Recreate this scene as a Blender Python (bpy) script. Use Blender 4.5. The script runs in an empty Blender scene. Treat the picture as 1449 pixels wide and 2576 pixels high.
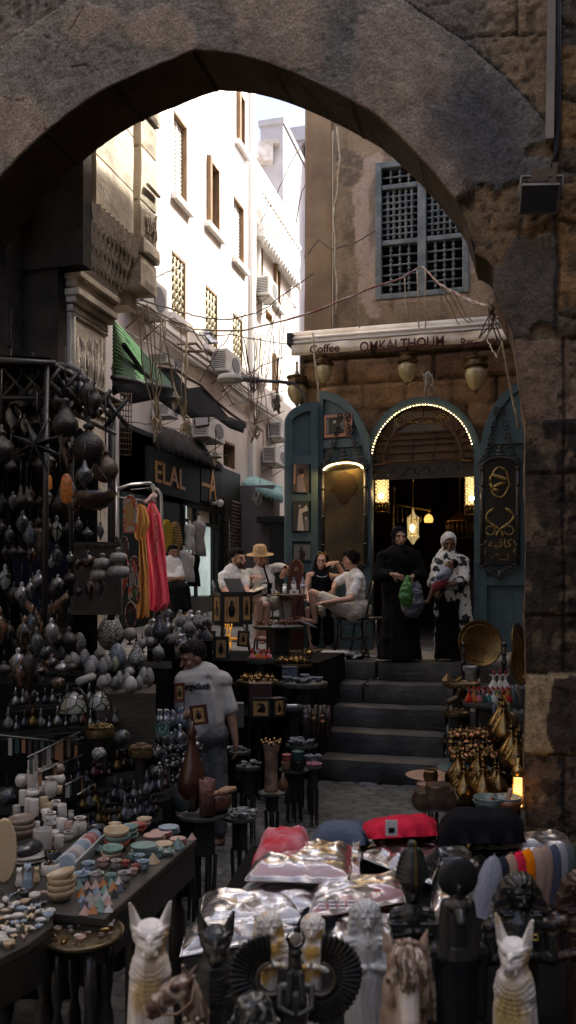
import bpy,bmesh,math,random
import numpy as np
from mathutils import Vector as V,Matrix as Mx,noise as NZ
from mathutils.bvhtree import BVHTree
R=math.radians;PI=math.pi;sin=math.sin;cos=math.cos
random.seed(7)
U=random.uniform
SC=bpy.context.scene;COL=SC.collection
TH=R(15.08);CT=cos(TH);ST=sin(TH);E=1.97;F=2138.0
AX=V((CT,ST,0));AY=V((-ST,CT,0));AZ=V((0,0,1))
def W(x,y,z):return V((x*CT-y*ST,x*ST+y*CT,z))
def ray(px,py):
 dx=(px-724.5)/F
 return V((dx*CT-ST,dx*ST+CT,-(py-1477)/F))
def P(px,py,D):return V((0,0,E))+ray(px,py)*D
def PX(px,py,X):r=ray(px,py);return V((0,0,E))+r*(X/r.x)
def PY(px,py,Y):r=ray(px,py);return V((0,0,E))+r*(Y/r.y)
def PZ(px,py,Z):r=ray(px,py);return V((0,0,E))+r*((Z-E)/r.z)
MC={}
def mat(key,col=(.5,.5,.5),rough=.6,metal=0,col2=None,scale=6,bump=0,bscale=40,kind='noise',con=(.4,.6),emit=0,trans=0,coat=0,spec=.5,stretch=(1,1,1),ior=1.45,alpha=1,sheen=0,bd=.01):
 if key in MC:return MC[key]
 m=bpy.data.materials.new(key);m.use_nodes=True;nt=m.node_tree;N=nt.nodes;L=nt.links
 b=N['Principled BSDF']
 b.inputs['Base Color'].default_value=(*col,1);b.inputs['Roughness'].default_value=rough;b.inputs['Metallic'].default_value=metal
 b.inputs['Specular IOR Level'].default_value=spec;b.inputs['IOR'].default_value=ior
 if coat:b.inputs['Coat Weight'].default_value=coat;b.inputs['Coat Roughness'].default_value=.08
 if sheen or(rough>.78 and spec==.5):b.inputs['Specular IOR Level'].default_value=.12
 if trans:b.inputs['Transmission Weight'].default_value=trans
 if alpha<1:b.inputs['Alpha'].default_value=alpha
 if emit:b.inputs['Emission Color'].default_value=(*col,1);b.inputs['Emission Strength'].default_value=emit
 tc=N.new('ShaderNodeTexCoord');mp=N.new('ShaderNodeMapping');L.new(tc.outputs['Object'],mp.inputs[0]);mp.inputs['Scale'].default_value=stretch
 src=None
 if kind=='vcol':
  a=N.new('ShaderNodeAttribute');a.attribute_name='Col'
  nz=N.new('ShaderNodeTexNoise');nz.inputs['Scale'].default_value=scale;nz.inputs['Detail'].default_value=6;nz.inputs['Roughness'].default_value=.65;L.new(mp.outputs[0],nz.inputs['Vector'])
  mr=N.new('ShaderNodeMapRange');mr.inputs[1].default_value=.3;mr.inputs[2].default_value=.7;mr.inputs[3].default_value=con[0];mr.inputs[4].default_value=con[1]
  L.new(nz.outputs[0],mr.inputs[0])
  mx=N.new('ShaderNodeVectorMath');mx.operation='SCALE';L.new(a.outputs['Color'],mx.inputs[0]);L.new(mr.outputs[0],mx.inputs['Scale'])
  L.new(mx.outputs[0],b.inputs['Base Color'])
 elif col2 is not None:
  if kind in('noise','marble','rust'):
   t=N.new('ShaderNodeTexNoise');t.inputs['Scale'].default_value=scale;t.inputs['Detail'].default_value=8;t.inputs['Roughness'].default_value=.62
   if kind=='marble':t.inputs['Distortion'].default_value=2.2
   src=t.outputs[0]
  elif kind=='mosaic':
   t=N.new('ShaderNodeTexVoronoi');t.feature='DISTANCE_TO_EDGE';t.inputs['Scale'].default_value=scale;src=t.outputs[0]
  elif kind=='cells':
   t=N.new('ShaderNodeTexVoronoi');t.inputs['Scale'].default_value=scale
   s_=N.new('ShaderNodeSeparateColor');L.new(t.outputs['Color'],s_.inputs[0]);src=s_.outputs[0]
  elif kind=='dots':
   t=N.new('ShaderNodeTexVoronoi');t.inputs['Scale'].default_value=scale;t.inputs['Randomness'].default_value=.4;src=t.outputs[0]
  elif kind=='wave':
   t=N.new('ShaderNodeTexWave');t.inputs['Scale'].default_value=scale;t.inputs['Distortion'].default_value=1.2;t.inputs['Detail'].default_value=2;src=t.outputs[1]if False else t.outputs['Fac']
  elif kind=='wavez':
   t=N.new('ShaderNodeTexWave');t.bands_direction='Z';t.inputs['Scale'].default_value=scale;t.inputs['Distortion'].default_value=.3;src=t.outputs['Fac']
  L.new(mp.outputs[0],t.inputs['Vector'])
  cr=N.new('ShaderNodeValToRGB');cr.color_ramp.elements[0].position=con[0];cr.color_ramp.elements[1].position=con[1]
  cr.color_ramp.elements[0].color=(*col,1);cr.color_ramp.elements[1].color=(*col2,1)
  L.new(src,cr.inputs[0]);L.new(cr.outputs[0],b.inputs['Base Color'])
  if emit:L.new(cr.outputs[0],b.inputs['Emission Color'])
 if bump:
  nb=N.new('ShaderNodeTexNoise');nb.inputs['Scale'].default_value=bscale;nb.inputs['Detail'].default_value=5;nb.inputs['Roughness'].default_value=.6;L.new(mp.outputs[0],nb.inputs['Vector'])
  bp=N.new('ShaderNodeBump');bp.inputs['Strength'].default_value=bump;bp.inputs['Distance'].default_value=bd;L.new(nb.outputs[0],bp.inputs['Height'])
  if kind=='mosaic' and src is not None:L.new(cr.outputs[0],bp.inputs['Height'])
  L.new(bp.outputs[0],b.inputs['Normal'])
  rr=N.new('ShaderNodeMapRange');rr.inputs[3].default_value=max(rough-.12,.02);rr.inputs[4].default_value=min(rough+.12,1)
  L.new(nb.outputs[0],rr.inputs[0]);L.new(rr.outputs[0],b.inputs['Roughness'])
 MC[key]=m;return m
class MB:
 def __init__(s):s.v=[];s.f=[];s.sm=[]
 def add(s,vs,fs,smooth=False,M=None):
  o=len(s.v)
  s.v+=[tuple(M@V(p))if M is not None else tuple(p)for p in vs]
  s.f+=[tuple(i+o for i in f)for f in fs];s.sm+=[smooth]*len(fs);return s
 def box(s,c,d,rz=0,M=None):
  x,y,z=d[0]/2,d[1]/2,d[2]/2
  m=Mx.Translation(c)@Mx.Rotation(rz,4,'Z')
  if M is not None:m=M@m
  return s.add([(-x,-y,-z),(x,-y,-z),(x,y,-z),(-x,y,-z),(-x,-y,z),(x,-y,z),(x,y,z),(-x,y,z)],[(3,2,1,0),(4,5,6,7),(0,1,5,4),(1,2,6,5),(2,3,7,6),(3,0,4,7)],False,m)
 def span(s,a,b):
  return s.box(((a[0]+b[0])/2,(a[1]+b[1])/2,(a[2]+b[2])/2),(abs(b[0]-a[0]),abs(b[1]-a[1]),abs(b[2]-a[2])))
 def lathe(s,prof,c=(0,0,0),n=16,M=None,sm=True,cap=True,rib=0,nr=8):
  m=Mx.Translation(c)
  if M is not None:m=M@m
  vs=[];fs=[]
  for r,z in prof:
   for i in range(n):
    a=2*PI*i/n;q=max(r,.0004)*(1+rib*abs(cos(a*nr/2)))
    vs.append((q*cos(a),q*sin(a),z))
  for j in range(len(prof)-1):
   for i in range(n):
    k=(i+1)%n;fs.append((j*n+i,j*n+k,(j+1)*n+k,(j+1)*n+i))
  s.add(vs,fs,sm,m)
  if cap:
   o=len(s.v)-len(vs)
   s.f.append(tuple(range(o+n-1,o-1,-1)));s.f.append(tuple(range(o+(len(prof)-1)*n,o+len(prof)*n)));s.sm+=[False,False]
  return s
 def tube(s,pts,r,n=6,M=None,closed=False):
  pts=[V(p)for p in pts];k=len(pts);vs=[];fs=[]
  if k<2:return s
  up=V((0,0,1));pu=None
  for i,p in enumerate(pts):
   t=(pts[min(i+1,k-1)]-pts[max(i-1,0)])
   if closed:t=pts[(i+1)%k]-pts[(i-1)%k]
   if t.length<1e-9:t=V((0,0,1))
   t.normalize()
   if pu is None:pu=up if abs(t.z)<.9 else V((1,0,0))
   a=t.cross(pu)
   if a.length<1e-6:a=t.cross(V((.3,.8,.1)))
   a.normalize();b=a.cross(t).normalized();pu=b
   rr=r[i]if isinstance(r,(list,tuple))else r
   for j in range(n):
    q=2*PI*j/n;vs.append(p+a*(rr*cos(q))+b*(rr*sin(q)))
  for i in range(k if closed else k-1):
   i2=(i+1)%k
   for j in range(n):
    q=(j+1)%n;fs.append((i*n+j,i*n+q,i2*n+q,i2*n+j))
  if not closed:fs+=[tuple(range(n-1,-1,-1)),tuple(range((k-1)*n,k*n))]
  return s.add(vs,fs,True,M)
 def prism(s,poly,a,b,ax='z',M=None,sm=False):
  f={'z':lambda p,t:(p[0],p[1],t),'y':lambda p,t:(p[0],t,p[1]),'x':lambda p,t:(t,p[0],p[1])}[ax]
  n=len(poly);vs=[f(p,a)for p in poly]+[f(p,b)for p in poly]
  fs=[tuple(range(n-1,-1,-1)),tuple(range(n,2*n))]+[(i,(i+1)%n,n+(i+1)%n,n+i)for i in range(n)]
  return s.add(vs,fs,sm,M)
 def sph(s,c,r,n=12,k=8,M=None,rot=None):
  if not isinstance(r,(tuple,list,V)):r=(r,r,r)
  m=Mx.Translation(c)
  if rot is not None:m=m@rot
  if M is not None:m=M@m
  vs=[(0,0,-r[2])]
  for j in range(1,k):
   b=-PI/2+PI*j/k
   for i in range(n):
    a=2*PI*i/n;vs.append((r[0]*cos(b)*cos(a),r[1]*cos(b)*sin(a),r[2]*sin(b)))
  vs.append((0,0,r[2]));t=len(vs)-1;fs=[]
  for i in range(n):
   q=(i+1)%n;fs.append((0,1+q,1+i));fs.append((t,1+(k-2)*n+i,1+(k-2)*n+q))
   for j in range(k-2):fs.append((1+j*n+i,1+j*n+q,1+(j+1)*n+q,1+(j+1)*n+i))
  return s.add(vs,fs,True,m)
 def cap(s,p0,p1,r0,r1,n=10,M=None):
  p0=V(p0);p1=V(p1);d=p1-p0;L=d.length
  if L<1e-6:return s.sph(p0,r0,M=M)
  prof=[(r0*cos(a),r0*sin(a))for a in(R(-88),R(-60),R(-30),0)]+[(r1*cos(a),L+r1*sin(a))for a in(0,R(30),R(60),R(88))]
  q=d.to_track_quat('Z','Y').to_matrix().to_4x4();m=Mx.Translation(p0)@q
  if M is not None:m=M@m
  return s.lathe(prof,n=n,M=m)
 def mesh(s,name='m'):
  me=bpy.data.meshes.new(name);me.from_pydata(s.v,[],s.f);me.polygons.foreach_set('use_smooth',s.sm);me.update();return me
 def build(s,name,m,parent=None,loc=None,rz=0,bevel=0,seg=1):
  me=s.mesh(name);me.materials.append(m)
  o=bpy.data.objects.new(name,me);COL.objects.link(o)
  if parent is not None:o.parent=parent
  if loc is not None:o.location=loc
  if rz:o.rotation_euler.z=rz
  if bevel:
   b=o.modifiers.new('Bevel','BEVEL');b.width=bevel;b.segments=seg;b.limit_method='ANGLE';b.angle_limit=R(35)
  return o
def tag(o,label=None,cat=None,group=None,kind=None):
 if label:o['label']=label
 if cat:o['category']=cat
 if group:o['group']=group
 if kind:o['kind']=kind
 return o
def thing(name,label,cat,loc=(0,0,0),rz=0,group=None):
 o=bpy.data.objects.new(name,None);COL.objects.link(o);o.empty_display_size=.05
 o.location=loc;o.rotation_euler.z=rz;return tag(o,label,cat,group)
def one(mb,name,label,cat,m,loc=(0,0,0),rz=0,group=None,bevel=0):return tag(mb.build(name,m,None,loc,rz,bevel),label,cat,group)
KIDS={}
def kids(o):return[c for c in bpy.data.objects if c.parent==o]
def setmat(o,m):
 if o.type=='MESH' and o.material_slots:o.material_slots[0].link='OBJECT';o.material_slots[0].material=m
def dup(o,loc,rz=None,label=None,group=None,scale=None,m=None,tilt=None,mats=None,name=None):
 r=o.copy();COL.objects.link(r);r.location=loc
 if name:r.name=name
 if rz is not None:r.rotation_euler=(0,0,rz)
 if tilt is not None:r.rotation_euler=tilt
 if label:r['label']=label
 if group:r['group']=group
 if scale is not None:r.scale=scale if isinstance(scale,tuple)else(scale,)*3
 if m:setmat(r,m)
 def rec(a,b):
  for ch in kids(a):
   c=ch.copy();COL.objects.link(c);c.parent=b
   k=ch.name.split('.')[0]
   if mats and k in mats:setmat(c,mats[k])
   rec(ch,c)
 if o.type=='EMPTY' or o.get('haskids'):rec(o,r)
 return r
def kill(o):
 for c in kids(o):kill(c)
 bpy.data.objects.remove(o)
def blob(mb,voxel,smooth=2,fn=None,col=None,jitter=0):
 me=mb.mesh('t');o=bpy.data.objects.new('t',me);COL.objects.link(o)
 bm=bmesh.new();bm.from_mesh(me);bmesh.ops.recalc_face_normals(bm,faces=bm.faces);bm.to_mesh(me);bm.free()
 r=o.modifiers.new('r','REMESH');r.mode='VOXEL';r.voxel_size=voxel;r.use_smooth_shade=True
 if smooth:q=o.modifiers.new('s','SMOOTH');q.factor=.5;q.iterations=smooth
 dg=bpy.context.evaluated_depsgraph_get();dg.update()
 out=bpy.data.meshes.new_from_object(o.evaluated_get(dg));bpy.data.objects.remove(o);bpy.data.meshes.remove(me)
 if fn or col:
  nv=len(out.vertices);vn=[v.normal.copy()for v in out.vertices];cs=[]
  for i,v in enumerate(out.vertices):
   p=v.co.copy()
   if fn:v.co=p+vn[i]*fn(p,vn[i])
   if col:cs.append(col(p,vn[i]))
  if col:
   a=out.color_attributes.new('Col','FLOAT_COLOR','POINT')
   a.data.foreach_set('color',[x for c in cs for x in(c[0],c[1],c[2],1)])
  out.update()
 out.polygons.foreach_set('use_smooth',[True]*len(out.polygons))
 return out
def obj(me,name,m,parent=None,loc=(0,0,0),rz=0):
 me.materials.clear();me.materials.append(m);o=bpy.data.objects.new(name,me);COL.objects.link(o);o.location=loc;o.rotation_euler.z=rz
 if parent is not None:o.parent=parent
 return o
def text_mesh(s,size,depth=.004,sub=0,bold=.0,sx=1,shear=0):
 c=bpy.data.curves.new('t','FONT');c.body=s;c.size=size;c.extrude=depth;c.offset=bold;c.align_x='CENTER';c.align_y='CENTER';c.shear=shear;c.resolution_u=3
 o=bpy.data.objects.new('t',c);COL.objects.link(o);dg=bpy.context.evaluated_depsgraph_get();dg.update()
 me=bpy.data.meshes.new_from_object(o.evaluated_get(dg));bpy.data.objects.remove(o)
 for v in me.vertices:v.co.x*=sx
 return me
def noise2(x,y,f,seed=0):
 """value noise on numpy arrays"""
 x=x*f+seed*17.3;y=y*f+seed*9.1;xi=np.floor(x).astype(int);yi=np.floor(y).astype(int);u=x-xi;v=y-yi;u=u*u*(3-2*u);v=v*v*(3-2*v)
 def h(a,b):
  n=(a*374761393+b*668265263+seed*1442695)&0x7fffffff;n=((n^(n>>13))*1274126177)&0x7fffffff;return(n%100003)/100003.
 return(h(xi,yi)*(1-u)+h(xi+1,yi)*u)*(1-v)+(h(xi,yi+1)*(1-u)+h(xi+1,yi+1)*u)*v
def fbm(x,y,f,seed=0,o=4):
 t=0;a=.5
 for i in range(o):t=t+a*noise2(x,y,f*2**i,seed+i);a*=.5
 return t/(1-.5**o)
ORD=['first','second','third','fourth','fifth','sixth','seventh','eighth','ninth','tenth','eleventh','twelfth','thirteenth','fourteenth','fifteenth','sixteenth','seventeenth','eighteenth','nineteenth','twentieth']
def xmat(loc,x,z):
 """frame with local X, Z given, Y = Z x X"""
 x=V(x).normalized();z=(V(z)-x*V(z).dot(x)).normalized();y=z.cross(x)
 m=Mx((x,y,z)).transposed().to_4x4();m.translation=loc;return m
class Rep:
 """one kind of thing: the first call places the original, later calls copy it with its parts"""
 def __init__(s,o,group=None):
  s.o=o;s.used=False;s.n=0;s.base=o.material_slots[0].material if o.type=='MESH' else None
  if group:o['group']=group
 def __call__(s,loc,label,scale=1,rz=0,m=None,tilt=None,mats=None,cat=None):
  sc=scale if isinstance(scale,tuple)else(scale,)*3
  if not s.used:
   s.used=True;o=s.o;o.location=loc;o.rotation_euler=tilt or(0,0,rz);o.scale=sc;o['label']=label
   if m:setmat(o,m)
   if mats:
    s.kb={c.name.split('.')[0]:c.material_slots[0].material for c in kids(o)if c.type=='MESH'}
    for c in kids(o):
     k=c.name.split('.')[0]
     if k in mats:setmat(c,mats[k])
  else:
   mm=dict(getattr(s,'kb',{}));mm.update(mats or{})
   o=dup(s.o,loc,rz,label,scale=sc,m=(m or s.base)if s.base else None,tilt=tilt,mats=mm or None)
  s.n+=1;return o
def knot(mb,c,r,n=26,th=.008,seed=1):
 rn=random.Random(seed)
 for q in range(7):
  a=V((rn.uniform(-1,1),rn.uniform(-1,1),rn.uniform(-.4,.4))).normalized();b=V((0,0,1)).lerp(a,rn.uniform(-.3,.3)).normalized();s=rn.uniform(.35,.9)*r;o=V((rn.uniform(-.3,.3),rn.uniform(-.3,.3),rn.uniform(-.5,.5)))*r
  mb.tube([c+o+a*(s*.7*cos(k*PI/5.5))+b*(s*sin(k*PI/5.5))+V((0,0,.12*r*sin(k*2.1)))for k in range(11)],th*.8,5,closed=True)
SKY=.15;SUN=3.0;EXPO=2.0
def sheet(name,Xs,Ys,Zs,C,m,parent=None,uv=None):
 """Xs,Ys,Zs,C are (r,c) arrays"""
 r,c=Xs.shape;me=bpy.data.meshes.new(name);n=r*c
 co=np.stack([Xs,Ys,Zs],-1).reshape(-1).astype(np.float32)
 i=np.arange(n).reshape(r,c);q=np.stack([i[:-1,:-1],i[:-1,1:],i[1:,1:],i[1:,:-1]],-1).reshape(-1,4)
 me.vertices.add(n);me.vertices.foreach_set('co',co);me.loops.add(q.size);me.loops.foreach_set('vertex_index',q.reshape(-1).astype(np.int32))
 me.polygons.add(len(q));me.polygons.foreach_set('loop_start',np.arange(0,q.size,4,dtype=np.int32));me.polygons.foreach_set('loop_total',np.full(len(q),4,dtype=np.int32))
 me.update(calc_edges=True);me.polygons.foreach_set('use_smooth',[True]*len(q))
 if C is not None:
  a=me.color_attributes.new('Col','FLOAT_COLOR','POINT');a.data.foreach_set('color',np.concatenate([C,np.ones((r,c,1))],-1).reshape(-1).astype(np.float32))
 o=bpy.data.objects.new(name,me);COL.objects.link(o);me.materials.append(m)
 if parent is not None:o.parent=parent
 return o
def proj(X,Y,Z):
 xc=X*CT+Y*ST;yc=-X*ST+Y*CT;return 724.5+F*xc/yc,1477-F*(Z-E)/yc
def pip(px,py,poly):
 ins=np.zeros(px.shape,bool);n=len(poly)
 for i in range(n):
  x1,y1=poly[i];x2,y2=poly[(i+1)%n]
  if y1==y2:continue
  c=((y1>py)!=(y2>py))&(px<(x2-x1)*(py-y1)/(y2-y1)+x1);ins^=c
 return ins
def smooth01(a,b,x):t=np.clip((x-a)/(b-a),0,1);return t*t*(3-2*t)
def roughbox(mb,c,d,n=(8,4,3),amp=.01,f=3.0,rz=0):
 M=Mx.Translation(c)@Mx.Rotation(rz,4,'Z')
 for ax in range(3):
  a1,a2=[(1,2),(0,2),(0,1)][ax]
  for s in(-1,1):
   vs=[];fs=[];n1,n2=n[a1],n[a2]
   for i in range(n1+1):
    for j in range(n2+1):
     p=V((0,0,0));p[ax]=s*d[ax]/2;p[a1]=d[a1]*(i/n1-.5);p[a2]=d[a2]*(j/n2-.5)
     k=sum(1 for q in range(3)if abs(abs(p[q])-d[q]/2)<1e-6)
     if k>1:p=p*(1-.008*k/max(d[0],.2))-V([math.copysign(amp*.7,p[q])if abs(abs(p[q])-d[q]/2)<1e-6 else 0 for q in range(3)])
     w_=V(c)+p;nn=NZ.noise_vector(w_*f)*amp+NZ.noise_vector(w_*f*4)*amp*.4
     vs.append(p+nn)
   for i in range(n1):
    for j in range(n2):
     a=i*(n2+1)+j;fs.append((a,a+1,a+n2+2,a+n2+1))
   mb.add(vs,fs,False,M)
MG=mat('ground_stone',(.04,.04,.037),.75,col2=(.08,.076,.07),scale=2.5,bump=.6,bscale=25)
MCOB=mat('cobble_stone',rough=.62,kind='vcol',scale=14,con=(.65,1.35),bump=.5,bscale=60,bd=.006)
g=MB();g.add([(-60,-40,-.05),(60,-40,-.05),(60,9.2,-.05),(-60,9.2,-.05)],[(0,1,2,3)]);tag(g.build('ground',MG),kind='structure')
xs=np.arange(-4.6,3.4,.026);ys=np.arange(1.2,8.5,.026);X,Y=np.meshgrid(xs,ys)
wx=X+.03*(fbm(X,Y,2.2,3)-.5);wy=Y+.05*(fbm(X,Y,1.6,5)-.5)
row=np.floor(wy/.125);bx=wx/.21+.5*(row%2)+.3*np.sin(row*12.9);bi=np.floor(bx)
du=np.minimum(bx-bi,1-(bx-bi))*.21;dv=np.minimum(wy/.125-row,1-(wy/.125-row))*.125;dd=np.minimum(du,dv)
hh=noise2(bi+.5,row+.5,1.0,9)
Z=.02*smooth01(0,.03,dd)+.016*hh-.02+.012*(fbm(X,Y,9,2)-.5)+.03*(fbm(X,Y,.9,6)-.5)
t=(.5+.9*hh)*(.35+.65*smooth01(0,.022,dd));C=np.stack([t*.085,t*.086,t*.08],-1)
tag(sheet('paving',X,Y,Z,C,MCOB),kind='structure')
SY0,ST_,SH=8.46,.348,.22
MSTEP=mat('step_stone',(.030,.030,.027),.5,col2=(.12,.112,.10),scale=2.2,bump=1,bscale=34,con=(.38,.7))
st=MB()
for i in range(5):
 x=-4.6;y0=SY0+ST_*i
 while x<3.3:
  w_=U(1.0,1.9);x1=min(x+w_,3.4)
  roughbox(st,((x+x1)/2,y0+.3,SH*(i+.5)),(x1-x-.008,.6,SH),(max(4,int(w_/.09)),5,3),.008,3.5)
  x=x1
tag(st.build('steps',MSTEP),kind='structure')
MST=mat('street_stone',(.17,.16,.15),.8,col2=(.28,.265,.24),scale=1.6,bump=.6,bscale=18)
sx=np.linspace(-16,8,60);sy=np.concatenate([np.linspace(SY0+ST_*4+.2,14,60),np.linspace(14.3,60,60)]);X,Y=np.meshgrid(sx,sy)
Z=1.1+np.maximum(Y-12.5,0)*.05+.012*(fbm(X,Y,1.5,4)-.5)-.004
tag(sheet('street',X,Y,Z,None,MST),kind='structure')
g=MB();g.span((-16,SY0+.3,-.04),(-4.6,SY0+ST_*4+.25,1.085));g.span((3.4,SY0+.3,-.04),(8,SY0+ST_*4+.25,1.085));tag(g.build('terrace',MST),kind='structure')
FY,BYY=5.5,5.99
Fp=[(0,445),(30,413),(60,382),(110,335),(180,278),(255,228),(320,195),(425,150),(492,124),(572,132),(650,150),(724,176),(800,210),(900,262),(964,305),(1044,385),(1090,435),(1130,485),(1160,530),(1180,590),(1194,636)]
arc=[(PY(a,b,FY).x,PY(a,b,FY).z)for a,b in Fp]
lf=[(-5.05,2.4),(-4.9,3.1),(-4.5,3.95),(-4.0,4.64)]
arc=[q for q in lf if q[0]<arc[0][0]-.05]+arc
def smoothline(P_,keep):
 out=[]
 for lo,hi in((0,keep),(keep,len(P_)-1)):
  q=P_[lo:hi+1];q=[q[0]]+q+[q[-1]]
  for i in range(1,len(q)-2):
   for k in range(5):
    t=k/5;a,b,c,d=q[i-1],q[i],q[i+1],q[i+2]
    out.append(tuple(.5*(2*b[j]+(c[j]-a[j])*t+(2*a[j]-5*b[j]+4*c[j]-d[j])*t*t+(3*b[j]-a[j]-3*c[j]+d[j])*t**3)for j in(0,1)))
 return out+[P_[-1]]
arc=smoothline(arc,max(range(len(arc)),key=lambda i:arc[i][1]))
ax_=np.array([q[0]for q in arc]);az_=np.array([q[1]for q in arc])
jm=[(1194,638),(1225,652),(1243,675),(1240,715),(1247,750),(1263,780),(1280,812),(1291,850),(1298,895),(1304,944),(1309,994),(1318,1030),(1322,1059),(1320,1200),(1323,1370),(1320,1540),(1324,1690),(1319,1895),(1322,2100),(1322,2600)]
jz=np.array([PY(a,b,FY).z for a,b in jm][::-1]);jx=np.array([PY(a,b,FY).x for a,b in jm][::-1]);jz[0]=min(jz[0],-.1)
xS=ax_[-1]
RING=[(-400,420),(-60,150),(0,110),(165,0),(400,-180),(700,-220),(900,-90),(1024,0),(1149,85),(1254,170),(1319,235),(1374,300),(1395,380),(1449,600),(1700,900)]
S1=[(1150,500),(1180,490),(1212,462),(1240,472),(1250,490),(1285,455),(1400,470),(1470,470),(1470,600),(1380,585),(1335,600),(1265,655),(1240,680),(1190,660)]
S2=[(1230,680),(1262,655),(1295,595),(1335,600),(1385,588),(1395,700),(1404,825),(1372,852),(1290,856),(1262,790)]
HOLES=[(1365,840,30,28),(1362,385,40,26)]
def look(px,py,X,Z):
 n1=fbm(X,Z,3,1);n2=fbm(X,Z,14,2);n3=fbm(X,Z,45,3,3);wp=26*(n1-.5);wq=130*(fbm(X,Z,2.6,11)-.5)+50*(fbm(X,Z,9,15)-.5)
 h=.012*(n1-.5)+.006*(n2-.5);grey=np.array([.20,.172,.135]);brown=np.array([.265,.20,.145])
 C=np.zeros(px.shape+(3,))+grey;rough=np.full(px.shape,.35)
 def blend(mask,col):
  C[:]=C*(1-mask[...,None])+np.array(col)*mask[...,None]
 def ell(cx,cy,rx,ry,soft=.12):
  d=np.sqrt(((px+wq-cx)/rx)**2+((py+wq*.8-cy)/ry)**2);return 1-smooth01(1-soft,1+soft,d)
 for cx,cy,rx,ry in[(700,60,125,95),(620,20,60,60),(745,120,70,60),(1010,150,95,110),(960,240,70,70),(1050,260,110,120),(1120,380,90,100),(1180,430,60,60),(60,330,70,80),(230,60,70,60),(380,60,80,60)]:
  mk=ell(cx,cy,rx,ry);blend(mk,brown*(.8+.4*noise2(px*0+cx,py*0+cy,.31,2)[...,None])if False else brown);h+=.006*mk;rough=rough*(1-mk)+.12*mk
 for cx,cy,rx,ry,k in[(1230,300,120,110,.75),(1180,340,90,90,.6),(1250,440,90,60,.7),(870,130,90,90,.35),(130,180,120,90,.3),(300,150,60,60,.3),(560,110,130,40,.25),(1120,250,60,70,.35)]:
  blend(ell(cx,cy,rx,ry,.5)*k,(.085,.08,.08))
 yr=np.interp(px,[q[0]for q in RING],[q[1]for q in RING]);out=(py+wp*.3<yr)&((py<470)|(px>1398))
 o=out.astype(float);h=h*(1-o)+o*(-.035+.03*(n1-.5)+.012*(n2-.5));blend(o,(.17,.14,.11));blend(o*smooth01(1140,1330,px),(.27,.18,.10));rough=np.where(out,.9,rough)
 gr=np.abs(py-yr-0*wp);h-=np.where((gr<5)&(px<1400),.02,0);blend(np.where((gr<4)&(py<470),.8,0),(.02,.02,.02))
 m1=pip(px+wp*.4,py+wp*.4,S1);h=np.where(m1,-.03+.06*(n1-.5)+.03*(n2-.5),h);blend(m1*1.0,(.21,.135,.07));rough=np.where(m1,1.0,rough)
 m2=pip(px+wp*.3,py+wp*.3,S2);h=np.where(m2,.012+.01*(n1-.5),h);blend(m2*1.0,(.115,.095,.072));rough=np.where(m2,.3,rough)
 rt=(px+wp*.6>1402);h=np.where(rt,.02+.05*(n1-.5),h);blend(rt*1.0,(.26,.145,.06));rough=np.where(rt,1,rough)
 blend(rt*smooth01(.45,.6,noise2(X,Z,5,21)),(.12,.09,.06))
 low=(py+wp*.25>852)&(px>1280)
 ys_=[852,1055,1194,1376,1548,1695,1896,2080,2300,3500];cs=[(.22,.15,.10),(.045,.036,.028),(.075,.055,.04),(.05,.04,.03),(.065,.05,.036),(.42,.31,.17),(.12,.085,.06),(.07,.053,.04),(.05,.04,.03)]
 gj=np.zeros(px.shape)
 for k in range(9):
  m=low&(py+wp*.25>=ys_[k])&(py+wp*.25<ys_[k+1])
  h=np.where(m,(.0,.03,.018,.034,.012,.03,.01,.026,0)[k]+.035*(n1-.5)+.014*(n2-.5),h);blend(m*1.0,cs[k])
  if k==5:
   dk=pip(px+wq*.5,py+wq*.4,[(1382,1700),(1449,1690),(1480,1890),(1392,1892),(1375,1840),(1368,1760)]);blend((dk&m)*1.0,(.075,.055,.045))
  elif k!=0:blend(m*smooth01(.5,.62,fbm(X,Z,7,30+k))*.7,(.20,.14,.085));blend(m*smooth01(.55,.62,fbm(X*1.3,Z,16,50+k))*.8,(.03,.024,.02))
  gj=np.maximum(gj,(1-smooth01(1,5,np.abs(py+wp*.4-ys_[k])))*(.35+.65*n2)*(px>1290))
 vj=(1-smooth01(1,6,np.abs(px+wp*.25-1418)))*low*((py<1694)|(py>1896));gj=np.maximum(gj,vj)
 for a,b,c,d in[(1150,85,1385,74),(1300,75,1298,-60)]:
  t=np.clip(((px-a)*(c-a)+(py-b)*(d-b))/((c-a)**2+(d-b)**2),0,1);gj=np.maximum(gj,(1-smooth01(1,5,np.hypot(px-a-t*(c-a)+wp*.1,py-b-t*(d-b)+wp*.1)))*o)
 for yy in(60,250,430,560,800):gj=np.maximum(gj,(1-smooth01(2,9,np.abs(py+wp*.5-yy-(px-1425)*.3)))*rt*(py<852))
 gj=np.maximum(gj,(1-smooth01(2,10,np.abs(px+wp*.5-1402)))*(py<850)*(py>-100))
 h-=.026*gj;blend(gj*.7,(.02,.016,.013))
 for cx,cy,rx,ry in HOLES:
  d=np.sqrt(((px-cx)/rx)**2+((py-cy)/ry)**2);mk=(d<1)&(py<cy+ry*.35);h=np.where(mk,-.03,h);C[mk]=(.2,.135,.085)
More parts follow.
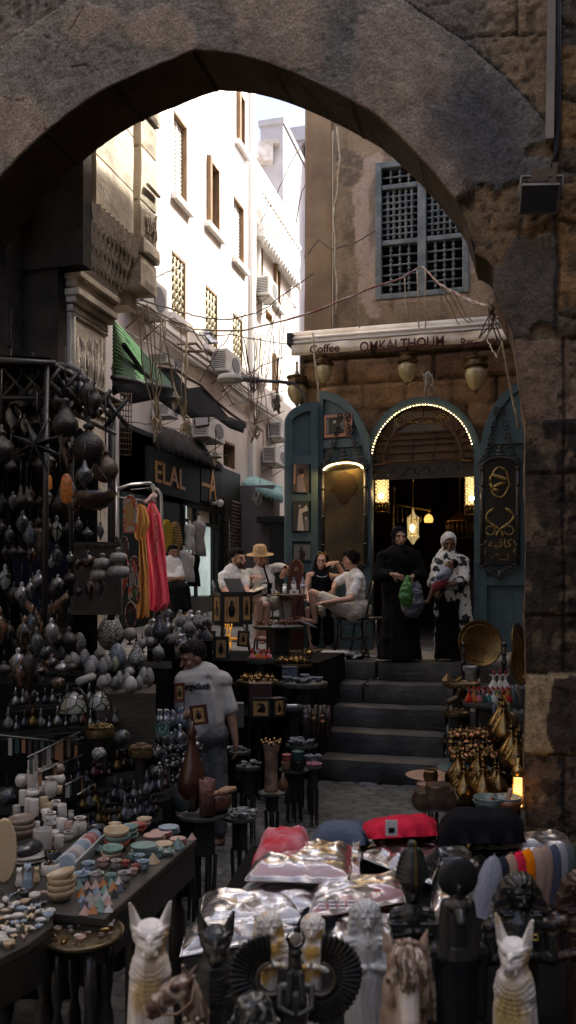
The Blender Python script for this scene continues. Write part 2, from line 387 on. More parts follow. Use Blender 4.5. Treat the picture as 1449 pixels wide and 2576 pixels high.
 for pts in[[(80,60),(160,130),(180,165),(215,160),(255,185)],[(5,250),(60,262),(100,285),(115,330)],[(140,130),(190,60),(210,20)],[(1150,460),(1212,462),(1238,470),(1250,488),(1290,452),(1300,420),(1330,375)]]:
  for(a,b),(c,d)in zip(pts,pts[1:]):
   t=np.clip(((px-a)*(c-a)+(py-b)*(d-b))/((c-a)**2+(d-b)**2),0,1);q=np.hypot(px-a-t*(c-a)+wp*.4,py-b-t*(d-b)+wq*.3);k=1-smooth01(.6,2.6,q);h-=.012*k;blend(k*.75,(.03,.028,.025))
 h+=rough*(.02*(n2-.5)+.018*(n3-.5));pit=smooth01(.66,.78,noise2(X,Z,26,71))*rough;h-=.012*pit;blend(pit*.55,(.03,.028,.026));C*=(.72+.56*fbm(X,Z,22,40))[...,None]*(.8+.4*fbm(X*1.5,Z*.5,5,44))[...,None]
 return h,C
MARCH=mat('arch_plaster',rough=.88,kind='vcol',scale=55,con=(.55,1.4),bump=1,bscale=48,bd=.016)
arch=thing('archway_wall','big dark stone and plaster archway framing the view, its face patched grey and brown','archway',(-2,FY,0))
arch.location=(0,0,0)
xs=np.concatenate([np.linspace(-5.05,xS,350)]);tt=np.linspace(0,1,170)**1.0
zb=np.interp(xs,ax_,az_);X=np.repeat(xs[None,:],170,0);Zt=zb[None,:]+(6.5-zb[None,:])*tt[:,None]
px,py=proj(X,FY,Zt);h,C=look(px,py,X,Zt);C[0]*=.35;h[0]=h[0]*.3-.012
sheet('arch_face',X,FY-h,Zt,C,MARCH,arch)
zs=np.linspace(-.05,6.5,420);xl=np.where(zs>jz[-1],xS,np.interp(zs,jz,jx));ss=np.linspace(0,1,100)
X=xl[:,None]+(1.25-xl[:,None])*ss[None,:];Zt=np.repeat(zs[:,None],100,1)
px,py=proj(X,FY,Zt);h,C=look(px,py,X,Zt);e=np.exp(-ss*30)[None,:];h=h*(1-.5*e)-.02*e*(Zt<jz[-1])
sheet('pier',X,FY-h,Zt,C,MARCH,arch)
path=[(-5.05,-.05)]+[tuple(q)for q in arc]+[(a,b)for a,b in zip(jx[::-1],jz[::-1])][1:]
pp=[]
for(a,b),(c,d)in zip(path,path[1:]):
 n=max(2,int(math.hypot(c-a,d-b)/.03))
 for k in range(n):pp.append((a+(c-a)*k/n,b+(d-b)*k/n))
pa=np.array(pp);dep=np.linspace(FY+.012,BYY,16);Pxx=np.repeat(pa[:,0:1],16,1);Pzz=np.repeat(pa[:,1:2],16,1);Pyy=np.repeat(dep[None,:],len(pa),0)
arcl=np.cumsum(np.hypot(np.diff(pa[:,0],prepend=pa[0,0]),np.diff(pa[:,1],prepend=pa[0,1])))[:,None]+0*Pyy
nn=.03*(fbm(arcl,Pyy,4,8)-.5)+.015*(fbm(arcl,Pyy,18,9)-.5);jn=(np.abs((arcl%.62)-.31)<.012);nn=nn-.005*jn
cx=-2.1;dx=Pxx-cx;dz=Pzz-2.3;L=np.hypot(dx,dz);wgt=np.clip((dep-FY)/.1,0,1)[None,:]
Pxx=Pxx+dx/L*nn*wgt;Pzz=Pzz+dz/L*nn*wgt*(Pzz>.1)
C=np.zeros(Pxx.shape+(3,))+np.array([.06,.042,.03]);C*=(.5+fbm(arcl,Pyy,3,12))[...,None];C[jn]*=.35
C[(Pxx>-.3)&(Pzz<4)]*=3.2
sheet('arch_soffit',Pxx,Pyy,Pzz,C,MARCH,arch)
b=MB();n=len(arc)
for k in range(n-1):(a,z0),(c,z1)=arc[k],arc[k+1];b.add([(a,BYY,z0),(c,BYY,z1),(c,BYY,9),(a,BYY,9)],[(0,1,2,3)])
b.span((xS,FY+.12,jz[-1]),(1.25,BYY,9));b.span((.06,FY+.12,-.05),(1.3,BYY,jz[-1]));b.span((1.22,FY-.02,-.05),(6,BYY,9));b.span((-12,FY-.02,-.05),(-5.06,BYY,9));b.span((-5.06,FY+.1,6.48),(1.3,BYY-.005,9))
b.build('back_masonry',mat('wall_dark',(.13,.11,.09),.9,col2=(.2,.16,.12),scale=3,bump=.5),arch)
def wall(mb,plane,c,a0,a1,z0,z1,ops,dep=.25,da=1.5):
 """plane 'x': wall X=c facing +X, a is Y ; plane 'y': wall Y=c facing -Y, a is X"""
 f=(lambda a,z,d=0:(c-d,a,z))if plane=='x' else(lambda a,z,d=0:(a,c+d,z))
 A=sorted({a0,a1,*[o[0]for o in ops],*[o[1]for o in ops]});Zz=sorted({z0,z1,*[o[2]for o in ops],*[o[3]for o in ops]})
 A=[a for a in A if a0<=a<=a1];Zz=[z for z in Zz if z0<=z<=z1]
 for i in range(len(A)-1):
  for j in range(len(Zz)-1):
   ca,cz=(A[i]+A[i+1])/2,(Zz[j]+Zz[j+1])/2
   if any(o[0]<ca<o[1]and o[2]<cz<o[3]for o in ops):continue
   mb.add([f(A[i],Zz[j]),f(A[i+1],Zz[j]),f(A[i+1],Zz[j+1]),f(A[i],Zz[j+1])],[(0,1,2,3)])
 for o in ops:
  y0,y1,q0,q1=o[:4]
  for(p,q)in[((y0,q0),(y0,q1)),((y1,q0),(y1,q1)),((y0,q0),(y1,q0)),((y0,q1),(y1,q1))]:
   mb.add([f(*p),f(*q),f(*q,dep),f(*p,dep)],[(0,1,2,3)])
MWH=mat('white_render',(.70,.66,.62),.9,col2=(.50,.45,.42),scale=.8,bump=.5,bscale=8,con=(.42,.72),stretch=(1,1,.4))
MTR=mat('ochre_timber',(.24,.155,.08),.7,col2=(.15,.09,.045),scale=8,stretch=(1,1,.2))
MSL=mat('sill_stone',(.72,.70,.67),.85)
MGL=mat('dark_glass',(.02,.022,.025),.15)
MSHW=mat('white_shutter',(.62,.60,.56),.7)
MLAT=mat('yellowed_lattice',(.45,.40,.27),.6)
MDK=mat('near_black',(.012,.013,.014),.7)
XF=-7.0
def fy(px,X=XF):r=ray(px,1000);return r.y*(X/r.x)
bld=thing('apartment_building','tall white apartment building lit by the sun along the side of the alley','building',(XF,15,1.1))
def rel(o,p):o.matrix_parent_inverse=Mx.Translation(-V(p.location));return o
WN=[(437,470,275,490,'s'),(595,616,215,355,'o'),(520,552,385,560,'o'),(588,613,490,650,'s'),(432,466,628,790,'g'),(517,546,715,868,'g'),(586,609,785,915,'g'),(640,657,835,945,'o'),(562,590,1105,1170,'d'),(630,662,1062,1125,'d'),(345,362,560,660,'d')]
WN2=[(645,661,560,715,'o'),(688,705,630,760,'o'),(685,700,885,985,'o'),(668,684,775,800,'d')]
def w_odd(y):return int(y*3)%2
def win_rect(w_):
 y0,y1=fy(w_[0]),fy(w_[1]);return(y0,y1,PX(w_[0],w_[3],XF).z,PX(w_[0],w_[2],XF).z,w_[4])
YB=fy(634)
def facade(t,ya,yb,ztop,wins,zbot=1.0):
 ops=[win_rect(w_)for w_ in wins];mb=MB();wall(mb,'x',XF,ya,yb,zbot,ztop,ops,.3)
 mb.span((XF-6,ya,zbot),(XF-.5,ya+.02,ztop));mb.span((XF-6,yb-.02,zbot),(XF-.0,yb,ztop));mb.span((XF-6,ya,ztop-.02),(XF,yb,ztop))
 rel(mb.build('wall',MWH,t),t)
 for y0,y1,z0,z1,k in ops:
  f=MB()
  for a,b_ in[((y0,z0),(y0+.07,z1)),((y1-.07,z0),(y1,z1)),((y0+.07,z1-.07),(y1-.07,z1)),((y0+.07,z0),(y1-.07,z0+.06))]:f.span((XF-.22,a[0],a[1]),(XF-.15,b_[0],b_[1]))
  win=rel(f.build('window',MTR,t),t)
  def ch(m_,n_,mm):o=m_.build(n_,mm,win);return o
  ch(MB().span((XF-.29,y0+.01,z0+.01),(XF-.27,y1-.01,z1-.01)),'pane',MGL)
  if k in 'sog':ch(MB().span((XF-.1,y0-.14,z0-.13),(XF+.13,y1+.14,z0-.005)),'sill',MSL)
  if k in 's':
   s=MB();n_=int((z1-z0)/.09)
   for q in range(n_):s.box((XF-.12,(y0+y1)/2,z0+.08+q*.09),(.05,y1-y0-.16,.05))
   s.span((XF-.15,(y0+y1)/2-.03,z0+.03),(XF-.08,(y0+y1)/2+.03,z1-.03));ch(s,'shutter',MSHW)
  ch(MB().span((XF-.28,y1-.05,z0+.01),(XF+.015,y1-.004,z1-.01)).span((XF-.28,y0+.01,z1-.06),(XF+.012,y1-.06,z1-.005)),'lining',MTR)
  if k=='o':
   s=MB();[s.span((XF-.16,y0+(y1-y0)*q-.02,z0),(XF-.12,y0+(y1-y0)*q+.02,z1-.06))for q in(.3,.5,.7)];s.box((XF+.02,y0+.06,(z0+z1)/2),(.16,.12,z1-z0-.1));ch(s,'shutter',MSHW if w_odd(y0)else MTR)
  if k=='g':
   s=MB();st_=(y1-y0)/4;zz=z0
   while zz<z1-.1:
    for q in range(4):
     a=y0+q*st_;s.tube([(XF-.03,a,zz),(XF-.03,a+st_,zz+st_)],.018,4);s.tube([(XF-.03,a+st_,zz),(XF-.03,a,zz+st_)],.018,4)
    zz+=st_
   for q in range(5):s.tube([(XF-.02,y0+q*st_,z0),(XF-.02,y0+q*st_,z1)],.02,4)
   ch(s,'lattice',MLAT)
facade(bld,7.6,YB,16.2,WN)
c=MB();a=PX(405,812,XF);b_=PX(632,985,XF);c.span((XF,a.y,a.z-.08),(XF+.07,YB,a.z+.02));rel(c.build('string_course',MSL,bld),bld)
c=MB();c.span((XF,YB-.3,1),(XF+.12,YB,16));rel(c.build('corner_pier',MSL,bld),bld)
bld2=thing('balcony_building','far pale apartment building with an ornate carved balcony front, down the alley','building',(XF,24,1.1))
YC2=26.6
facade(bld2,YB+.01,YC2,13.9,WN2)
c=MB();p0=PX(636,500,XF);z0=p0.z-.9;z1=p0.z+.25
c.span((XF,YB+.1,z0-.12),(XF+.32,YC2-.2,z0));c.span((XF+.22,YB+.1,z1-.12),(XF+.32,YC2-.2,z1))
y=YB+.15
while y<YC2-.3:
 c.lathe([(.05,z0),(.09,z0+.1),(.045,z0+.3),(.1,z0+.55),(.05,z1-.12)],(XF+.24,y,0),6);c.sph((XF+.26,y+.13,z0-.16),(.06,.07,.12),6,4);y+=.26
rel(c.build('balcony',MSL,bld2),bld2)
c=MB();q=PX(637,380,XF);c.span((XF-.3,YB+.02,13.9),(XF+.05,YB+.45,q.z));rel(c.build('parapet',mat('parapet_brick',(.45,.28,.14),.9,col2=(.6,.45,.28),scale=6),bld2),bld2)
MG2=mat('shaded_render',(.36,.35,.37),.9,col2=(.44,.43,.44),scale=.7)
t=thing('rooftop_block','grey rooftop stair block rising over the far end of the sunlit roofs','building',(-8,27,12))
m_=MB();a=PY(655,320,26.8);b_=PY(712,520,26.8);m_.span((a.x,26.8,8),(b_.x,30,a.z));m_.span((a.x-.05,26.72,a.z),(b_.x+.05,30.1,a.z+.18));rel(m_.build('wall',MG2,t),t)
m_=MB();q=PY(668,385,26.6);m_.box(q,(.5,.35,.6),.3);m_.box(q+V((.2,.0,.3)),(.5,.25,.12),.3);rel(m_.build('water_tank',mat('rusty_tank',(.42,.38,.35),.8,col2=(.6,.58,.55),scale=3),t),t)
t=thing('end_building','plain pale grey building closing the end of the alley beside the cafe corner','building',(-5,30,1))
m_=MB();e0,e1=PY(716,335,30),PY(790,300,30)
eo=[(PY(775,372,30).x,PY(783,372,30).x,PY(0,401,30).z,PY(0,372,30).z)]
wall(m_,'y',30,e0.x,e1.x+2,1,18.2,[],.3);m_.span((e0.x-.02,29.9,18.2),(e1.x+2,30.3,18.7));m_.span((e0.x-.01,30.01,1),(e0.x+.02,36,18.2));m_.span((e0.x,30.02,1),(e1.x+2,30.06,18.2));rel(m_.build('wall',mat('grey_render',(.5,.48,.49),.9,col2=(.42,.40,.42),scale=.6,bump=.2),t),t)
w1=MB();p=PY(779,387,29.95);w1.box(p,(.55,.12,.8));o=rel(w1.build('window',MTR,t),t);MB().box(p+V((0,-.07,-.02)),(.4,.04,.6)).build('pane',MGL,o)
for px0,py0,py1 in[(762,570,640),(737,740,823)]:
 s=MB();a=PY(px0,py0,29.8);b_=PY(px0+36,py1,29.8)
 for k in range(9):x=a.x+(b_.x-a.x)*k/8;s.tube([(x,29.8,b_.z),(x,29.8,a.z)],.02,4)
 for k in range(7):
  z=b_.z+(a.z-b_.z)*k/6;s.tube([(a.x,29.8,z),(b_.x,29.8,z)],.018,4)
 s.span((a.x,29.7,b_.z-.1),(b_.x,29.98,b_.z));s.span((a.x,29.86,b_.z),(b_.x,29.88,a.z));rel(s.build('window_grille',mat('grille_brown',(.2,.15,.1),.7),t),t)
s=MB();p=PY(771,480,29.9)
for dx,dz,r in[(0,0,.3),(.2,.3,.3),(-.15,-.5,.2),(.25,-.4,.25),(.3,.6,.25)]:s.tube([(p.x+dx+r*cos(k*.7),29.9,p.z+dz+r*sin(k*.7))for k in range(10)],.06,5)
rel(s.build('ornament',mat('ornament_grey',(.3,.28,.26),.9),t),t)
MLS=mat('old_limestone',(.60,.53,.43),.88,col2=(.30,.26,.21),scale=2.2,bump=.8,bscale=24,con=(.4,.66),bd=.015)
MLS2=mat('shaded_stone',(.022,.019,.017),.9,col2=(.045,.037,.03),scale=3,bump=.6)  # shade of the inner corner put into a near-black stone colour
old=thing('old_stone_building','old stone building with a carved kufic panel and stalactite cornice at its corner','building',(-3.6,6.4,0))
def relief(mb,X,y0,y1,z0,z1,n,seed=1,ver=True):
 rn=random.Random(seed)
 for k in range(n):
  y=y0+(y1-y0)*(k+.5)/n;a=z0+rn.uniform(0,.12)*(z1-z0);b2=z1-rn.uniform(0,.35)*(z1-z0)
  if rn.random()<.45:mb.tube([(X,y,a),(X,y+rn.uniform(-.01,.01),b2)],.011,4)
  else:
   zz=a;pts=[]
   while zz<b2:pts.append((X,y+.018*sin(zz*31+seed),zz));zz+=.03
   mb.tube(pts,.012,4)
  mb.sph((X,y+rn.uniform(-.02,.02),rn.uniform(a,b2)),(.012,.02,.022),6,4)
YW=6.39;XN=-3.95;XL_=-3.6
m_=MB();m_.span((-9,BYY+.005,-.04),(XN,YW+.05,9));rel(m_.build('near_wall',MLS2,old),old)
m_=MB();m_.span((-9,YW-.16,-.04),(-3.63,YW-.02,PX(190,790,XL_).z+.3));m_.span((-9,YW-.2,PX(190,790,XL_).z+.3),(-3.38,YW-.06,9));rel(m_.build('return_shade_slab',MLS2,old),old)  # dark slab laid over the camera-facing face to paint its shade
zc=PX(190,790,XL_).z;zt=PX(245,640,-3.42).z;Y1=7.02
m_=MB();m_.span((-8.9,YW,-.04),(XL_,Y1,zc));m_.span((-9,Y1-.1,-.04),(-6.9,7.7,12))
rel(m_.build('lower_wall',MLS,old,bevel=.01),old)
m_=MB();relief(m_,XL_+.004,YW+.08,Y1-.05,zc-.72,zc-.06,15,3)
for zz in(zc-.02,zc-.78):m_.tube([(XL_+.005,YW+.02,zz),(XL_+.005,Y1,zz)],.018,5)
m_.tube([(XL_+.005,YW+.04,zc-.78),(XL_+.005,YW+.04,zc-.02)],.016,5);rel(m_.build('carved_panel',MLS,old),old)
m_=MB();relief(m_,XN+.004,BYY+.03,YW-.05,3.6,4.3,8,9);rel(m_.build('carved_frieze',MLS2,old),old)
m_=MB()
for k,(dx,dz)in enumerate([(0.02,0),(.06,.07),(.1,.12),(.07,.2),(.12,.26)]):m_.span((-8.9,YW-.0-dx*.5,zc+dz),(XL_+dx,Y1+dx*.4,zc+dz+.06+(.02 if k==3 else 0)))
rel(m_.build('moulding',MLS,old,bevel=.008),old)
m_=MB();zm=zc+.33
for tier in range(4):
 zz=zm+tier*.13;ext=.1+.05*tier;n=9
 for k in range(n+1):
  y=YW-.02*tier+(Y1-YW+.04*tier)*(k+(tier%2)*.5)/n
  m_.lathe([(.001,zz-.09),(.03,zz-.03),(.045,zz+.05),(.06,zz+.13)],(XL_+ext-.02,y,0),4,sm=False)
 m_.span((-8.9,YW-.02*tier,zz+.06),(XL_+ext-.03,Y1+.02*tier,zz+.135))
rel(m_.build('stalactite_cornice',MLS,old),old)
zu=zm+4*.13;XU=-3.34
m_=MB()
z=zu;k=0
while z<9:
 hgt=(.42,.5,.46)[k%3];roughbox(m_,((-8+XU)/2,(YW-.03+Y1+.05)/2,z+hgt/2),(8+XU,Y1-YW+.08,hgt-.006),(10,6,4),.006,4);z+=hgt;k+=1
rel(m_.build('upper_wall',MLS,old),old)
oq=thing('stone_corner_pier','sunlit edge of a second weathered stone corner, just past the stalactite cornice','building',(-3.3,7.4,0))
m_=MB();ya,yb=7.14,7.5;z=PX(315,690,-3.32).z;zl=z
m_.span((-6.5,ya+.1,zl-.12),(-3.5,yb-.05,zl));k=0
while z<9:
 hgt=(.3,.16,.34,.5)[k%4];roughbox(m_,(-4.9+(.03 if k%4==1 else 0),(ya+yb)/2,z+hgt/2),(3.2,yb-ya,hgt-.01),(8,4,4),.008,4);z+=hgt;k+=1
m_.tube([(-3.27,ya+.05,zl+.95),(-3.27,yb-.05,zl+.95)],.02,5);rel(m_.build('wall',MLS,oq),oq)
for k in range(5):m_=MB()
m_=MB();relief(m_,-3.29,ya+.06,yb-.06,zl+.5,zl+.78,5,14);rel(m_.build('carved_panel',MLS,oq),oq)
rb=thing('sun_blocker','unseen tall block added past the pier to keep sun off the courtyard','building',(5,8,0))  # unseen house added to block the sun from the courtyard
m_=MB();m_.span((3.1,BYY+.01,-.04),(9,12.0,14.7));rel(m_.build('wall',mat('sun_blocker_plaster',(.2,.16,.12),.9,col2=(.28,.22,.17),scale=1.5,bump=.4),rb),rb)
sh=thing('sky_blocker','unseen plain walls added along the near lane to dim the sky light','building',(0,-2,0))  # unseen walls added around the camera to dim the sky
m_=MB();m_.span((2.6,-14,-.04),(7,FY-.1,9));m_.span((-9,-14,-.04),(-5.3,FY-.1,9));m_.span((-9,-15,-.04),(7,-14,9));rel(m_.build('wall',mat('sky_blocker_plaster',(.13,.11,.09),.95,col2=(.19,.16,.13),scale=1.5,bump=.4),sh),sh)
YC=12.1;XC0=PY(770,835,YC).x;GZ=1.105
MPL=mat('brown_plaster',(.29,.205,.13),.9,col2=(.15,.105,.07),scale=.9,bump=.5,bscale=14,con=(.35,.65),bd=.02)
MPL2=mat('pink_plaster',(.38,.29,.23),.9,col2=(.28,.21,.16),scale=2,bump=.3,bscale=20)
MRB=mat('rubble_stone',(.26,.165,.095),.9,col2=(.10,.07,.05),scale=2.6,bump=.9,bscale=16,con=(.35,.62),bd=.03)
MBL=mat('blue_paint',(.066,.112,.130),.5,col2=(.045,.08,.095),scale=3,bump=.25,bscale=50,con=(.3,.7))
MBG=mat('window_paint',(.18,.20,.20),.7,col2=(.10,.115,.118),scale=5,bump=.3,bscale=60)
MWD=mat('dark_wood',(.045,.026,.016),.45,col2=(.025,.014,.009),scale=6,bump=.3,coat=.2)
MBW=mat('black_wood',(.016,.015,.014),.4,col2=(.028,.024,.02),scale=7,bump=.3)
MBR=mat('brass',(.62,.42,.14),.28,1,col2=(.38,.24,.09),scale=9,bump=.25,bscale=70,con=(.35,.7),bd=.003)
cb=thing('cafe_building','brown plastered house whose stone ground floor holds the cafe, with a latticed window above','building',(0,YC,GZ))
def c2(px,py,Y=YC):q=PY(px,py,Y);return q.x,q.z
ZA=c2(1000,850)[1]
wx0,wz1=c2(945,414);wx1=c2(1180,560)[0];wz0=c2(945,758)[1]
m_=MB();wall(m_,'y',YC,XC0,8,ZA,13.5,[(wx0+.04,wx1-.04,wz0+.04,wz1-.04)],.35)
m_.span((XC0+.001,YC+.01,ZA),(XC0+.05,30,13.5));m_.span((XC0,YC,13.4),(8,30,13.5));rel(m_.build('upper_wall',MPL,cb),cb)
m_=MB();a=c2(838,600)[0];b_=c2(786,290)
m_.prism([(XC0-.02,ZA),(a-.02,ZA),(a-.02,13.5),(XC0+.1,13.5)],YC-.05,YC-.002,'y');rel(m_.build('corner_pilaster',MPL,cb),cb)
xg=np.linspace(XC0-.012,3,150);zg=np.linspace(ZA,9.6,190);X,Zg=np.meshgrid(xg,zg);px,py=proj(X,YC,Zg);wq=46*(fbm(X,Zg,2.2,61)-.5)+18*(fbm(X,Zg,9,62)-.5);n1=fbm(X,Zg,1.6,63);n2=fbm(X,Zg,12,64)
C=np.zeros(X.shape+(3,))+np.array([.25,.18,.115]);C*=(.5+n1)[...,None];H=.01*(n1-.5)+.006*(n2-.5)
def pblend(m,c,a=1):C[:]=C*(1-a*m[...,None])+np.array(c)*a*m[...,None]
for pts in[[(893,470),(915,405),(1000,375),(1010,412),(1180,412),(1182,770),(943,765),(968,790),(966,812),(940,812),(905,730),(893,650)],[(1182,560),(1240,560),(1238,640),(1215,690),(1182,700)]]:m=pip(px+wq,py+wq,pts);pblend(m*1.,(.40,.30,.23));H+=.008*m
for pts in[[(845,380),(880,376),(915,400),(912,425),(880,420),(850,410)],[(850,420),(905,430),(890,470),(850,465)]]:pblend(pip(px+wq*.6,py+wq*.6,pts)*1.,(.13,.10,.075),.8)
pblend(smooth01(.56,.66,fbm(X*2.5,Zg*.5,2,66)),(.10,.075,.05),.6);pblend(smooth01(.62,.66,n2),(.34,.26,.19),.35)
o=sheet('plaster',X,YC-.012-H,Zg,C,mat('plaster_vcol',rough=.92,kind='vcol',scale=26,con=(.75,1.25),bump=.8,bscale=30,bd=.012),cb);rel(o,cb);fl=((X>wx0+.03)&(X<wx1-.03)&(Zg>wz0+.03)&(Zg<wz1-.03)).reshape(-1)
bm=bmesh.new();bm.from_mesh(o.data);bm.verts.ensure_lookup_table();bmesh.ops.delete(bm,geom=[f for f in bm.faces if any(fl[v.index]for v in f.verts)],context='FACES');bm.to_mesh(o.data);bm.free()
wf=MB();mx=c2(1062,600)[0];t1=c2(1000,470)[1];t2=c2(1000,610)[1]
for a,b_ in[((wx0,wz0),(wx0+.09,wz1)),((wx1-.09,wz0),(wx1,wz1)),((wx0+.09,wz1-.09),(wx1-.09,wz1)),((wx0+.09,wz0),(wx1-.09,wz0+.08)),((mx-.06,wz0+.08),(mx+.06,wz1-.09))]:wf.span((a[0],YC-.05,a[1]),(b_[0],YC+.1,b_[1]))
for z in(t1,t2):wf.span((wx0+.09,YC-.03,z-.035),(mx-.06,YC+.08,z+.035));wf.span((mx+.06,YC-.03,z-.035),(wx1-.09,YC+.08,z+.035))
wo=rel(wf.build('window',MBG,cb,bevel=.008),cb)
la=MB()
for xa,xb in[(wx0+.09,mx-.06),(mx+.06,wx1-.09)]:
 for za,zb_,nx,nz in[(wz0+.08,t2-.035,4,5),(t2+.035,t1-.035,6,8),(t1+.035,wz1-.09,4,2)]:
  dx=(xb-xa)/nx;dz=(zb_-za)/nz;r=.013 if nx==6 else .012
  for i in range(1,nx+0):
   x=xa+i*dx;la.tube([(x,YC+.02,za),(x,YC+.02,zb_)],r,6)
   for j in range(nz):
    la.sph((x,YC+.02,za+(j+.5)*dz),(.027,.027,dz*.2),6,4)
  for j in range(1,nz):z=za+j*dz;la.tube([(xa,YC+.02,z),(xb,YC+.02,z)],r+.002,6)
  for i in range(1,nx):
   for j in range(1,nz):la.sph((xa+i*dx,YC+.02,za+j*dz),(.032,.03,.032),6,4)
la.build('lattice',MBG,wo);MB().span((wx0+.02,YC+.3,wz0),(wx1-.02,YC+.33,wz1)).build('pane',mat('dark_room',(.012,.011,.011),.9),wo)
dcx,dsz=c2(1067,1165);dR=(c2(1207,1165)[0]-c2(928,1165)[0])/2;dcx=(c2(1207,1165)[0]+c2(928,1165)[0])/2;ztop=dsz+dR*1.12
YS=YC-.1
op=[(dcx-dR,dcx+dR,GZ,dsz)]
m_=MB();xg=np.linspace(XC0-.03,4.4,150);zg=np.linspace(GZ-.02,ZA+.05,110)
X,Zg=np.meshgrid(xg,zg);rowh=.36;rw=np.floor((Zg-.2+.04*(fbm(X,Zg,1.3,5)-.5))/rowh);bx=X/.62+.37*rw;dx=np.minimum(bx-np.floor(bx),1-bx+np.floor(bx))*.62;q=Zg/rowh-.2/rowh;dz=np.minimum(q-np.floor(q),1-q+np.floor(q))*rowh
gap=1-smooth01(0,.03,np.minimum(dx,dz)+.02*(fbm(X,Zg,8,7)-.4));bh=noise2(np.floor(bx)+.5,rw+.5,1,3)
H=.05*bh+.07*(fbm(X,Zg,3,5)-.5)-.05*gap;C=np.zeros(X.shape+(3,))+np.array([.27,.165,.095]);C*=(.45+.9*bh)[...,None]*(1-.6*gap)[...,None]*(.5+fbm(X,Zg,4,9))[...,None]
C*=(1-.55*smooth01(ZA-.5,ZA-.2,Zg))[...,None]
inside=(np.abs(X-dcx)<dR+.02)&(Zg<dsz)|(((X-dcx)/dR)**2+((Zg-dsz)/(dR*1.12))**2<.98)&(Zg>=dsz-.01)
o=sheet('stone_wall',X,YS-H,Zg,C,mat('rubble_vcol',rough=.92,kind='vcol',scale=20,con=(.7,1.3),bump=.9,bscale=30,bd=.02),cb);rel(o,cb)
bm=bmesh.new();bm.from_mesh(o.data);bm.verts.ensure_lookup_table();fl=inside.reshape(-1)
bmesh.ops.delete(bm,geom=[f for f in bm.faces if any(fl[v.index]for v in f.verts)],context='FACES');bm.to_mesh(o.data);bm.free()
m_=MB();m_.span((XC0-.06,YS-.02,GZ-.02),(XC0+.0,30,ZA));m_.span((XC0,15.9,GZ),(4.4,16,ZA));m_.span((XC0,YC+.2,ZA-.05),(4.4,16,ZA-.02));m_.span((4.4,YS,GZ),(4.5,16,ZA))
m_.span((XC0,YS+.02,GZ),(dcx-dR-.05,YS+.35,ZA-.06));m_.span((dcx+dR+.05,YS+.02,GZ),(4.4,YS+.35,ZA-.06));m_.span((dcx-dR-.04,YS+.05,ztop+.02),(dcx+dR+.04,YS+.35,ZA-.06))
rel(m_.build('inner_wall',mat('cafe_inside',(.10,.065,.045),.9,col2=(.05,.035,.03),scale=2),cb),cb)
def ell_arc(cx,cz,rx,rz,a0,a1,n):return[(cx+rx*cos(R(a0+(a1-a0)*k/n)),cz+rz*sin(R(a0+(a1-a0)*k/n)))for k in range(n+1)]
m_=MB()
o1=ell_arc(dcx,dsz,dR+.03,dR*1.12+.03,0,180,28);i1=ell_arc(dcx,dsz,dR-.07,dR*1.12-.09,180,0,28)
m_.prism([(dcx+dR+.03,GZ)]+o1+[(dcx-dR-.03,GZ),(dcx-dR+.07,GZ)]+i1+[(dcx+dR-.07,GZ)],YS-.1,YS+.08,'y')
fr=rel(m_.build('door_frame',MBL,cb),cb)
zl0=c2(1067,1165)[1]+.0;zl0=c2(1067,1168)[1]
lu=MB();yl=YS+.0
rx=dR-.07;rz=dR*1.12-.09
lu.prism([(dcx+rx,zl0)]+ell_arc(dcx,dsz,rx,rz,0,180,24)+[(dcx-rx,zl0)],yl+.02,yl+.07,'y')
def rectf(mb,x0,x1,z0,z1,r=.014,y=None):
 y=yl if y is None else y;mb.tube([(x0,y,z0),(x1,y,z0),(x1,y,z1),(x0,y,z1)],r,5,closed=True)
sx_=rx*2
for q in(0,.1,.2,.27):lu.tube([(dcx-rx+.02,yl,zl0+.05+q*1.1),(dcx+rx-.02,yl,zl0+.05+q*1.1)],.012,5)
rectf(lu,dcx-.52,dcx+.5,zl0+.36,zl0+.82);rectf(lu,dcx-.44,dcx+.42,zl0+.43,zl0+.75,.012)
for k in range(3):x=dcx-.44+.32*k;rectf(lu,x,x+.24,zl0+.88,zl0+1.2,.012)
lu.tube([(a,yl,b)for a,b in ell_arc(dcx,dsz,rx*.78,rz*.8,0,180,24)],.018,6);lu.tube([(a,yl,b)for a,b in ell_arc(dcx,dsz,rx*.74,rz*.76,0,180,24)],.01,6)
for a in(0,30,60,90,120,150,180):lu.tube([(dcx+rx*.78*cos(R(a)),yl,dsz+rz*.8*sin(R(a))),(dcx+rx*cos(R(a)),yl,dsz+rz*sin(R(a)))],.014,5)
for k in range(9):x=dcx-.6+.15*k;lu.tube([(x,yl,zl0+.02),(x,yl,zl0+.34)],.008,4)if k%2 else None
for sgn in(-1,1):
 for zz in(zl0+.43,zl0+.75):lu.tube([(dcx+sgn*.62,yl,zz),(dcx+sgn*.52,yl,zz+.04),(dcx+sgn*.44,yl,zz)],.012,4)
lun=lu.build('lunette',mat('lunette_wood',(.085,.045,.025),.45,col2=(.05,.027,.016),scale=6,bump=.2),fr)
gl=MB();gl.span((dcx-.42,yl+.01,zl0+.45),(dcx+.40,yl+.018,zl0+.73))
for k in range(3):x=dcx-.44+.32*k;gl.span((x+.02,yl+.01,zl0+.9),(x+.22,yl+.018,zl0+1.18))
gl.build('panel',mat('smoky_glass',(.10,.075,.05),.2,col2=(.05,.035,.02),scale=4),fr)
sq=MB()
for k in range(16):
 x=dcx-.2+.026*k;sq.tube([(x,yl-.004,zl0+.58+.025*sin(k*1.9)),(x+.02,yl-.004,zl0+.575+.03*sin(k*2.7+1))],.007,4)
for c0 in(-.3,.27):sq.tube([(dcx+c0+.09*cos(k*.5)*(1-.03*k),yl-.004,zl0+.59+.09*sin(k*.5)*(1-.03*k))for k in range(18)],.006,4)
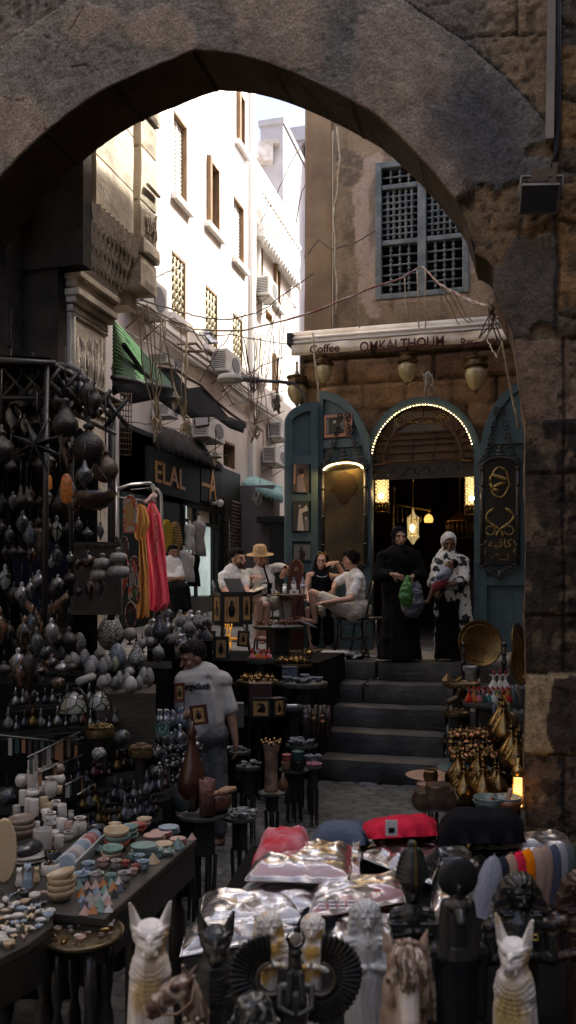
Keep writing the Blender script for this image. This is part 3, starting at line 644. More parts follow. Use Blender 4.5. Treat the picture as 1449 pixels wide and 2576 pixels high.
for k in range(3):
 x=dcx-.32+.32*k
 for s in(-1,0,1):sq.tube([(x,yl-.004,zl0+.92),(x+s*.05,yl-.004,zl0+1.0),(x+s*.03,yl-.004,zl0+1.12)],.005,4);sq.sph((x+s*.045,yl-.004,zl0+1.06),(.015,.004,.03),6,4)
sq.build('ornament',mat('gilt_scroll',(.5,.3,.08),.35,.8),fr)
m_=MB();zf=c2(1067,1205)[1];m_.span((dcx-rx,YS+.03,zf),(dcx+rx,YS+.06,zl0))
for k in range(7):
 x=dcx-rx+.1+k*(2*rx-.2)/6;m_.tube([(x+.09*cos(j*.6),YS+.02,(zf+zl0)/2+.06*sin(j*.9))for j in range(12)],.008,4)
m_.build('frieze',MBW,fr)
m_=MB();pts=[(dcx-rx-.0,zl0-.02+.0)]+[q for q in ell_arc(dcx,dsz,rx+.0,rz,180,12,50)]
pz=[]
for(a,b),(c,d)in zip(pts,pts[1:]):
 n=max(1,int(math.hypot(c-a,d-b)/.05))
 for k in range(n):pz.append((a+(c-a)*k/n,b+(d-b)*k/n))
for a,b in pz:m_.sph((a+U(-.004,.004),YS-.115,b),.0085,5,3)
ls=thing('light_string','string of tiny warm bulbs outlining the arch over the cafe doorway','string lights',(dcx,YS-.11,dsz));ls.location=(0,0,0)
m_.build('bulbs',mat('warm_bulb',(1,.66,.28),emit=5),ls);c=MB();c.tube([(a,YS-.108,b)for a,b in pts],.005,4);c.build('cord',MDK,ls)
t=thing('cafe_counter','dark counter with shelves deep inside the unlit cafe','counter',(1.2,14.9,GZ))
m_=MB();m_.span((-1,14.8,GZ),(3.6,15.3,GZ+1.0));m_.span((-1.05,14.75,GZ+1.0),(3.65,15.35,GZ+1.05))
rel(m_.build('cabinet',MWD,t),t)
m_=MB();[m_.span((-1,15.7,GZ+1.3+k*.45),(3.6,15.88,GZ+1.33+k*.45))for k in range(4)];rel(m_.build('shelf',MWD,t),t)
def leaf(name,label,p_hi,p_lo,y,ztall,zlow,zb,rails,boards=True):
 """p_hi: (X,Y) at tall side ; p_lo: (X,Y) at the low side"""
 a=V((p_hi[0],p_hi[1],0));b=V((p_lo[0],p_lo[1],0));w_=(b-a).length;d=(b-a).normalized();nrm=V((d.y,-d.x,0))
 if nrm.y>0:nrm=-nrm
 M=Mx((d,nrm,V((0,0,1)))).transposed().to_4x4();M.translation=a
 t=thing(name,label,'door',(p_hi[0],p_hi[1],zb));zz=V((0,0,0))
 outer=[(w_*sin(R(90*k/14)),zlow+(ztall-zlow)*cos(R(90*k/14)))for k in range(15)]
 th=.1;inner=[((w_-th)*sin(R(90*k/14))if k else th,zlow+(ztall-th*1.2-zlow)*cos(R(90*k/14)))for k in range(15)];inner[0]=(th,inner[0][1])
 m_=MB();m_.prism([(0,zb)]+outer+[(w_,zb)],-.02,.01,'y',M)
 rel(m_.build('panel',MBL,t),t);m_=MB()
 inner=[q for q in inner if q[0]>=th]
 m_.prism([(0,zb)]+outer+[(w_,zb),(w_-th,zb)]+inner[::-1]+[(th,zb)],.0105,.055,'y',M)
 for z in rails:m_.box((w_/2,.031,z),(w_-2*th+.004,.04,.12),M=M)
 for k in(.36,.66):m_.box((th+(w_-2*th)*k,.011,(ztall+zb)/2-.3),(.008,.006,ztall-zb-.8),M=M)
 rel(m_.build('frame',MBL,t,bevel=.006),t)
 return t,M,w_
yA=YS-.24
def zz(px,py,Y):return PY(px,py,Y).z
A0,A1=PY(800,1300,yA),PY(936,1300,yA-.12)
lA,MA,wA=leaf('door_leaf','blue arched door leaf with the pink poster, folded open beside the doorway',(A0.x,yA),(A1.x,yA-.12),0,zz(805,985,yA),zz(930,1165,yA-.12),GZ+.0,[zz(860,1118,yA)])
B0,B1=PY(797,1300,yA-.1),PY(716,1300,yA-.32)
lB,MB_,wB=leaf('door_leaf','narrow blue door leaf at the house corner, carrying three small pictures',(B0.x,yA-.1),(B1.x,yA-.32),0,zz(797,1014,yA-.1),zz(716,1065,yA-.32),GZ,[zz(757,q,yA-.2)for q in(1158,1252,1352,1430,1520)])
C0,C1=PY(1345,1300,yA),PY(1206,1300,yA-.02)
lC,MC_,wC=leaf('door_leaf','blue arched door leaf on the pier side, carrying a tall black carved board',(C0.x,yA),(C1.x,yA-.02),0,zz(1330,950,yA),zz(1206,1165,yA),GZ,[zz(1260,1108,yA),zz(1260,1462,yA)])
def s_of(M,px,py):
 o=M.translation;d=M.col[0].xyz;n=M.col[1].xyz;r=ray(px,py);e=V((0,0,E));t=(o+n*.05-e).dot(n)/r.dot(n);h=e+r*t;return(h-o).dot(d),h.z
def carved(t,M,box_,name,label,lit):
 s0,z1=s_of(M,box_[0],box_[1]);s1,z0=s_of(M,box_[2],box_[3]);s0,s1=min(s0,s1),max(s0,s1);cx=(s0+s1)/2;hw=(s1-s0)/2;hz=z1-z0
 k=thing(name,label,'carved frame',M@V((cx,.06,z0)));m_=MB()
 b=lambda x,z,y=.0:(cx+x,.06+y,z)
 zt_=z1-hz*.13
 m_.prism([(cx-hw*.82,z0+hz*.1),(cx+hw*.82,z0+hz*.1),(cx+hw*.82,zt_-.05)]+[(cx+hw*.82*cos(R(a)),zt_-.05+.1*sin(R(a)))for a in range(15,180,15)]+[(cx-hw*.82,zt_-.05)],.06,.075,'y',M)
 back=rel(m_.build('board',mat('mirror_black' if not lit else 'board_lit_gold',(.006,.006,.006)if not lit else(.05,.035,.01),.3,col2=(.012,.01,.008),scale=2.5),k),k)  # lit board: glow of its lamps put into the base colour as dark gold
 m_=MB()
 for sg in(-1,1):
  m_.tube([M@V(b(sg*hw*.86,z0+hz*.1,.02)),M@V(b(sg*hw*.86,zt_-.06,.02))],.028,8)
  for q in(.2,.5,.8,.97):m_.sph(M@V(b(sg*hw*.86,z0+hz*(.1+q*.74),.02)),(.04,.04,.025),8,5)
  for q in range(7):
   x=sg*hw*(.95-.13*q);z=zt_-.04+.022*q*q*.7+.02*q
   m_.tube([M@V(b(x+.04*cos(j*.75)*(1-j*.06),z+.04*sin(j*.75)*(1-j*.06),.03))for j in range(9)],.012,5)
   m_.tube([M@V(b(x*.9+.03*cos(j*.75),z+.06+.03*sin(j*.75),.03))for j in range(9)],.010,5)
  for q in range(5):
   x=sg*hw*(.9-.2*q);z=z0+hz*.1-.03*q
   m_.tube([M@V(b(x+.035*cos(j*.8),z+.035*sin(j*.8),.03))for j in range(9)],.012,5)
 for q in range(3):m_.sph(M@V(b(0,z1-.05-.05*q,.03)),(.035+.012*q,.02,.035),8,5)
 m_.tube([M@V(b(0,z0+hz*.1-.08-q*.06,.03))for q in range(3)],.03,6)
 m_.tube([M@V(b(hw*.84*cos(R(a)),zt_-.06+.11*sin(R(a)),.03))for a in range(0,181,12)],.022,6)
 rel(m_.build('frame',MBW,k),k);return k,b,hw,z0,z1,zt_
kA,bA,hwA,z0A,z1A,ztA=carved(lA,MA,(805,1133,930,1450),'carved_mirror','black carved mirror with lit top edge and dark head outline on blue leaf',True)
m_=MB();[m_.sph(MA@V(bA(hwA*.78*cos(R(a)),ztA-.075+.1*sin(R(a)),.055)),(.014,.008,.01),6,4)for a in range(8,173,5)]
rel(m_.build('bulbs',mat('warm_bulb2',(1,.72,.3),emit=4),kA),kA)
lp=bpy.data.lights.new('mirror_light','AREA');lp.shape='RECTANGLE';lp.size=.4;lp.size_y=.03;lp.energy=2.2;lp.color=(1,.62,.2);lo=bpy.data.objects.new('mirror_light',lp);COL.objects.link(lo);lo.matrix_world=Mx.Translation(MA@V(bA(0,ztA-.04,.09)))@Mx.Rotation(TH*0,4,'Z')@Mx.Rotation(R(-18),4,'X')
m_=MB();h=ztA-.2;m_.prism([bA(x*1.0,z)[0:1]+(z,)for x,z in[(-.03,h-.36),(.06,h-.34),(.07,h-.24),(.15,h-.22),(.2,h-.08),(.14,h+.06),(.02,h+.11),(-.1,h+.06),(-.15,h-.05),(-.2,h-.14),(-.12,h-.18),(-.1,h-.26)]],.076,.082,'y',MA)
rel(m_.build('silhouette',mat('sil_brown',(.018,.011,.006),.8),kA),kA)
kC,bC,hwC,z0C,z1C,ztC=carved(lC,MC_,(1206,1120,1309,1455),'carved_board','tall black carved board with gilt lettering hanging on the blue door leaf by the pier',False)
MGO=mat('old_gilt',(.42,.31,.1),.42,.7,col2=(.16,.11,.04),scale=20,con=(.35,.6))
m_=MB();ch_=hwC*.45
m_.tube([MC_@V(bC(ch_*cos(a*.33)*(1+.1*sin(a*2)),ztC-.28+.2*sin(a*.33),.02))for a in range(20)],.018,5);m_.tube([MC_@V(bC(.1*sin(a),ztC-.4+a*.03,.02))for a in range(9)],.03,5)
for sg in(-1,1):
 m_.tube([MC_@V(bC(sg*(.07+.11*sin(a*.42)),ztC-.62-a*.032,.02))for a in range(13)],[.012+.012*abs(sin(a))for a in range(13)],6)
 m_.tube([MC_@V(bC(sg*.12+.06*cos(a*.6),ztC-.92+.06*sin(a*.6),.02))for a in range(11)],.011,5)
 m_.tube([MC_@V(bC(sg*(.2+.02*sin(a*1.6)),ztC-1.3+.035*a,.02))for a in range(8)],.012,5)
rel(m_.build('ornament',MGO,kC),kC)
def flat_text(s,size,M,m,name='lettering',parent=None,sx=1,depth=.003,bold=0):
 me=text_mesh(s,size,depth,sx=sx,bold=bold);me.transform(M);o=bpy.data.objects.new(name,me);COL.objects.link(o);me.materials.append(m)
 if parent is not None:o.parent=parent;rel(o,parent)
 return o
def onleaf(M,s,z,off):
 d=M.col[0].xyz;n=M.col[1].xyz
 if d.cross(V((0,0,1))).dot(n)<0:d=-d
 q=Mx((d,V((0,0,1)),n)).transposed().to_4x4();q.translation=M@V((s,off,z));return q
ar=''.join(chr(c)for c in(0xFEEA,0xFEF4,0xFED3,0xFE8E,0xFEDB));ar2=''.join(chr(c)for c in(0xFEEE,0xFEF4,0xFEB3,0xFEAE,0xFED7))
sc_,_=s_of(MC_,1257,1370)
flat_text(ar,.15,onleaf(MC_,sc_,s_of(MC_,1257,1368)[1],.082),MGO,parent=kC,bold=.002);flat_text('r\'\'\'\u0640\u0640\u0640\u0627',.12,onleaf(MC_,sc_,s_of(MC_,1257,1402)[1],.082),MGO,parent=kC)
MPK=mat('poster_pink',(.42,.20,.13),.7);MPH=mat('photo_dark',(.02,.02,.02),.5);MPW=mat('photo_pale',(.42,.40,.37),.6);MGY=mat('photo_grey',(.16,.155,.15),.6)
def pic(M,box_,name,label,shapes,base,cat='picture'):
 s0,z1=s_of(M,box_[0],box_[1]);s1,z0=s_of(M,box_[2],box_[3]);sg=1 if s1>s0 else-1
 k=thing(name,label,cat,M@V(((s0+s1)/2,.07,z0)));m_=MB();m_.box(((s0+s1)/2,.064,(z0+z1)/2),(abs(s1-s0),.012,z1-z0),M=M);rel(m_.build('sheet',base,k),k)
 for i,(mm,poly)in enumerate(shapes):
  m_=MB();m_.prism([(s0+(s1-s0)*u,z1+(z0-z1)*v)for u,v in poly],.0705+.0006*i,.0725+.0006*i,'y',M);rel(m_.build('print',mm,k),k)
 return k,(s0+s1)/2,(z0+z1)/2
def oval(cx,cy,rx,ry,n=12):return[(cx+rx*cos(2*PI*i/n),cy+ry*sin(2*PI*i/n))for i in range(n)]
po,s_,z_=pic(MA,(817,1046,887,1097),'poster','pink poster with a dark photograph pinned high on the blue arched door leaf',[(MPH,[(.07,.12),(.73,.1),(.73,.85),(.07,.86)]),(MGY,[(.5,.14),(.72,.14),(.72,.7),(.62,.6)]),(MGY,[(.08,.2),(.16,.2),(.16,.82),(.08,.82)]),(MPH,oval(.36,.66,.17,.2)),(MPW,oval(.37,.3,.055,.1)),(mat('photo_black',(.008,.008,.008),.6),oval(.36,.22,.06,.06))],MPK,'poster')
s1_,z1_=s_of(MA,876,1068)
flat_text('\u0645\u0642\u0647\u0649',.07,onleaf(MA,s1_,z1_,.074),MPH,parent=po)
m_=MB();[m_.tube([MA@V((s1_+.05*cos(R(a)),.073,z1_+.11+.05*sin(R(a))))for a in range(0,181,20)],.004,4)];[m_.box((s1_-.03+.012*k,.073,z1_-.1),(.004,.004,.12),M=MA)for k in range(6)];rel(m_.build('emblem',MPH,po),po)
MSK=mat('print_skin',(.32,.20,.13),.6);MLV=mat('print_lilac',(.2,.16,.19),.6)
pic(MB_,(736,1166,776,1240),'picture','dark painted picture of a woman with a raised hand, topmost on the narrow blue leaf',[(MLV,[(.25,.45),(.55,.3),(.85,.99),(.25,.99)]),(MSK,oval(.57,.38,.13,.14)),(mat('print_hair',(.012,.01,.01),.6),oval(.53,.27,.2,.11)),(MSK,[(.05,.05),(.2,.02),(.15,.7),(.02,.75)])],mat('print_bg',(.055,.04,.038),.6,col2=(.1,.075,.065),scale=6))
pic(MB_,(737,1262,776,1337),'picture','picture of a performer in a long white dress, middle of the narrow blue leaf',[(MGY,[(.7,.5),(.98,.6),(.98,.98),(.75,.98)]),(MPW,[(.36,.25),(.52,.22),(.7,.98),(.25,.98)]),(MPW,[(.5,.28),(.85,.1),(.95,.3),(.8,.33),(.55,.38)]),(MPW,oval(.4,.12,.08,.07)),(MPH,oval(.38,.08,.1,.05)),(MPW,oval(.83,.55,.06,.05))],mat('print_grey',(.035,.036,.034),.6))
pic(MB_,(739,1370,780,1409),'picture','grey landscape picture of a dark standing figure, lowest on the narrow blue leaf',[(MPH,[(.3,.4),(.5,.3),(.72,.6),(.6,.98),(.35,.98)]),(MPH,oval(.44,.22,.08,.12))],mat('print_pale',(.13,.135,.14),.6))
aw=thing('awning','long cream rolled awning over the cafe front with maroon lettering on its valance','awning',(0,11.5,4.8))
YA=11.45
l0,l1=PY(733,864,YA),PY(733,893,YA);r0=PY(1330,835,YA);x0,x1=l0.x,r0.x
zr=l0.z
MCR=mat('cream_canvas',(.85,.78,.68),.85,col2=(.68,.60,.50),scale=3,bump=.3,bscale=60,sheen=.2)
m_=MB();n=80
for s,zt_,zb in[(0,zr-.02,l1.z-.0)]:
 vs=[]
 for k in range(n+1):
  x=x0+(x1-x0)*k/n;wv=.008*sin(x*6)+.006*sin(x*17);vs+=[(x,YA+wv,zt_),(x,YA-.006+wv*2,(zt_+zb)/2),(x,YA+wv*2.2,zb+.012*sin(x*3.1)+.005*sin(x*9))]
 vs2=[(a,b+.012,c)for a,b,c in vs];N_=len(vs);fs=[]
 for k in range(n):
  for j in(0,1):a=k*3+j;fs+=[(a,a+3,a+4,a+1),(N_+a+1,N_+a+4,N_+a+3,N_+a)]
  fs.append((k*3+2,k*3+5,N_+k*3+5,N_+k*3+2))
 m_.add(vs+vs2,fs,True)
rel(m_.build('valance',MCR,aw),aw)
m_=MB();m_.tube([(x0-.02,YA+.07,zr+.04),(x1,YA+.07,zr+.04)],.07,14);m_.tube([(x0,YA+.16,zr+.13),(x1,YA+.16,zr+.13)],.075,12);rel(m_.build('roll',MCR,aw),aw)
m_=MB();m_.span((x0-.05,YA-.015,zr-.005),(x1,YA+.0,zr+.018));m_.span((x0-.05,YA-.02,zr+.05),(x1,YA+.02,zr+.065));[m_.span((x,YA+.1,zr+.02),(x+.04,YS,zr+.06))for x in(x0+.3,0,x1-.4)];rel(m_.build('bar',mat('white_metal',(.6,.6,.6),.4),aw),aw)
m_=MB();m_.span((x0-.06,YA-.03,zr-.02),(x0+.02,YA+.28,zr+.14));rel(m_.build('bracket',MDK,aw),aw)
MMR=mat('maroon_ink',(.075,.028,.025),.8)
for s,px,py,h,sx in[('Coffee',816,878,.155,1.0),('OMKALTHOUM',1010,867,.195,.83),('Resturant',1206,860,.165,.75)]:
 q=PY(px,py,YA-.045);flat_text(s,h,Mx.Translation(q)@Mx.Rotation(R(90),4,'X'),MMR,parent=aw,sx=sx,bold=.003,depth=.002)
MLG=mat('globe_glass',(.42,.36,.20),.35,col2=(.30,.23,.11),scale=5,con=(.3,.7),bump=.1,coat=.5)
lg=thing('globe_lamp','ribbed amber globe lamp under the awning, nearest the house corner','lamp',(0,0,0),group='globe lamps under the awning')
m_=MB();m_.lathe([(.02,-.27),(.05,-.25),(.10,-.2),(.15,-.1),(.165,-.02),(.16,.03),(.12,.09)],n=32,rib=.06,nr=24);m_.build('globe',MLG,lg)
m_=MB();m_.lathe([(.13,.085),(.19,.09),(.2,.12),(.17,.13),(.16,.2),(.19,.21),(.18,.235),(.05,.26),(.02,.34),(.02,.5)],n=24);m_.build('fitting',mat('bronze_dark',(.16,.11,.05),.45,.8,col2=(.08,.055,.03),scale=12),lg);MB().lathe([(.03,-.27),(.045,-.265),(.02,-.3),(.002,-.33)],n=10).build('finial',MC['bronze_dark'],lg)
yl_=11.62
for k,(px,py,s)in enumerate([(815,930,.72),(1025,925,.76),(1197,939,.86),(747,980,.8)]):
 yy=yl_ if k<3 else 11.9;q=PY(px,py,yy);lb=['ribbed amber globe lamp under the awning above the pink poster','ribbed amber globe lamp under the middle of the awning, above the lit doorway','ribbed amber globe lamp under the awning beside the archway pier','browner globe lamp on the outer corner of the cafe, facing the alley'][k]
 if k==0:lg.location=q;lg.scale=(s,)*3;lg['label']=lb
 else:dup(lg,q,.3*k,lb,scale=s)
ln=thing('wall_lantern','lit cylindrical brass fretwork lantern on the blue leaf side of the doorway','lantern',(0,0,0),group='lit lanterns in the doorway')
m_=MB();rr=.105;hh=.56
m_.lathe([(rr*.93,0),(rr*.93,hh)],n=20);cyl=m_.build('shade',mat('lantern_glow',(1,.62,.22),emit=.42,col2=(1,.7,.3),scale=2,con=(.3,.7)),ln)
m_=MB()
for r_ in range(7):
 for c in range(8):
  a0=2*PI*(c+.5*(r_%2))/8;z0=.05+r_*.078
  m_.tube([(rr*cos(a0+.3*cos(k*PI/3)),rr*sin(a0+.3*cos(k*PI/3)),z0+.035*sin(k*PI/3))for k in range(6)],.0065,4,closed=True)
for z in(0,hh):m_.lathe([(rr,z-.015),(rr+.015,z-.01),(rr+.015,z+.01),(rr,z+.015)],n=20)
for k in range(14):a=2*PI*k/14;m_.tube([(rr*cos(a),rr*sin(a),0),(rr*.95*cos(a),rr*.95*sin(a),-.12)],.009,4)
m_.lathe([(rr,-.13),(rr+.01,-.12),(rr,-.11)],n=20);m_.lathe([(.09,hh),(.05,hh+.05),(.01,hh+.08),(.01,hh+.3)],n=14)
m_.build('fretwork',mat('fret_brass',(.10,.065,.02),.4,.8),ln)
[MB().sph((x,-rr+.012,z),(r,.02,r),10,6).build('bulb',mat('hot_bulb',(1,.85,.6),emit=8),ln)for x,z,r in((-.02,hh-.09,.042),(0,.1,.034))]
q=PY(961,1268,YS+.25);ln.location=q
dup(ln,PY(1188,1274,YS+.25),0,'lit cylindrical brass fretwork lantern on the pier side of the doorway')
def plight(loc,e,col=(1,.6,.25),r=.05):
 l=bpy.data.lights.new('lamp_light','POINT');l.energy=e;l.color=col;l.shadow_soft_size=r;o=bpy.data.objects.new('lamp_light',l);COL.objects.link(o);o.location=loc
plight(PY(961,1240,YS+.0),1.2);plight(PY(1188,1240,YS+.0),1.2)
t=thing('hanging_lantern','small lit pierced brass lantern hanging inside behind the woman in black','lantern',PY(1039,1330,YS+.9))
m_=MB();m_.lathe([(.01,.3),(.03,.22),(.1,.16),(.09,.14),(.085,-.1),(.1,-.12),(.05,-.18),(.01,-.24)],n=8,sm=False);m_.build('body',mat('pierced_brass',(.6,.4,.12),.4,.6,col2=(1,.8,.4),scale=26,con=(.45,.55),emit=.12),t)
MB().sph((0,-.09,.0),(.03,.02,.05),8,5).build('bulb',mat('hot_bulb',()),t)
MB().tube([(0,0,.3),(0,0,1.5)],.006,4).build('chain',MBR,t)
t=thing('fringed_lamp','domed brass lamp with a beaded fringe hanging deep in the doorway behind the white headscarf','lamp',PY(1157,1310,YS+.9))
m_=MB();m_.lathe([(.004,.22),(.02,.14),(.06,.1),(.2,0),(.22,-.02)],n=20);[m_.tube([(.2*cos(a*.35),.2*sin(a*.35),-.02),(.2*cos(a*.35),.2*sin(a*.35),-.2)],.007,4)for a in range(18)];m_.build('shade',mat('copper_dim',(.35,.17,.06),.35,.9),t);MB().tube([(0,0,.2),(0,0,1.3)],.006,4).build('chain',MBR,t)
t=thing('canopy_frame','gilt carved canopy post with a slanting brass rail inside the doorway','frame',PY(985,1400,YS+.8))
m_=MB();a=PY(992,1240,YS+.8)-t.location;b_=PY(1080,1284,YS+.8)-t.location;m_.tube([(0,0,-.6),(.02,0,.3),a],.018,6);m_.sph(a+V((0,0,.06)),(.02,.02,.05),8,5);m_.build('post',MGO,t)
m_=MB();m_.tube([a+V((0,0,-.18)),b_],.015,6);m_.sph(b_,.03,8,5);[m_.tube([a+V((.05+.07*k,0,-.2-.03*k)),a+V((.05+.07*k,0,-.45))],.006,4)for k in range(7)];m_.build('rail',MGO,t)
m_=MB();m_.lathe([(.004,.08),(.05,.05),(.07,0),(.06,-.05)],b_+V((-.01,0,-.13)),10);m_.build('shade',mat('amber_shade',(.9,.45,.1),emit=.4),t)
SKN=mat('skin',(.55,.33,.235),.5,col2=(.46,.26,.18),scale=9,con=(.3,.7));SKD=mat('skin_tan',(.30,.17,.11),.5,col2=(.24,.125,.08),scale=9);SKB=mat('skin_dark',(.24,.135,.09),.5,col2=(.19,.10,.065),scale=9)
HBK=mat('hair_black',(.005,.004,.004),.75,col2=(.014,.010,.008),scale=30,bump=.4,bscale=60,spec=.15);MEY=mat('eye_dark',(.05,.032,.025),.4);MLP=mat('lips',(.30,.10,.085),.5)
WHT=mat('white_cotton',(.70,.69,.68),.9,col2=(.62,.61,.6),scale=4,bump=.8,bscale=9,sheen=.2,bd=.03);CRM=mat('cream_cotton',(.52,.49,.42),.9,col2=(.44,.41,.35),scale=5,bump=.4,bscale=24)
BLK=mat('black_cloth',(.004,.004,.005),.9,col2=(.009,.009,.010),scale=3,bump=.4,bscale=14,sheen=.1)
def hframe(c,f,up=V((0,0,1))):
 f=f.normalized();x=f.cross(up).normalized();u=x.cross(f);m=Mx((x,f,u)).transposed().to_4x4();m.translation=c;return m
def head_mb(mb,M,s=1.0,ears=True):
 q=M@Mx.Scale(s,4)
 mb.sph((0,-.012,.03),(.074,.094,.092),16,10,M=q);mb.sph((0,.03,-.045),(.053,.058,.062),12,8,M=q);mb.sph((0,.064,-.092),(.024,.02,.02),8,6,M=q)
 mb.cap((0,.086,.022),(0,.112,-.022),.009,.0145,8,M=q);mb.cap((-.043,.076,.036),(.043,.076,.036),.013,.013,8,M=q)
 for sg in(-1,1):mb.sph((sg*.042,.062,-.02),(.024,.02,.022),8,6,M=q)
 mb.cap((-.016,.089,-.052),(.016,.089,-.052),.009,.009,6,M=q)
 if ears:
  for sg in(-1,1):mb.sph((sg*.077,-.008,-.008),(.01,.026,.034),8,6,M=q)
def face_parts(t,M,s=1.0,lips=MLP,beard=None):
 q=M@Mx.Scale(s,4)
 for sg in(-1,1):
  rel(MB().sph((sg*.032,.082,.012),(.0105,.006,.0055),8,6,M=q).build('eye',MEY,t),t)
  rel(MB().tube([q@V((sg*x,y,z))for x,y,z in[(.016,.096,.032),(.034,.094,.038),(.052,.08,.033)]],.003*s,5).build('eyebrow',HBK,t),t)
 rel(MB().sph((0,.095,-.053),(.024,.008,.008),8,6,M=q).build('mouth',lips,t),t)
 if beard:
  m_=MB();m_.sph((0,.036,-.052),(.056,.058,.062),12,8,M=q);m_.sph((0,.066,-.094),(.028,.024,.024),8,6,M=q)
  me=blob(m_,.006,1);bm=bmesh.new();bm.from_mesh(me);qi=q.inverted()
  bad=[v for v in bm.verts if(lambda p:p.z>-.035 or(p.z>-.066 and abs(p.x)<.027 and p.y>.07)or p.y<.0)(qi@v.co)]
  bmesh.ops.delete(bm,geom=bad,context='VERTS');bm.to_mesh(me);bm.free();rel(obj(me,'beard',beard,t),t)
def hand_mb(mb,w,d,n,s=1.0,curl=.5,side=1):
 """w wrist, d direction, n back-of-hand normal"""
 d=d.normalized();n=(n-d*n.dot(d)).normalized();x=d.cross(n)*side
 o=w+d*.045*s;q=Mx((x,d,n)).transposed().to_4x4();q.translation=o
 mb.sph((0,0,0),(.040*s,.052*s,.017*s),10,8,M=q);mb.cap(w-d*.02,o,.026*s,.024*s,8)
 for k,(off,L)in enumerate([(-.030,.060),(-.010,.070),(.010,.066),(.029,.052)]):
  b=o+x*off*s+d*.045*s;m1=b+(d*cos(curl*.7)-n*sin(curl*.7))*L*.55*s;m2=m1+(d*cos(curl*1.6)-n*sin(curl*1.6))*L*.5*s
  mb.cap(b,m1,.0095*s,.0085*s,6);mb.cap(m1,m2,.0085*s,.007*s,6)
 b=o-x*.036*s-d*.015*s;m1=b+(d*.7-x*.7-n*.2).normalized()*.035*s;mb.cap(b,m1,.0115*s,.01*s,6);mb.cap(m1,m1+(d*.95-n*.3).normalized()*.028*s,.01*s,.008*s,6)
def foot_mb(mb,a,d,s=1.0):
 d=V(d).normalized();mb.cap(a,a+V((0,0,-.05))-d*.02,.034*s,.034*s);mb.cap(a+V((0,0,-.055))-d*.02,a+V((0,0,-.068))+d*.11*s,.033*s,.03*s);mb.sph(a+V((0,0,-.073))+d*.15*s,(.038*s,.038*s,.02*s))
def torso_mb(mb,j,g=0.0):
 up=(j['neck']-j['pel']).normalized();ax=(j['sh'][1]-j['sh'][0]).normalized();M=xmat((j['pel']+j['neck'])/2,ax,up)
 L=(j['neck']-j['pel']).length;w_=j.get('w',1)
 mb.sph((0,.0,L*.2),(.155*w_+g,.105*w_+g,.2+g),16,10,M=M);mb.sph((0,.0,-L*.12),(.14*w_+g,.105*w_+g,.2+g),16,10,M=M);mb.sph((0,.005,-L*.42),(.155*w_+g,.12*w_+g,.13+g),16,10,M=M)
 s0,s1=j['sh'];c=j['neck']-up*.045;mb.cap(s0,c,.056+g,.07+g);mb.cap(s1,c,.056+g,.07+g)
def folds(amp,f=9,vert=None):
 def fn(p,n):
  a=NZ.noise(p*f)*amp+NZ.noise(p*f*2.6)*amp*.45
  return a
 return fn
def limbs(mb,j,arm=1,leg=1,g=0,a_end=1.0,l_end=1.0,ar=1.0):
 if arm:
  for k in(0,1):
   s,e,w_=j['sh'][k],j['el'][k],j['wr'][k]
   mb.cap(s,s+(e-s)*min(a_end,1),.047*ar+g,(.047-.006*min(a_end,1))*ar+g*1.2)
   if a_end>1:mb.cap(e,e+(w_-e)*(a_end-1),.041*ar+g,.027*ar+g)
 if leg:
  for k in(0,1):
   h,n,a=j['hip'][k],j['kn'][k],j['an'][k];t=min(l_end,1)
   mb.cap(h,h+(n-h)*t,.082+g,.082-.024*t+g)
   if l_end>1:t2=l_end-1;mb.cap(n,n+(a-n)*.35*min(t2/.35,1),.055+g,.056+g);(mb.cap(n+(a-n)*.3,n+(a-n)*t2,.055+g,.036+g)if t2>.35 else None)
def person(label,j,skin,clothes,vox=.0085,group=None,cat='person',hand=(1,1),curl=.6,arms=True):
 base=(j['pel'].x,j['pel'].y,min(j['an'][0].z,j['an'][1].z)-.08)
 t=thing('person',label,cat,base,group=group);mb=MB();M=hframe(j['head'],j['f'],j.get('up',V((0,0,1))));hs=j.get('hs',1)
 head_mb(mb,M,hs);mb.cap(j['neck'],M@V((0,-.02,-.06)),.054,.048);torso_mb(mb,j);limbs(mb,j,a_end=2,l_end=2,arm=arms)
 for k in(0,1):
  if hand[k]:
   d=j['hd'][k]if 'hd' in j else(j['wr'][k]-j['el'][k]);hand_mb(mb,j['wr'][k],d,j['hn'][k]if 'hn' in j else V((0,0,1)),1,curl,1 if k else-1)
  if 'toe' in j:foot_mb(mb,j['an'][k],j['toe'][k])
 rel(obj(blob(mb,vox,2),'body',skin,t),t);face_parts(t,M,hs,beard=j.get('beard'));
 for nm,mm,fb,fn in clothes:
  m_=MB();fb(m_);rel(obj(blob(m_,.009,2,fn),nm,mm,t),t)
 return t,M
def hair_short(t,M,s=1.0,k=1.0,curly=0):
 q=M@Mx.Scale(s*1.03,4);m_=MB();m_.sph((0,-.022,.047),(.086*k,.102*k,.097*k),16,10,M=q);m_.sph((0,.03,.098),(.06,.05,.035),10,7,M=q)
 if curly:
  rn=random.Random(3)
  for i in range(50):
   a=rn.uniform(0,6.28);b=rn.uniform(.05,1.3);m_.sph((.08*cos(a)*cos(b),-.022+.095*sin(a)*cos(b),.05+.09*sin(b)),rn.uniform(.016,.026),6,5,M=q)
 me=blob(m_,.006,1,folds(.004,60));bm=bmesh.new();bm.from_mesh(me);qi=q.inverted()
 bmesh.ops.delete(bm,geom=[v for v in bm.verts if(lambda p:(p.y>.02 and p.z<.062)or p.z<(-.005 if p.y>-.03 else-.055)or(p.y>.0 and p.z<.03))(qi@v.co)],context='VERTS');bm.to_mesh(me);bm.free()
 rel(obj(me,'hair',HBK,t),t)
def cloth_shirt(j,g=.014,sl=.62):return lambda m_:(torso_mb(m_,j,g),limbs(m_,j,leg=0,g=g+.006,a_end=sl))
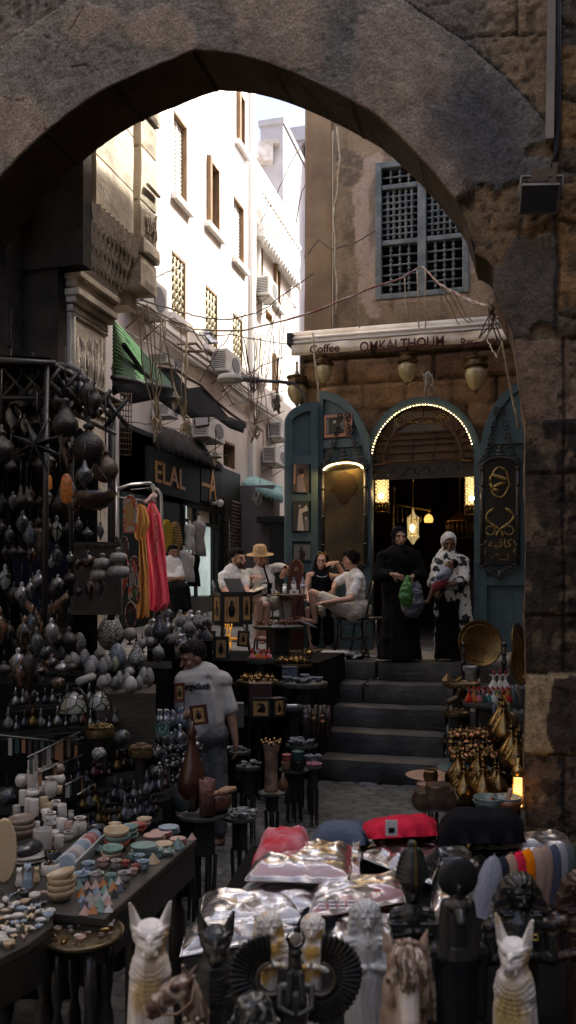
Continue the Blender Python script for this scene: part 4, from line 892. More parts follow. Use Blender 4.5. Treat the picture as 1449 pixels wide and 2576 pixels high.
def cloth_legs(j,g=.014,le=.75):return lambda m_:(limbs(m_,j,arm=0,g=g,l_end=le),m_.sph(j['pel'],(.165+g,.13+g,.12+g)),m_.cap(j['hip'][0],j['hip'][1],.095+g,.095+g))
D=10.85
j=dict(head=P(882,1411,D),f=-AX*.92+AY*.35-AZ*.08,neck=P(892,1443,D),pel=P(897,1531,D),sh=[P(868,1452,D+.2),P(902,1457,D-.16)],el=[P(843,1470,D+.12),P(884,1506,D-.26)],wr=[P(838,1484,D+.02),P(815,1517,D-.22)],hip=[P(886,1541,D+.08),P(888,1541,D-.1)],kn=[P(778,1535,D+.12),P(786,1492,D-.1)],an=[P(786,1626,D+.1),P(793,1562,D-.1)],hd=[V((0,0,-1))-AX*.2,-AX-AZ*.1],hn=[-AY,AZ],hs=1.0,beard=None)
t,M=person('young man in white t-shirt and cream shorts with crossed legs on the bentwood chair',j,SKN,[('t_shirt',WHT,cloth_shirt(j,.010,.7),folds(.012,13)),('shorts',CRM,cloth_legs(j,.03,.74),folds(.01,14))])
hair_short(t,M,1.03,1.05,1)
m_=MB();d=P(748,1556,D-.1)-P(800,1576,D-.1);c=P(772,1569,D-.1);q=xmat(c,d,AZ);m_.sph((0,0,0),(.155,.05,.017),14,6,M=q);m_.tube([q@V((.06,-.05,.01)),q@V((.08,0,.055)),q@V((.06,.05,.01))],.008,5)
rel(m_.build('sandal',mat('grey_sandal',(.36,.34,.33),.7),t),t)
mbf=MB();mbf.cap(P(793,1564,D-.1),P(776,1562,D-.1),.034,.03);mbf.cap(P(776,1562,D-.1),P(757,1558,D-.1),.03,.02);rel(obj(blob(mbf,.007,1),'foot',SKN,t),t)
m_=MB();m_.sph(P(786,1648,D+.1)-AX*.06,(.14,.05,.02),12,6);rel(m_.build('sandal',MC['grey_sandal'],t),t)
D=11.35
j=dict(head=P(809,1414,D),f=-AY-AX*.15,neck=P(810,1441,D),pel=P(808,1522,D),sh=[P(779,1449,D),P(834,1452,D)],el=[P(768,1487,D-.1),P(868,1452,D-.05)],wr=[P(778,1508,D-.3),P(846,1416,D-.1)],hip=[P(795,1530,D),P(822,1530,D)],kn=[P(792,1535,D-.42),P(826,1535,D-.42)],an=[P(792,1625,D-.4),P(826,1625,D-.4)],hd=[-AY,-AX-AZ*.1],hn=[AZ,-AY+AZ],up=AZ+AX*.1,hs=.95,w=.85)
t,M=person('smiling young woman in black sleeveless top with sunglasses pushed up on her dark hair',j,SKN,[('top',BLK,lambda m_:torso_mb(m_,dict(j,sh=[P(790,1453,D),P(824,1453,D)]),.012),folds(.008,10)),('trousers',BLK,cloth_legs(j,.02,1.9),folds(.01,10))])
m_=MB();q=M;m_.sph((0,-.03,.035),(.092,.09,.1),14,10,M=q)
for sg in(-1,1):m_.cap((sg*.075,-.01,.02),(sg*.09,.0,-.17),.028,.03,8,M=q);m_.cap((sg*.06,-.05,0),(sg*.06,-.05,-.19),.04,.035,8,M=q)
me=blob(m_,.008,1,folds(.005,30));rel(obj(me,'hair',HBK,t),t)
m_=MB();[m_.tube([q@V((sg*.035+.028*cos(a*.7),.055+.0*a,.115+.02*sin(a*.7)))for a in range(9)],.006,5,closed=True)for sg in(-1,1)];m_.tube([q@V((-.012,.06,.118)),q@V((.012,.06,.118))],.004,4);[m_.tube([q@V((sg*.062,.05,.115)),q@V((sg*.085,-.04,.07))],.004,4)for sg in(-1,1)]
rel(m_.build('sunglasses',mat('gold_rim',(.3,.2,.08),.3,.8),t),t)
rel(MB().sph((0,.093,-.05),(.022,.006,.005),8,5,M=q).build('teeth',mat('teeth',(.8,.78,.74),.4),t),t)
m_=MB();nk=j['neck'];m_.tube([nk+AX*(.07*cos(a))+AZ*(-.03-.03*sin(a))-AY*(.075+.02*sin(a))for a in[PI*k/8 for k in range(9)]],.003,4);rel(m_.build('necklace',mat('silver',(.7,.7,.7),.25,1),t),t)
D=10.55
j=dict(head=P(597,1407,D),f=AX*.85-AY*.5-AZ*.03,neck=P(586,1436,D),pel=P(588,1512,D),sh=[P(561,1449,D-.1),P(613,1447,D+.12)],el=[P(566,1488,D-.22),P(620,1487,D-.1)],wr=[P(608,1507,D-.35),P(633,1497,D-.25)],hip=[P(590,1521,D-.08),P(596,1521,D+.1)],kn=[P(650,1513,D-.3),P(672,1524,D+.1)],an=[P(648,1594,D-.25),P(668,1600,D+.1)],hd=[AX,AX*.8+AZ*.3],hn=[AZ,-AY],hs=1.0,toe=[AX,AX],beard=mat('stubble',(.05,.03,.022),.8,col2=(.14,.08,.055),scale=60))
t,M=person('bearded young man in white t-shirt seated nearest the alley, looking toward the table',j,SKN,[('t_shirt',WHT,cloth_shirt(j,.010,.6),folds(.012,13)),('shorts',CRM,cloth_legs(j,.03,.7),folds(.01,12))])
hair_short(t,M,1.02)
D=11.2
j=dict(head=P(655,1409,D),f=AX*.55-AY*.75,neck=P(653,1437,D),pel=P(672,1507,D),sh=[P(625,1441,D),P(686,1430,D)],el=[P(620,1476,D-.05),P(716,1427,D+.1)],wr=[P(634,1452,D-.25),P(720,1431,D-.12)],hip=[P(660,1514,D),P(686,1514,D)],kn=[P(664,1521,D-.45),P(720,1517,D-.4)],an=[P(660,1600,D-.42),P(714,1598,D-.4)],hd=[AX+AZ*.05,-AX*.6-AZ],hn=[AZ-AY,-AY],hs=1.0,toe=[-AY,-AY],beard=mat('stubble_brown',(.16,.08,.05),.8,col2=(.24,.13,.09),scale=60))
t,M=person('man in tan straw hat and white shirt with his arm along a chair back',j,SKN,[('shirt',WHT,cloth_shirt(j,.010,.75),folds(.013,13)),('trousers',CRM,cloth_legs(j,.03,1.8),folds(.012,11))])
MSTR=mat('straw',(.52,.36,.19),.8,col2=(.42,.28,.14),scale=30,bump=.5,bscale=120)
def hat(t,M,nm='hat',s=1.0,mm=MSTR):
 m_=MB();m_.lathe([(.001,.135),(.05,.138),(.083,.12),(.095,.05),(.1,0),(.13,-.006),(.185,.006),(.187,.002),(.13,-.012),(.095,-.008)],n=28,M=M@Mx.Translation((0,-.01,.07))@Mx.Rotation(R(-8),4,'X')@Mx.Rotation(R(7),4,'Y')@Mx.Scale(s,4));o=m_.build(nm,mm,t)
 return o
rel(hat(t,M),t)
m_=MB();m_.tube([P(664,1424,D-.1),P(668,1440,D-.16),P(676,1468,D-.19),P(682,1486,D-.2)],.014,6);rel(m_.build('strap',BLK,t),t)
m_=MB();m_.box(P(672,1483,D-.25),(.13,.06,.17),TH);rel(m_.build('bag',BLK,t,bevel=.01),t)
m_=MB();m_.lathe([(.032,-.016),(.034,0),(.032,.016)],n=12,M=Mx.Translation(P(720,1428,D-.1)));m_.sph(P(718,1427,D-.14),(.022,.01,.022));rel(m_.build('watch',BLK,t),t)
hh=thing('straw_hat','pale straw hat with a black band held upside over the man\'s knee at the table','hat',P(640,1487,10.3))
q=Mx.Translation((0,0,0))@Mx.Rotation(R(-14),4,'Y')@Mx.Rotation(R(12),4,'X');m_=MB();m_.lathe([(.001,-.1),(.06,-.1),(.08,-.06),(.088,0),(.15,.01),(.155,.014),(.088,.008)],n=26,M=q);m_.build('crown',mat('pale_straw',(.66,.58,.44),.8,col2=(.6,.5,.36),scale=20),hh)
m_=MB();m_.lathe([(.084,-.035),(.0915,-.034),(.0945,-.005),(.089,-.003)],n=26,M=q,cap=False);m_.build('band',MDK,hh)
def robe(cx,cy,z0,z1,w0,w1,dpt=.75,n=28,wav=.05,waves=9,prof=None):
 """draped gown as a closed surface of flaring folds"""
 m_=MB();vs=[];fs=[];prof=prof or[(0,1),(.25,.97),(.5,.93),(.7,.95),(.84,1.05),(.93,.92),(1,.45)];rows=26
 for k in range(rows+1):
  u=k/rows
  for(a,b),(c,d)in zip(prof,prof[1:]):
   if a<=u<=c:f=b+(d-b)*(u-a)/(c-a);break
  rr=(w0+(w1-w0)*min(u/.8,1))*f
  for i in range(n*3):
   th=2*PI*i/(n*3);wv=1+wav*(1-u)**.6*sin(waves*th+1.3*sin(3*th)+u*1.2);x=rr*cos(th)*wv;y=rr*dpt*sin(th)*wv;p=V((cx,cy,z0+(z1-z0)*u))+AX*x+AY*y;vs.append(p)
 N_=n*3
 for k in range(rows):
  for i in range(N_):q=(i+1)%N_;fs.append((k*N_+i,k*N_+q,(k+1)*N_+q,(k+1)*N_+i))
 fs+=[tuple(range(N_-1,-1,-1)),tuple(range(rows*N_,rows*N_+N_))];return m_.add(vs,fs,True)
D=9.98
g0=P(1005,1655,D);GZ1=1.105
j=dict(head=P(1005,1353,D),f=-AY+AX*.12-AZ*.1,neck=P(1003,1385,D),pel=P(1005,1490,D),sh=[P(966,1402,D),P(1042,1402,D)],el=[P(955,1446,D-.05),P(1057,1447,D-.05)],wr=[P(988,1446,D-.24),P(1036,1453,D-.24)],hip=[P(990,1500,D),P(1020,1500,D)],kn=[P(990,1575,D),P(1020,1575,D)],an=[P(988,1646,D),P(1022,1646,D)],hd=[AX-AZ*.3,-AX*.5-AZ*.6],hn=[-AY,-AY],hs=.98,w=1.15)
def abaya(m_):
 torso_mb(m_,j,.035);limbs(m_,j,leg=0,g=.035,a_end=1.78)
 r_=robe(g0.x,g0.y,GZ1+.02,P(0,1430,D).z,.255,.21);m_.v+=[];o_=len(m_.v);m_.v+=r_.v;m_.f+=[tuple(i+o_ for i in f)for f in r_.f];m_.sm+=r_.sm
t,M=person('older woman in a long black abaya and black headscarf at the top of the steps',j,SKN,[('abaya',BLK,abaya,folds(.014,6))])
def scarf(t,M,mm,drape,s=1.0,fold=.006):
 m_=MB();m_.sph((0,-.02,.035),(.096,.108,.108),18,12,M=M);m_.sph((0,.0,-.06),(.085,.088,.09),14,10,M=M);m_.cap((0,-.02,-.1),(0,-.01,-.17),.085,.13,12,M=M)
 for a,b,r0,r1 in drape:m_.cap(a,b,r0,r1,10,M=M)
 me=blob(m_,.008,2,folds(fold,14));bm=bmesh.new();bm.from_mesh(me);qi=M.inverted()
 bmesh.ops.delete(bm,geom=[v for v in bm.verts if(lambda p:p.y>.03 and(p.x/.063)**2+((p.z+.012)/.098)**2<1)(qi@v.co)],context='VERTS');bm.to_mesh(me);bm.free()
 return rel(obj(me,'headscarf',mm,t),t)
scarf(t,M,BLK,[((-.03,.02,-.16),(-.1,.04,-.24),.08,.09),((.03,.02,-.16),(.1,.04,-.24),.08,.09),((0,.03,-.18),(0,.07,-.32),.09,.07)])
def bag(name,label,pts,m,rx,thick=.09,knot=None):
 t=thing(name,label,'bag',pts[-1]);mb=MB()
 for(a,ra),(b,rb)in zip(zip(pts,rx),list(zip(pts,rx))[1:]):mb.cap(a,b,ra,rb,12)
 me=blob(mb,.008,1,folds(.018,16));o=obj(me,'body',m,t);rel(o,t);return t
bag('carrier_bag','small green plastic carrier bag hanging from the older woman\'s hand',[P(1026,1452,D-.29),P(1024,1475,D-.3),P(1022,1500,D-.3),P(1023,1511,D-.3)],mat('green_plastic',(.055,.19,.045),.5,col2=(.04,.14,.03),scale=9,bump=.6,bscale=30),[.03,.065,.085,.075])
bag('carrier_bag','large grey lilac plastic bag hanging low behind the small green bag',[P(1038,1452,D-.16),P(1044,1480,D-.2),P(1038,1515,D-.2),P(1036,1530,D-.2)],mat('lilac_plastic',(.15,.145,.19),.4,col2=(.10,.10,.14),scale=6,bump=.6,bscale=24),[.03,.08,.14,.12])
D=10.05;g0=P(1128,1655,D)
j=dict(head=P(1129,1368,D),f=-AY-AX*.1-AZ*.28,neck=P(1132,1398,D),pel=P(1130,1500,D),sh=[P(1105,1415,D),P(1162,1413,D)],el=[P(1097,1456,D-.1),P(1168,1459,D-.1)],wr=[P(1092,1479,D-.25),P(1134,1470,D-.3)],hip=[P(1118,1505,D),P(1142,1505,D)],kn=[P(1118,1580,D),P(1142,1580,D)],an=[P(1116,1648,D),P(1140,1648,D)],hd=[AX*.6-AZ,-AX-AZ*.2],hn=[-AY,-AY],hs=.94,w=.9)
def gown(m_):
 torso_mb(m_,j,.02);o_=len(m_.v);r_=robe(g0.x,g0.y,GZ1+.02,P(0,1440,D).z,.16,.15);m_.v+=r_.v;m_.f+=[tuple(i+o_ for i in f)for f in r_.f];m_.sm+=r_.sm
FLO=mat('floral_cloth',(.03,.035,.035),.8,col2=(.62,.62,.58),scale=17,kind='cells',con=(.33,.37),bump=.2)
def coat(m_):
 limbs(m_,j,leg=0,g=.032,a_end=1.5);torso_mb(m_,j,.03)
 for a,b,r0,r1 in[(P(1160,1420,D),P(1168,1500,D-.02),.06,.07),(P(1168,1500,D-.02),P(1176,1590,D-.03),.07,.075),(P(1176,1590,D),P(1172,1640,D+.02),.05,.035),(P(1106,1500,D+.06),P(1098,1655,D+.06),.03,.035),(P(1106,1430,D+.02),P(1106,1500,D+.06),.05,.035),(P(1150,1500,D+.09),P(1150,1640,D+.1),.1,.12),(P(1160,1440,D-.03),P(1170,1560,D-.06),.055,.07),(P(1170,1560,D-.06),P(1174,1640,D-.02),.07,.06),(P(1102,1430,D-.05),P(1098,1560,D-.02),.04,.03)]:m_.cap(a,b,r0,r1,12)
t,M=person('young woman in a white headscarf and floral coat over black, holding a baby',j,SKB,[('dress',BLK,gown,folds(.008,8)),('coat',FLO,coat,folds(.012,9))])
WSC=mat('white_scarf',(.62,.61,.60),.85,col2=(.54,.53,.52),scale=4,bump=.2,sheen=.3)
scarf(t,M,WSC,[((.04,-.02,-.14),(.14,-.02,-.30),.085,.07),((-.03,.02,-.15),(-.1,.03,-.27),.08,.07),((.06,-.05,-.15),(.2,-.04,-.5),.08,.05),((0,.04,-.17),(-.02,.06,-.27),.08,.06)],fold=.011)
tb=thing('baby','baby in pale blue and red lying across the arms of the young woman','person',P(1120,1460,D-.28));mb=MB();Mb=hframe(P(1134,1421,D-.3),-AX*.4-AY*.6+AZ*.5,AX*.8+AZ*.5)
head_mb(mb,Mb,.62);c0=P(1128,1436,D-.3);c1=P(1104,1466,D-.3);mb.cap(c0,c1,.06,.055);mb.cap(c1,P(1088,1484,D-.32),.035,.028);mb.cap(P(1088,1484,D-.32),P(1076,1512,D-.3),.028,.02);mb.cap(P(1106,1470,D-.3),P(1098,1500,D-.33),.033,.022);mb.cap(c0,P(1100,1452,D-.36),.025,.02);mb.sph(P(1073,1514,D-.3),(.035,.02,.018))
rel(obj(blob(mb,.006,2),'body',SKB,tb),tb);m_=MB();m_.cap(P(1124,1438,D-.3),P(1106,1460,D-.3),.07,.066);m_.cap(P(1124,1438,D-.32),P(1103,1450,D-.37),.035,.03);rel(obj(blob(m_,.007,2,folds(.006,14)),'shirt',mat('baby_blue',(.24,.26,.33),.85),tb),tb)
m_=MB();m_.cap(P(1114,1464,D-.31),P(1096,1478,D-.33),.062,.05);rel(obj(blob(m_,.007,2,folds(.006,14)),'shorts',mat('baby_red',(.20,.035,.04),.85),tb),tb)
m_=MB();m_.sph((0,-.012,.03),(.05,.062,.06),12,8,M=Mb);rel(m_.build('hair',HBK,tb),tb)
D=6.5
j=dict(head=P(486,1656,D),f=-AX*.8-AY*.45-AZ*.32,neck=P(502,1697,D),pel=P(518,1845,D),sh=[P(468,1714,D-.05),P(556,1716,D+.05)],el=[P(455,1790,D),P(581,1798,D)],wr=[P(470,1800,D-.22),P(592,1862,D-.05)],hip=[P(502,1862,D),P(538,1862,D)],kn=[P(515,1985,D),P(548,1985,D)],an=[P(520,2098,D),P(552,2098,D)],hd=[-AX-AZ,-AZ+AX*.1],hn=[-AY,AX],hs=.98,toe=[-AX-AY,-AX-AY],w=.9)
WMB=mat('veined_cotton',(.34,.33,.31),.9,col2=(.09,.09,.10),scale=1.6,kind='marble',con=(.57,.62),bump=.2,bscale=20)
def bshirt(m_):torso_mb(m_,j,.035);limbs(m_,j,leg=0,g=.026,a_end=.8);m_.cap(P(510,1740,D),P(520,1815,D),.145,.15)
t,M=person('boy in a baggy white veined t-shirt with dark gothic lettering, walking among the stalls',j,SKB,[('t_shirt',WMB,bshirt,folds(.009,5)),('jeans',mat('pale_denim',(.13,.135,.135),.9,col2=(.08,.085,.09),scale=4,bump=.4),cloth_legs(j,.02,1.95),folds(.01,11))],vox=.008)
hair_short(t,M,1.0,.98)
sh_=[o for o in kids(t)if o.name.startswith('t_shirt')][0];bvh=BVHTree.FromPolygons([v.co[:]for v in sh_.data.vertices],[p.vertices[:]for p in sh_.data.polygons])
def stamp(me,c,xd,name,m,parent,dirn):
 zd=V((0,0,1));xd=xd.normalized();bm=bmesh.new();bm.from_mesh(me);bmesh.ops.triangulate(bm,faces=bm.faces);bmesh.ops.subdivide_edges(bm,edges=[e for e in bm.edges if e.calc_length()>.02],cuts=2)
 for v in bm.verts:
  p=c+xd*v.co.x+zd*v.co.y;h=bvh.ray_cast(p-dirn*.6,dirn);v.co=(h[0]-dirn*(.006 if v.co.z>0 else .001))if h[0]else p
 bm.to_mesh(me);bm.free();o=bpy.data.objects.new(name,me);COL.objects.link(o);me.materials.append(m);o.parent=parent;rel(o,parent)
stamp(text_mesh('BergeSoth',.06,.004,bold=.003,sx=.95,shear=.12),P(489,1728,D),AX+AZ*.02,'lettering',mat('print_black',(.02,.02,.022),.8),t,(P(490,1741,D)-V((0,0,E))).normalized())
stamp(text_mesh('______',.02,.003,sx=1.2),P(495,1742,D),AX,'underline',MC['print_black'],t,(P(490,1757,D)-V((0,0,E))).normalized())
D=6.6
j=dict(head=P(100,1350,D),f=AX*.4-AY,neck=P(105,1385,D),pel=P(130,1540,D),sh=[P(60,1415,D),P(160,1415,D)],el=[P(60,1500,D),P(203,1468,D)],wr=[P(90,1550,D-.2),P(155,1512,D-.22)],hip=[P(112,1560,D),P(148,1560,D)],kn=[P(120,1700,D),P(165,1700,D)],an=[P(120,1820,D),P(165,1820,D)],hd=[-AZ,-AX*.7-AZ*.6],hn=[-AY,-AY],toe=[-AY,-AY])
t,M=person('stallholder in a dark blue t-shirt and pale trousers, deep in the shade between lamps',j,mat('skin_in_shade',(.13,.075,.05),.6),[('t_shirt',mat('navy_in_shade',(.006,.008,.018),.9),cloth_shirt(j,.03,.85),folds(.012,8)),('trousers',mat('grey_trousers',(.05,.05,.048),.9),cloth_legs(j,.025,1.95),folds(.01,9))],vox=.011)  # skin and shirt colours darkened to stand in for deep shade
hair_short(t,M)
D=14.0
j=dict(head=P(436,1392,D),f=AX*.7-AY,neck=P(432,1412,D),pel=P(430,1470,D),sh=[P(414,1424,D),P(446,1424,D)],el=[P(420,1452,D-.1),P(452,1450,D-.1)],wr=[P(444,1455,D-.3),P(440,1456,D-.3)],hip=[P(426,1475,D),P(438,1475,D)],kn=[P(446,1480,D-.4),P(464,1480,D-.4)],an=[P(452,1540,D-.4),P(474,1538,D-.4)],toe=[AX,AX],hd=[AX,-AX],hn=[-AY,-AY])
t,M=person('trader in white sleeves and black trousers sitting behind the pink dress',j,SKD,[('shirt',WHT,cloth_shirt(j,.03,1.7),folds(.012,8)),('trousers',BLK,cloth_legs(j,.03,1.9),folds(.01,8))],vox=.012);hair_short(t,M)
MBC=mat('chair_black',(.02,.019,.018),.35,col2=(.035,.03,.026),scale=8,coat=.3)
def chair(label,base,rz):
 t=thing('bentwood_chair',label,'chair',base,rz,'bentwood chairs outside the cafe')
 m_=MB();m_.lathe([(.19,.44),(.205,.45),(.205,.465),(.19,.475)],n=22);m_.build('seat',MBC,t)
 for sx,sy in((-.15,-.15),(-.15,.15),(.15,-.15),(.15,.15)):m_=MB();m_.tube([(sx,sy,.44),(sx*1.08,sy*1.08,.22),(sx*1.35,sy*1.2,0)],[.018,.016,.013],8);m_.build('leg',MBC,t)
 m_=MB();m_.tube([(.17,-.17,.45),(.21,-.19,.7),(.25,-.16,.85),(.27,-.08,.92),(.275,0,.935),(.27,.08,.92),(.25,.16,.85),(.21,.19,.7),(.17,.17,.45)],.015,8);m_.tube([(.2,-.07,.47),(.235,-.1,.7),(.26,-.04,.83),(.265,0,.84),(.26,.04,.83),(.235,.1,.7),(.2,.07,.47)],.011,8);m_.build('backrest',MBC,t)
 m_=MB();m_.tube([(.17*cos(a*.5),.17*sin(a*.5),.2)for a in range(13)],.009,6);m_.tube([(-.15,-.15,.22),(-.1,-.15,.4),(.1,-.15,.4),(.15,-.15,.22)],.009,6);m_.build('stretcher',MBC,t);return t
b=P(884,1630,10.9);b.z=GZ1;ch1=chair('black bentwood chair under the man in cream shorts',b,TH)
for px,D_,rz,lb in[(930,11.2,2.9,'empty black bentwood chair standing behind the older woman in black'),(590,10.6,PI+.3,'black bentwood chair under the bearded young man by the alley'),(676,11.25,TH+1.7,'black bentwood chair under the man in the straw hat'),(808,11.4,TH+1.5,'black bentwood chair under the woman in the black top')]:
 q=P(px,1600,D_);q.z=GZ1;dup(ch1,q,rz,lb)
tb_=P(722,1495,10.72);zt_=tb_.z;TT=V((tb_.x,tb_.y,zt_))
t=thing('cafe_table','small round cafe table with a brass edge between the four seated people','table',(TT.x,TT.y,GZ1))
m_=MB();m_.lathe([(.24,-.022),(.25,-.02),(.25,-.002),(.245,0)],TT,32);rel(m_.build('tabletop',mat('table_tan',(.22,.14,.08),.4),t),t)
for a in range(3):
 m_=MB();d=V((cos(a*2.1+.3),sin(a*2.1+.3),0));h=zt_-GZ1;m_.tube([TT+d*.18-AZ*.02,TT+d*.06-AZ*h*.5,TT+d*.1-AZ*h*.75,TT+d*.24-AZ*h],.011,6);rel(m_.build('leg',MBC,t),t)
def bottle(label,px,D_,first=None,py=1492):
 t=thing('water_bottle',label,'bottle',V((*P(px,1490,D_).xy,zt_)),group='water bottles on the cafe table')
 m_=MB();m_.lathe([(.028,0),(.032,.01),(.032,.06),(.029,.07),(.032,.08),(.032,.13),(.027,.16),(.013,.185),(.012,.2)],n=16);m_.build('body',mat('clear_plastic',(.85,.9,.93),.12,trans=.75,ior=1.2,alpha=.75),t)
 m_=MB();m_.lathe([(.0325,.085),(.0325,.125)],n=16);m_.build('label',mat('bottle_label',(.3,.35,.5),.5,col2=(.7,.72,.76),scale=30),t);m_=MB();m_.lathe([(.014,.195),(.014,.215)],n=12);m_.build('cap',mat('blue_cap',(.1,.2,.42),.4),t);return t
bottle('full clear water bottle nearest the crossed knee',762,10.62);bottle('clear water bottle with a red and blue label between the cutlery cup and the woman',739,10.75);bottle('clear water bottle beside the straw hatted man',656+10,10.85)
t=thing('tissue_box','white tissue box with a tissue pulled up on the cafe table','tissue box',V((*P(740,1490,10.58).xy,zt_)),TH);MB().box((0,0,.03),(.115,.07,.055)).build('box',mat('tissue_white',(.7,.7,.68),.7),t,bevel=.004)
m_=MB();m_.lathe([(.02,.055),(.03,.08),(.012,.1)],n=7);m_.build('tissue',WHT,t);MB().sph((0,-.036,.03),(.02,.002,.012)).build('emblem',mat('logo_green',(.02,.12,.06),.6),t)
m_=MB();m_.lathe([(.03,0),(.03,.1),(.027,.1),(.027,.01)],n=16,cap=False);[m_.tube([(.015*cos(k),.015*sin(k),.05),(.02*cos(k),.02*sin(k),.13)],.005,4)for k in range(6)];one(m_,'cutlery_cup','steel cup of cutlery on the cafe table','cup',mat('steel',(.45,.45,.45),.3,.9),V((*P(716,1490,10.6).xy,zt_)))
m_=MB();m_.lathe([(.02,0),(.027,.03),(.026,.08),(.024,.08),(.024,.03),(.01,.01)],n=14,cap=False);one(m_,'drinking_glass','small clear glass at the hat man\'s side of the table','glass',MC['clear_plastic'],V((*P(687,1490,10.6).xy,zt_)))
m_=MB();m_.lathe([(.03,0),(.04,.02),(.037,.02),(.028,.005)],n=16,cap=False);one(m_,'ashtray','low brown ashtray on the cafe table beside the small glass','ashtray',MBR,V((*P(700,1490,10.52).xy,zt_)))
t=thing('carved_chair','tall dark red carved chair back studded with pale inlay, behind the table','chair',V((*P(745,1500,11.7).xy,GZ1)),TH)
m_=MB();z=P(0,1457,11.7).z-GZ1;m_.prism([(-.1,0),(.1,0),(.1,z)]+[(.1*cos(R(a))*1.1,z+.12+.17*sin(R(a)))for a in range(-20,201,15)]+[(-.1,z)],-.02,.02,'y');m_.build('backrest',mat('red_wood',(.08,.022,.014),.5,bump=.3),t)
m_=MB();[m_.sph((.095*cos(R(a)),-.024,z+.12+.15*sin(R(a))),.008,5,4)for a in range(-10,200,14)];[m_.sph((.02*cos(k*1.256+.3),-.024,z+.14+.02*sin(k*1.256+.3)),.008,5,4)for k in range(5)];m_.build('inlay',mat('inlay',(.5,.36,.16),.5),t)
MB().box((0,-.2,.43),(.4,.4,.06)).build('seat',MC['red_wood'],t);[MB().box((x,y,.2),(.04,.04,.4)).build('leg',MC['red_wood'],t)for x,y in((-.17,-.37),(.17,-.37),(-.17,-.03),(.17,-.03))]
def cat_(label,px,py,D_,flip=1):
 c=P(px,py,D_);c.z=GZ1;t=thing('cat',label,'cat',c);mb=MB();f=flip
 q=Mx.Translation(c)@Mx.Rotation(TH,4,'Z')
 mb.cap((-.11*f,0,.05),(.1*f,.01,.055),.055,.05,10,M=q);mb.sph((.17*f,-.01,.07),(.042,.036,.034),10,8,M=q);[mb.cap((.175*f,s*.02-.01,.09),(.18*f,s*.024-.01,.122),.012,.003,6,M=q)for s in(-1,1)];mb.sph((.205*f,-.012,.06),(.018,.016,.013),8,6,M=q)
 for k in range(6):mb.cap((-(.14+.05*k)*f,-.03-.012*k*k*.3,.03),(-(.19+.05*k)*f,-.03-.012*(k+1)**2*.3,.025),.016-.001*k,.015-.001*k,6,M=q)
 mb.cap((.06*f,-.03,.03),(.14*f,-.07,.015),.018,.014,6,M=q);mb.cap((-.08*f,-.03,.035),(-.02*f,-.085,.016),.03,.014,6,M=q)
 rel(obj(blob(mb,.006,2,folds(.003,40)),'body',mat('cat_fur',(.015,.014,.013),.8,col2=(.45,.43,.4),scale=5.5,con=(.47,.52)),t),t)
cat_('black and white cat lying under the empty chair at the step edge',885,1638,10.25,-1);cat_('black and white cat stretched on the ledge beside the brass trays',838,1638,10.2,1)
MAC=mat('ac_white',(.62,.61,.58),.5,col2=(.5,.48,.44),scale=3);MACD=mat('ac_dark',(.05,.05,.05),.6);MIR=mat('rust_iron',(.18,.11,.06),.75,col2=(.09,.06,.04),scale=9)
a_=thing('air_conditioner','x','air conditioner',group='air conditioners on the alley wall')
MB().box((.25,0,0),(.4,.8,.58)).build('casing',MAC,a_,bevel=.015)
m_=MB();[m_.box((.25,-.402,-.2+.05*k),(.3,.006,.022))for k in range(9)];m_.build('side_grille',MACD,a_)
m_=MB();m_.lathe([(.21,0),(.21,.008)],n=20,M=Mx.Translation((.452,.1,0))@Mx.Rotation(R(90),4,'Y'));m_.build('fan_grille',mat('ac_grey',(.22,.22,.22),.6,col2=(.1,.1,.1),kind='wavez',scale=12),a_)
m_=MB();[m_.tube([(0,y,-.3),(.42,y,-.31),(.0,y,-.6)],.016,4)for y in(-.3,.3)];m_.build('bracket',MIR,a_)
AC=Rep(a_)
for px0,px1,py0,py1,lb in[(336,403,710,791,'big air conditioner on an iron bracket just past the carved stone corner'),(396,445,903,926,'air conditioner half hidden above the green corrugated awning'),(548,591,891,946,'tall air conditioner on the wall above the street lamp'),(657,685,708,754,'sunlit air conditioner under the balcony far down the alley'),(500,551,1058,1110,'air conditioner below the torn black awning, beside the square floodlight'),(403,430,1019,1052,'air conditioner seen below the green awning between hanging ropes'),(688,716,1068,1108,'air conditioner near the blue door leaf above the others'),(673,712,1130,1172,'lower air conditioner near the blue door leaf, beside hanging cables')]:
 q=PX((px0+px1)/2,(py0+py1)/2,XF+.25);y0,y1=fy(px0,XF+.25),fy(px1,XF+.25);s=(py1-py0)/2138*q.length/.62;AC(V((XF,q.y,q.z)),lb,(1,min(max((y1-y0)/.95,.5),1.6),s))
t=thing('pipe_run','bundle of old pale pipes running along the wall of the white building','pipes',PX(369,803,XF))
m_=MB();rn=random.Random(4)
for k in range(3):
 m_.tube([PX(px,803+(px-369)*.737+k*5+3*sin(px*.03+k),XF+.08+.04*k)for px in range(350,716,18)],.035,6)
rel(m_.build('pipe',mat('pipe_grey',(.42,.40,.38),.7,col2=(.3,.27,.24),scale=4),t),t)
for i,(a,b,c,d,lb)in enumerate([(438,866,512,884,'rusty iron sign frame jutting from the wall above the awning'),(505,838,545,862,'small tilted metal tray hung on the cables in mid air')]):
 t=thing('iron_frame',lb,'frame',PX((a+c)/2,d,XF+.8));D_=16 if i==0 else 12;m_=MB()
 q=[P(a,b,D_+.5),P(c-20,b-2,D_+1.5),P(c,d,D_+.9),P(a+22,d,D_)];m_.tube(q,.03,5,closed=True)
 if i:m_.add(q,[(0,1,2,3)])
 rel(m_.build('frame',MIR if not i else mat('tray_metal',(.5,.5,.5),.4,.5),t),t)
t=thing('corrugated_awning','green corrugated sheet awning hanging off the carved stone corner','awning',P(350,900,9))
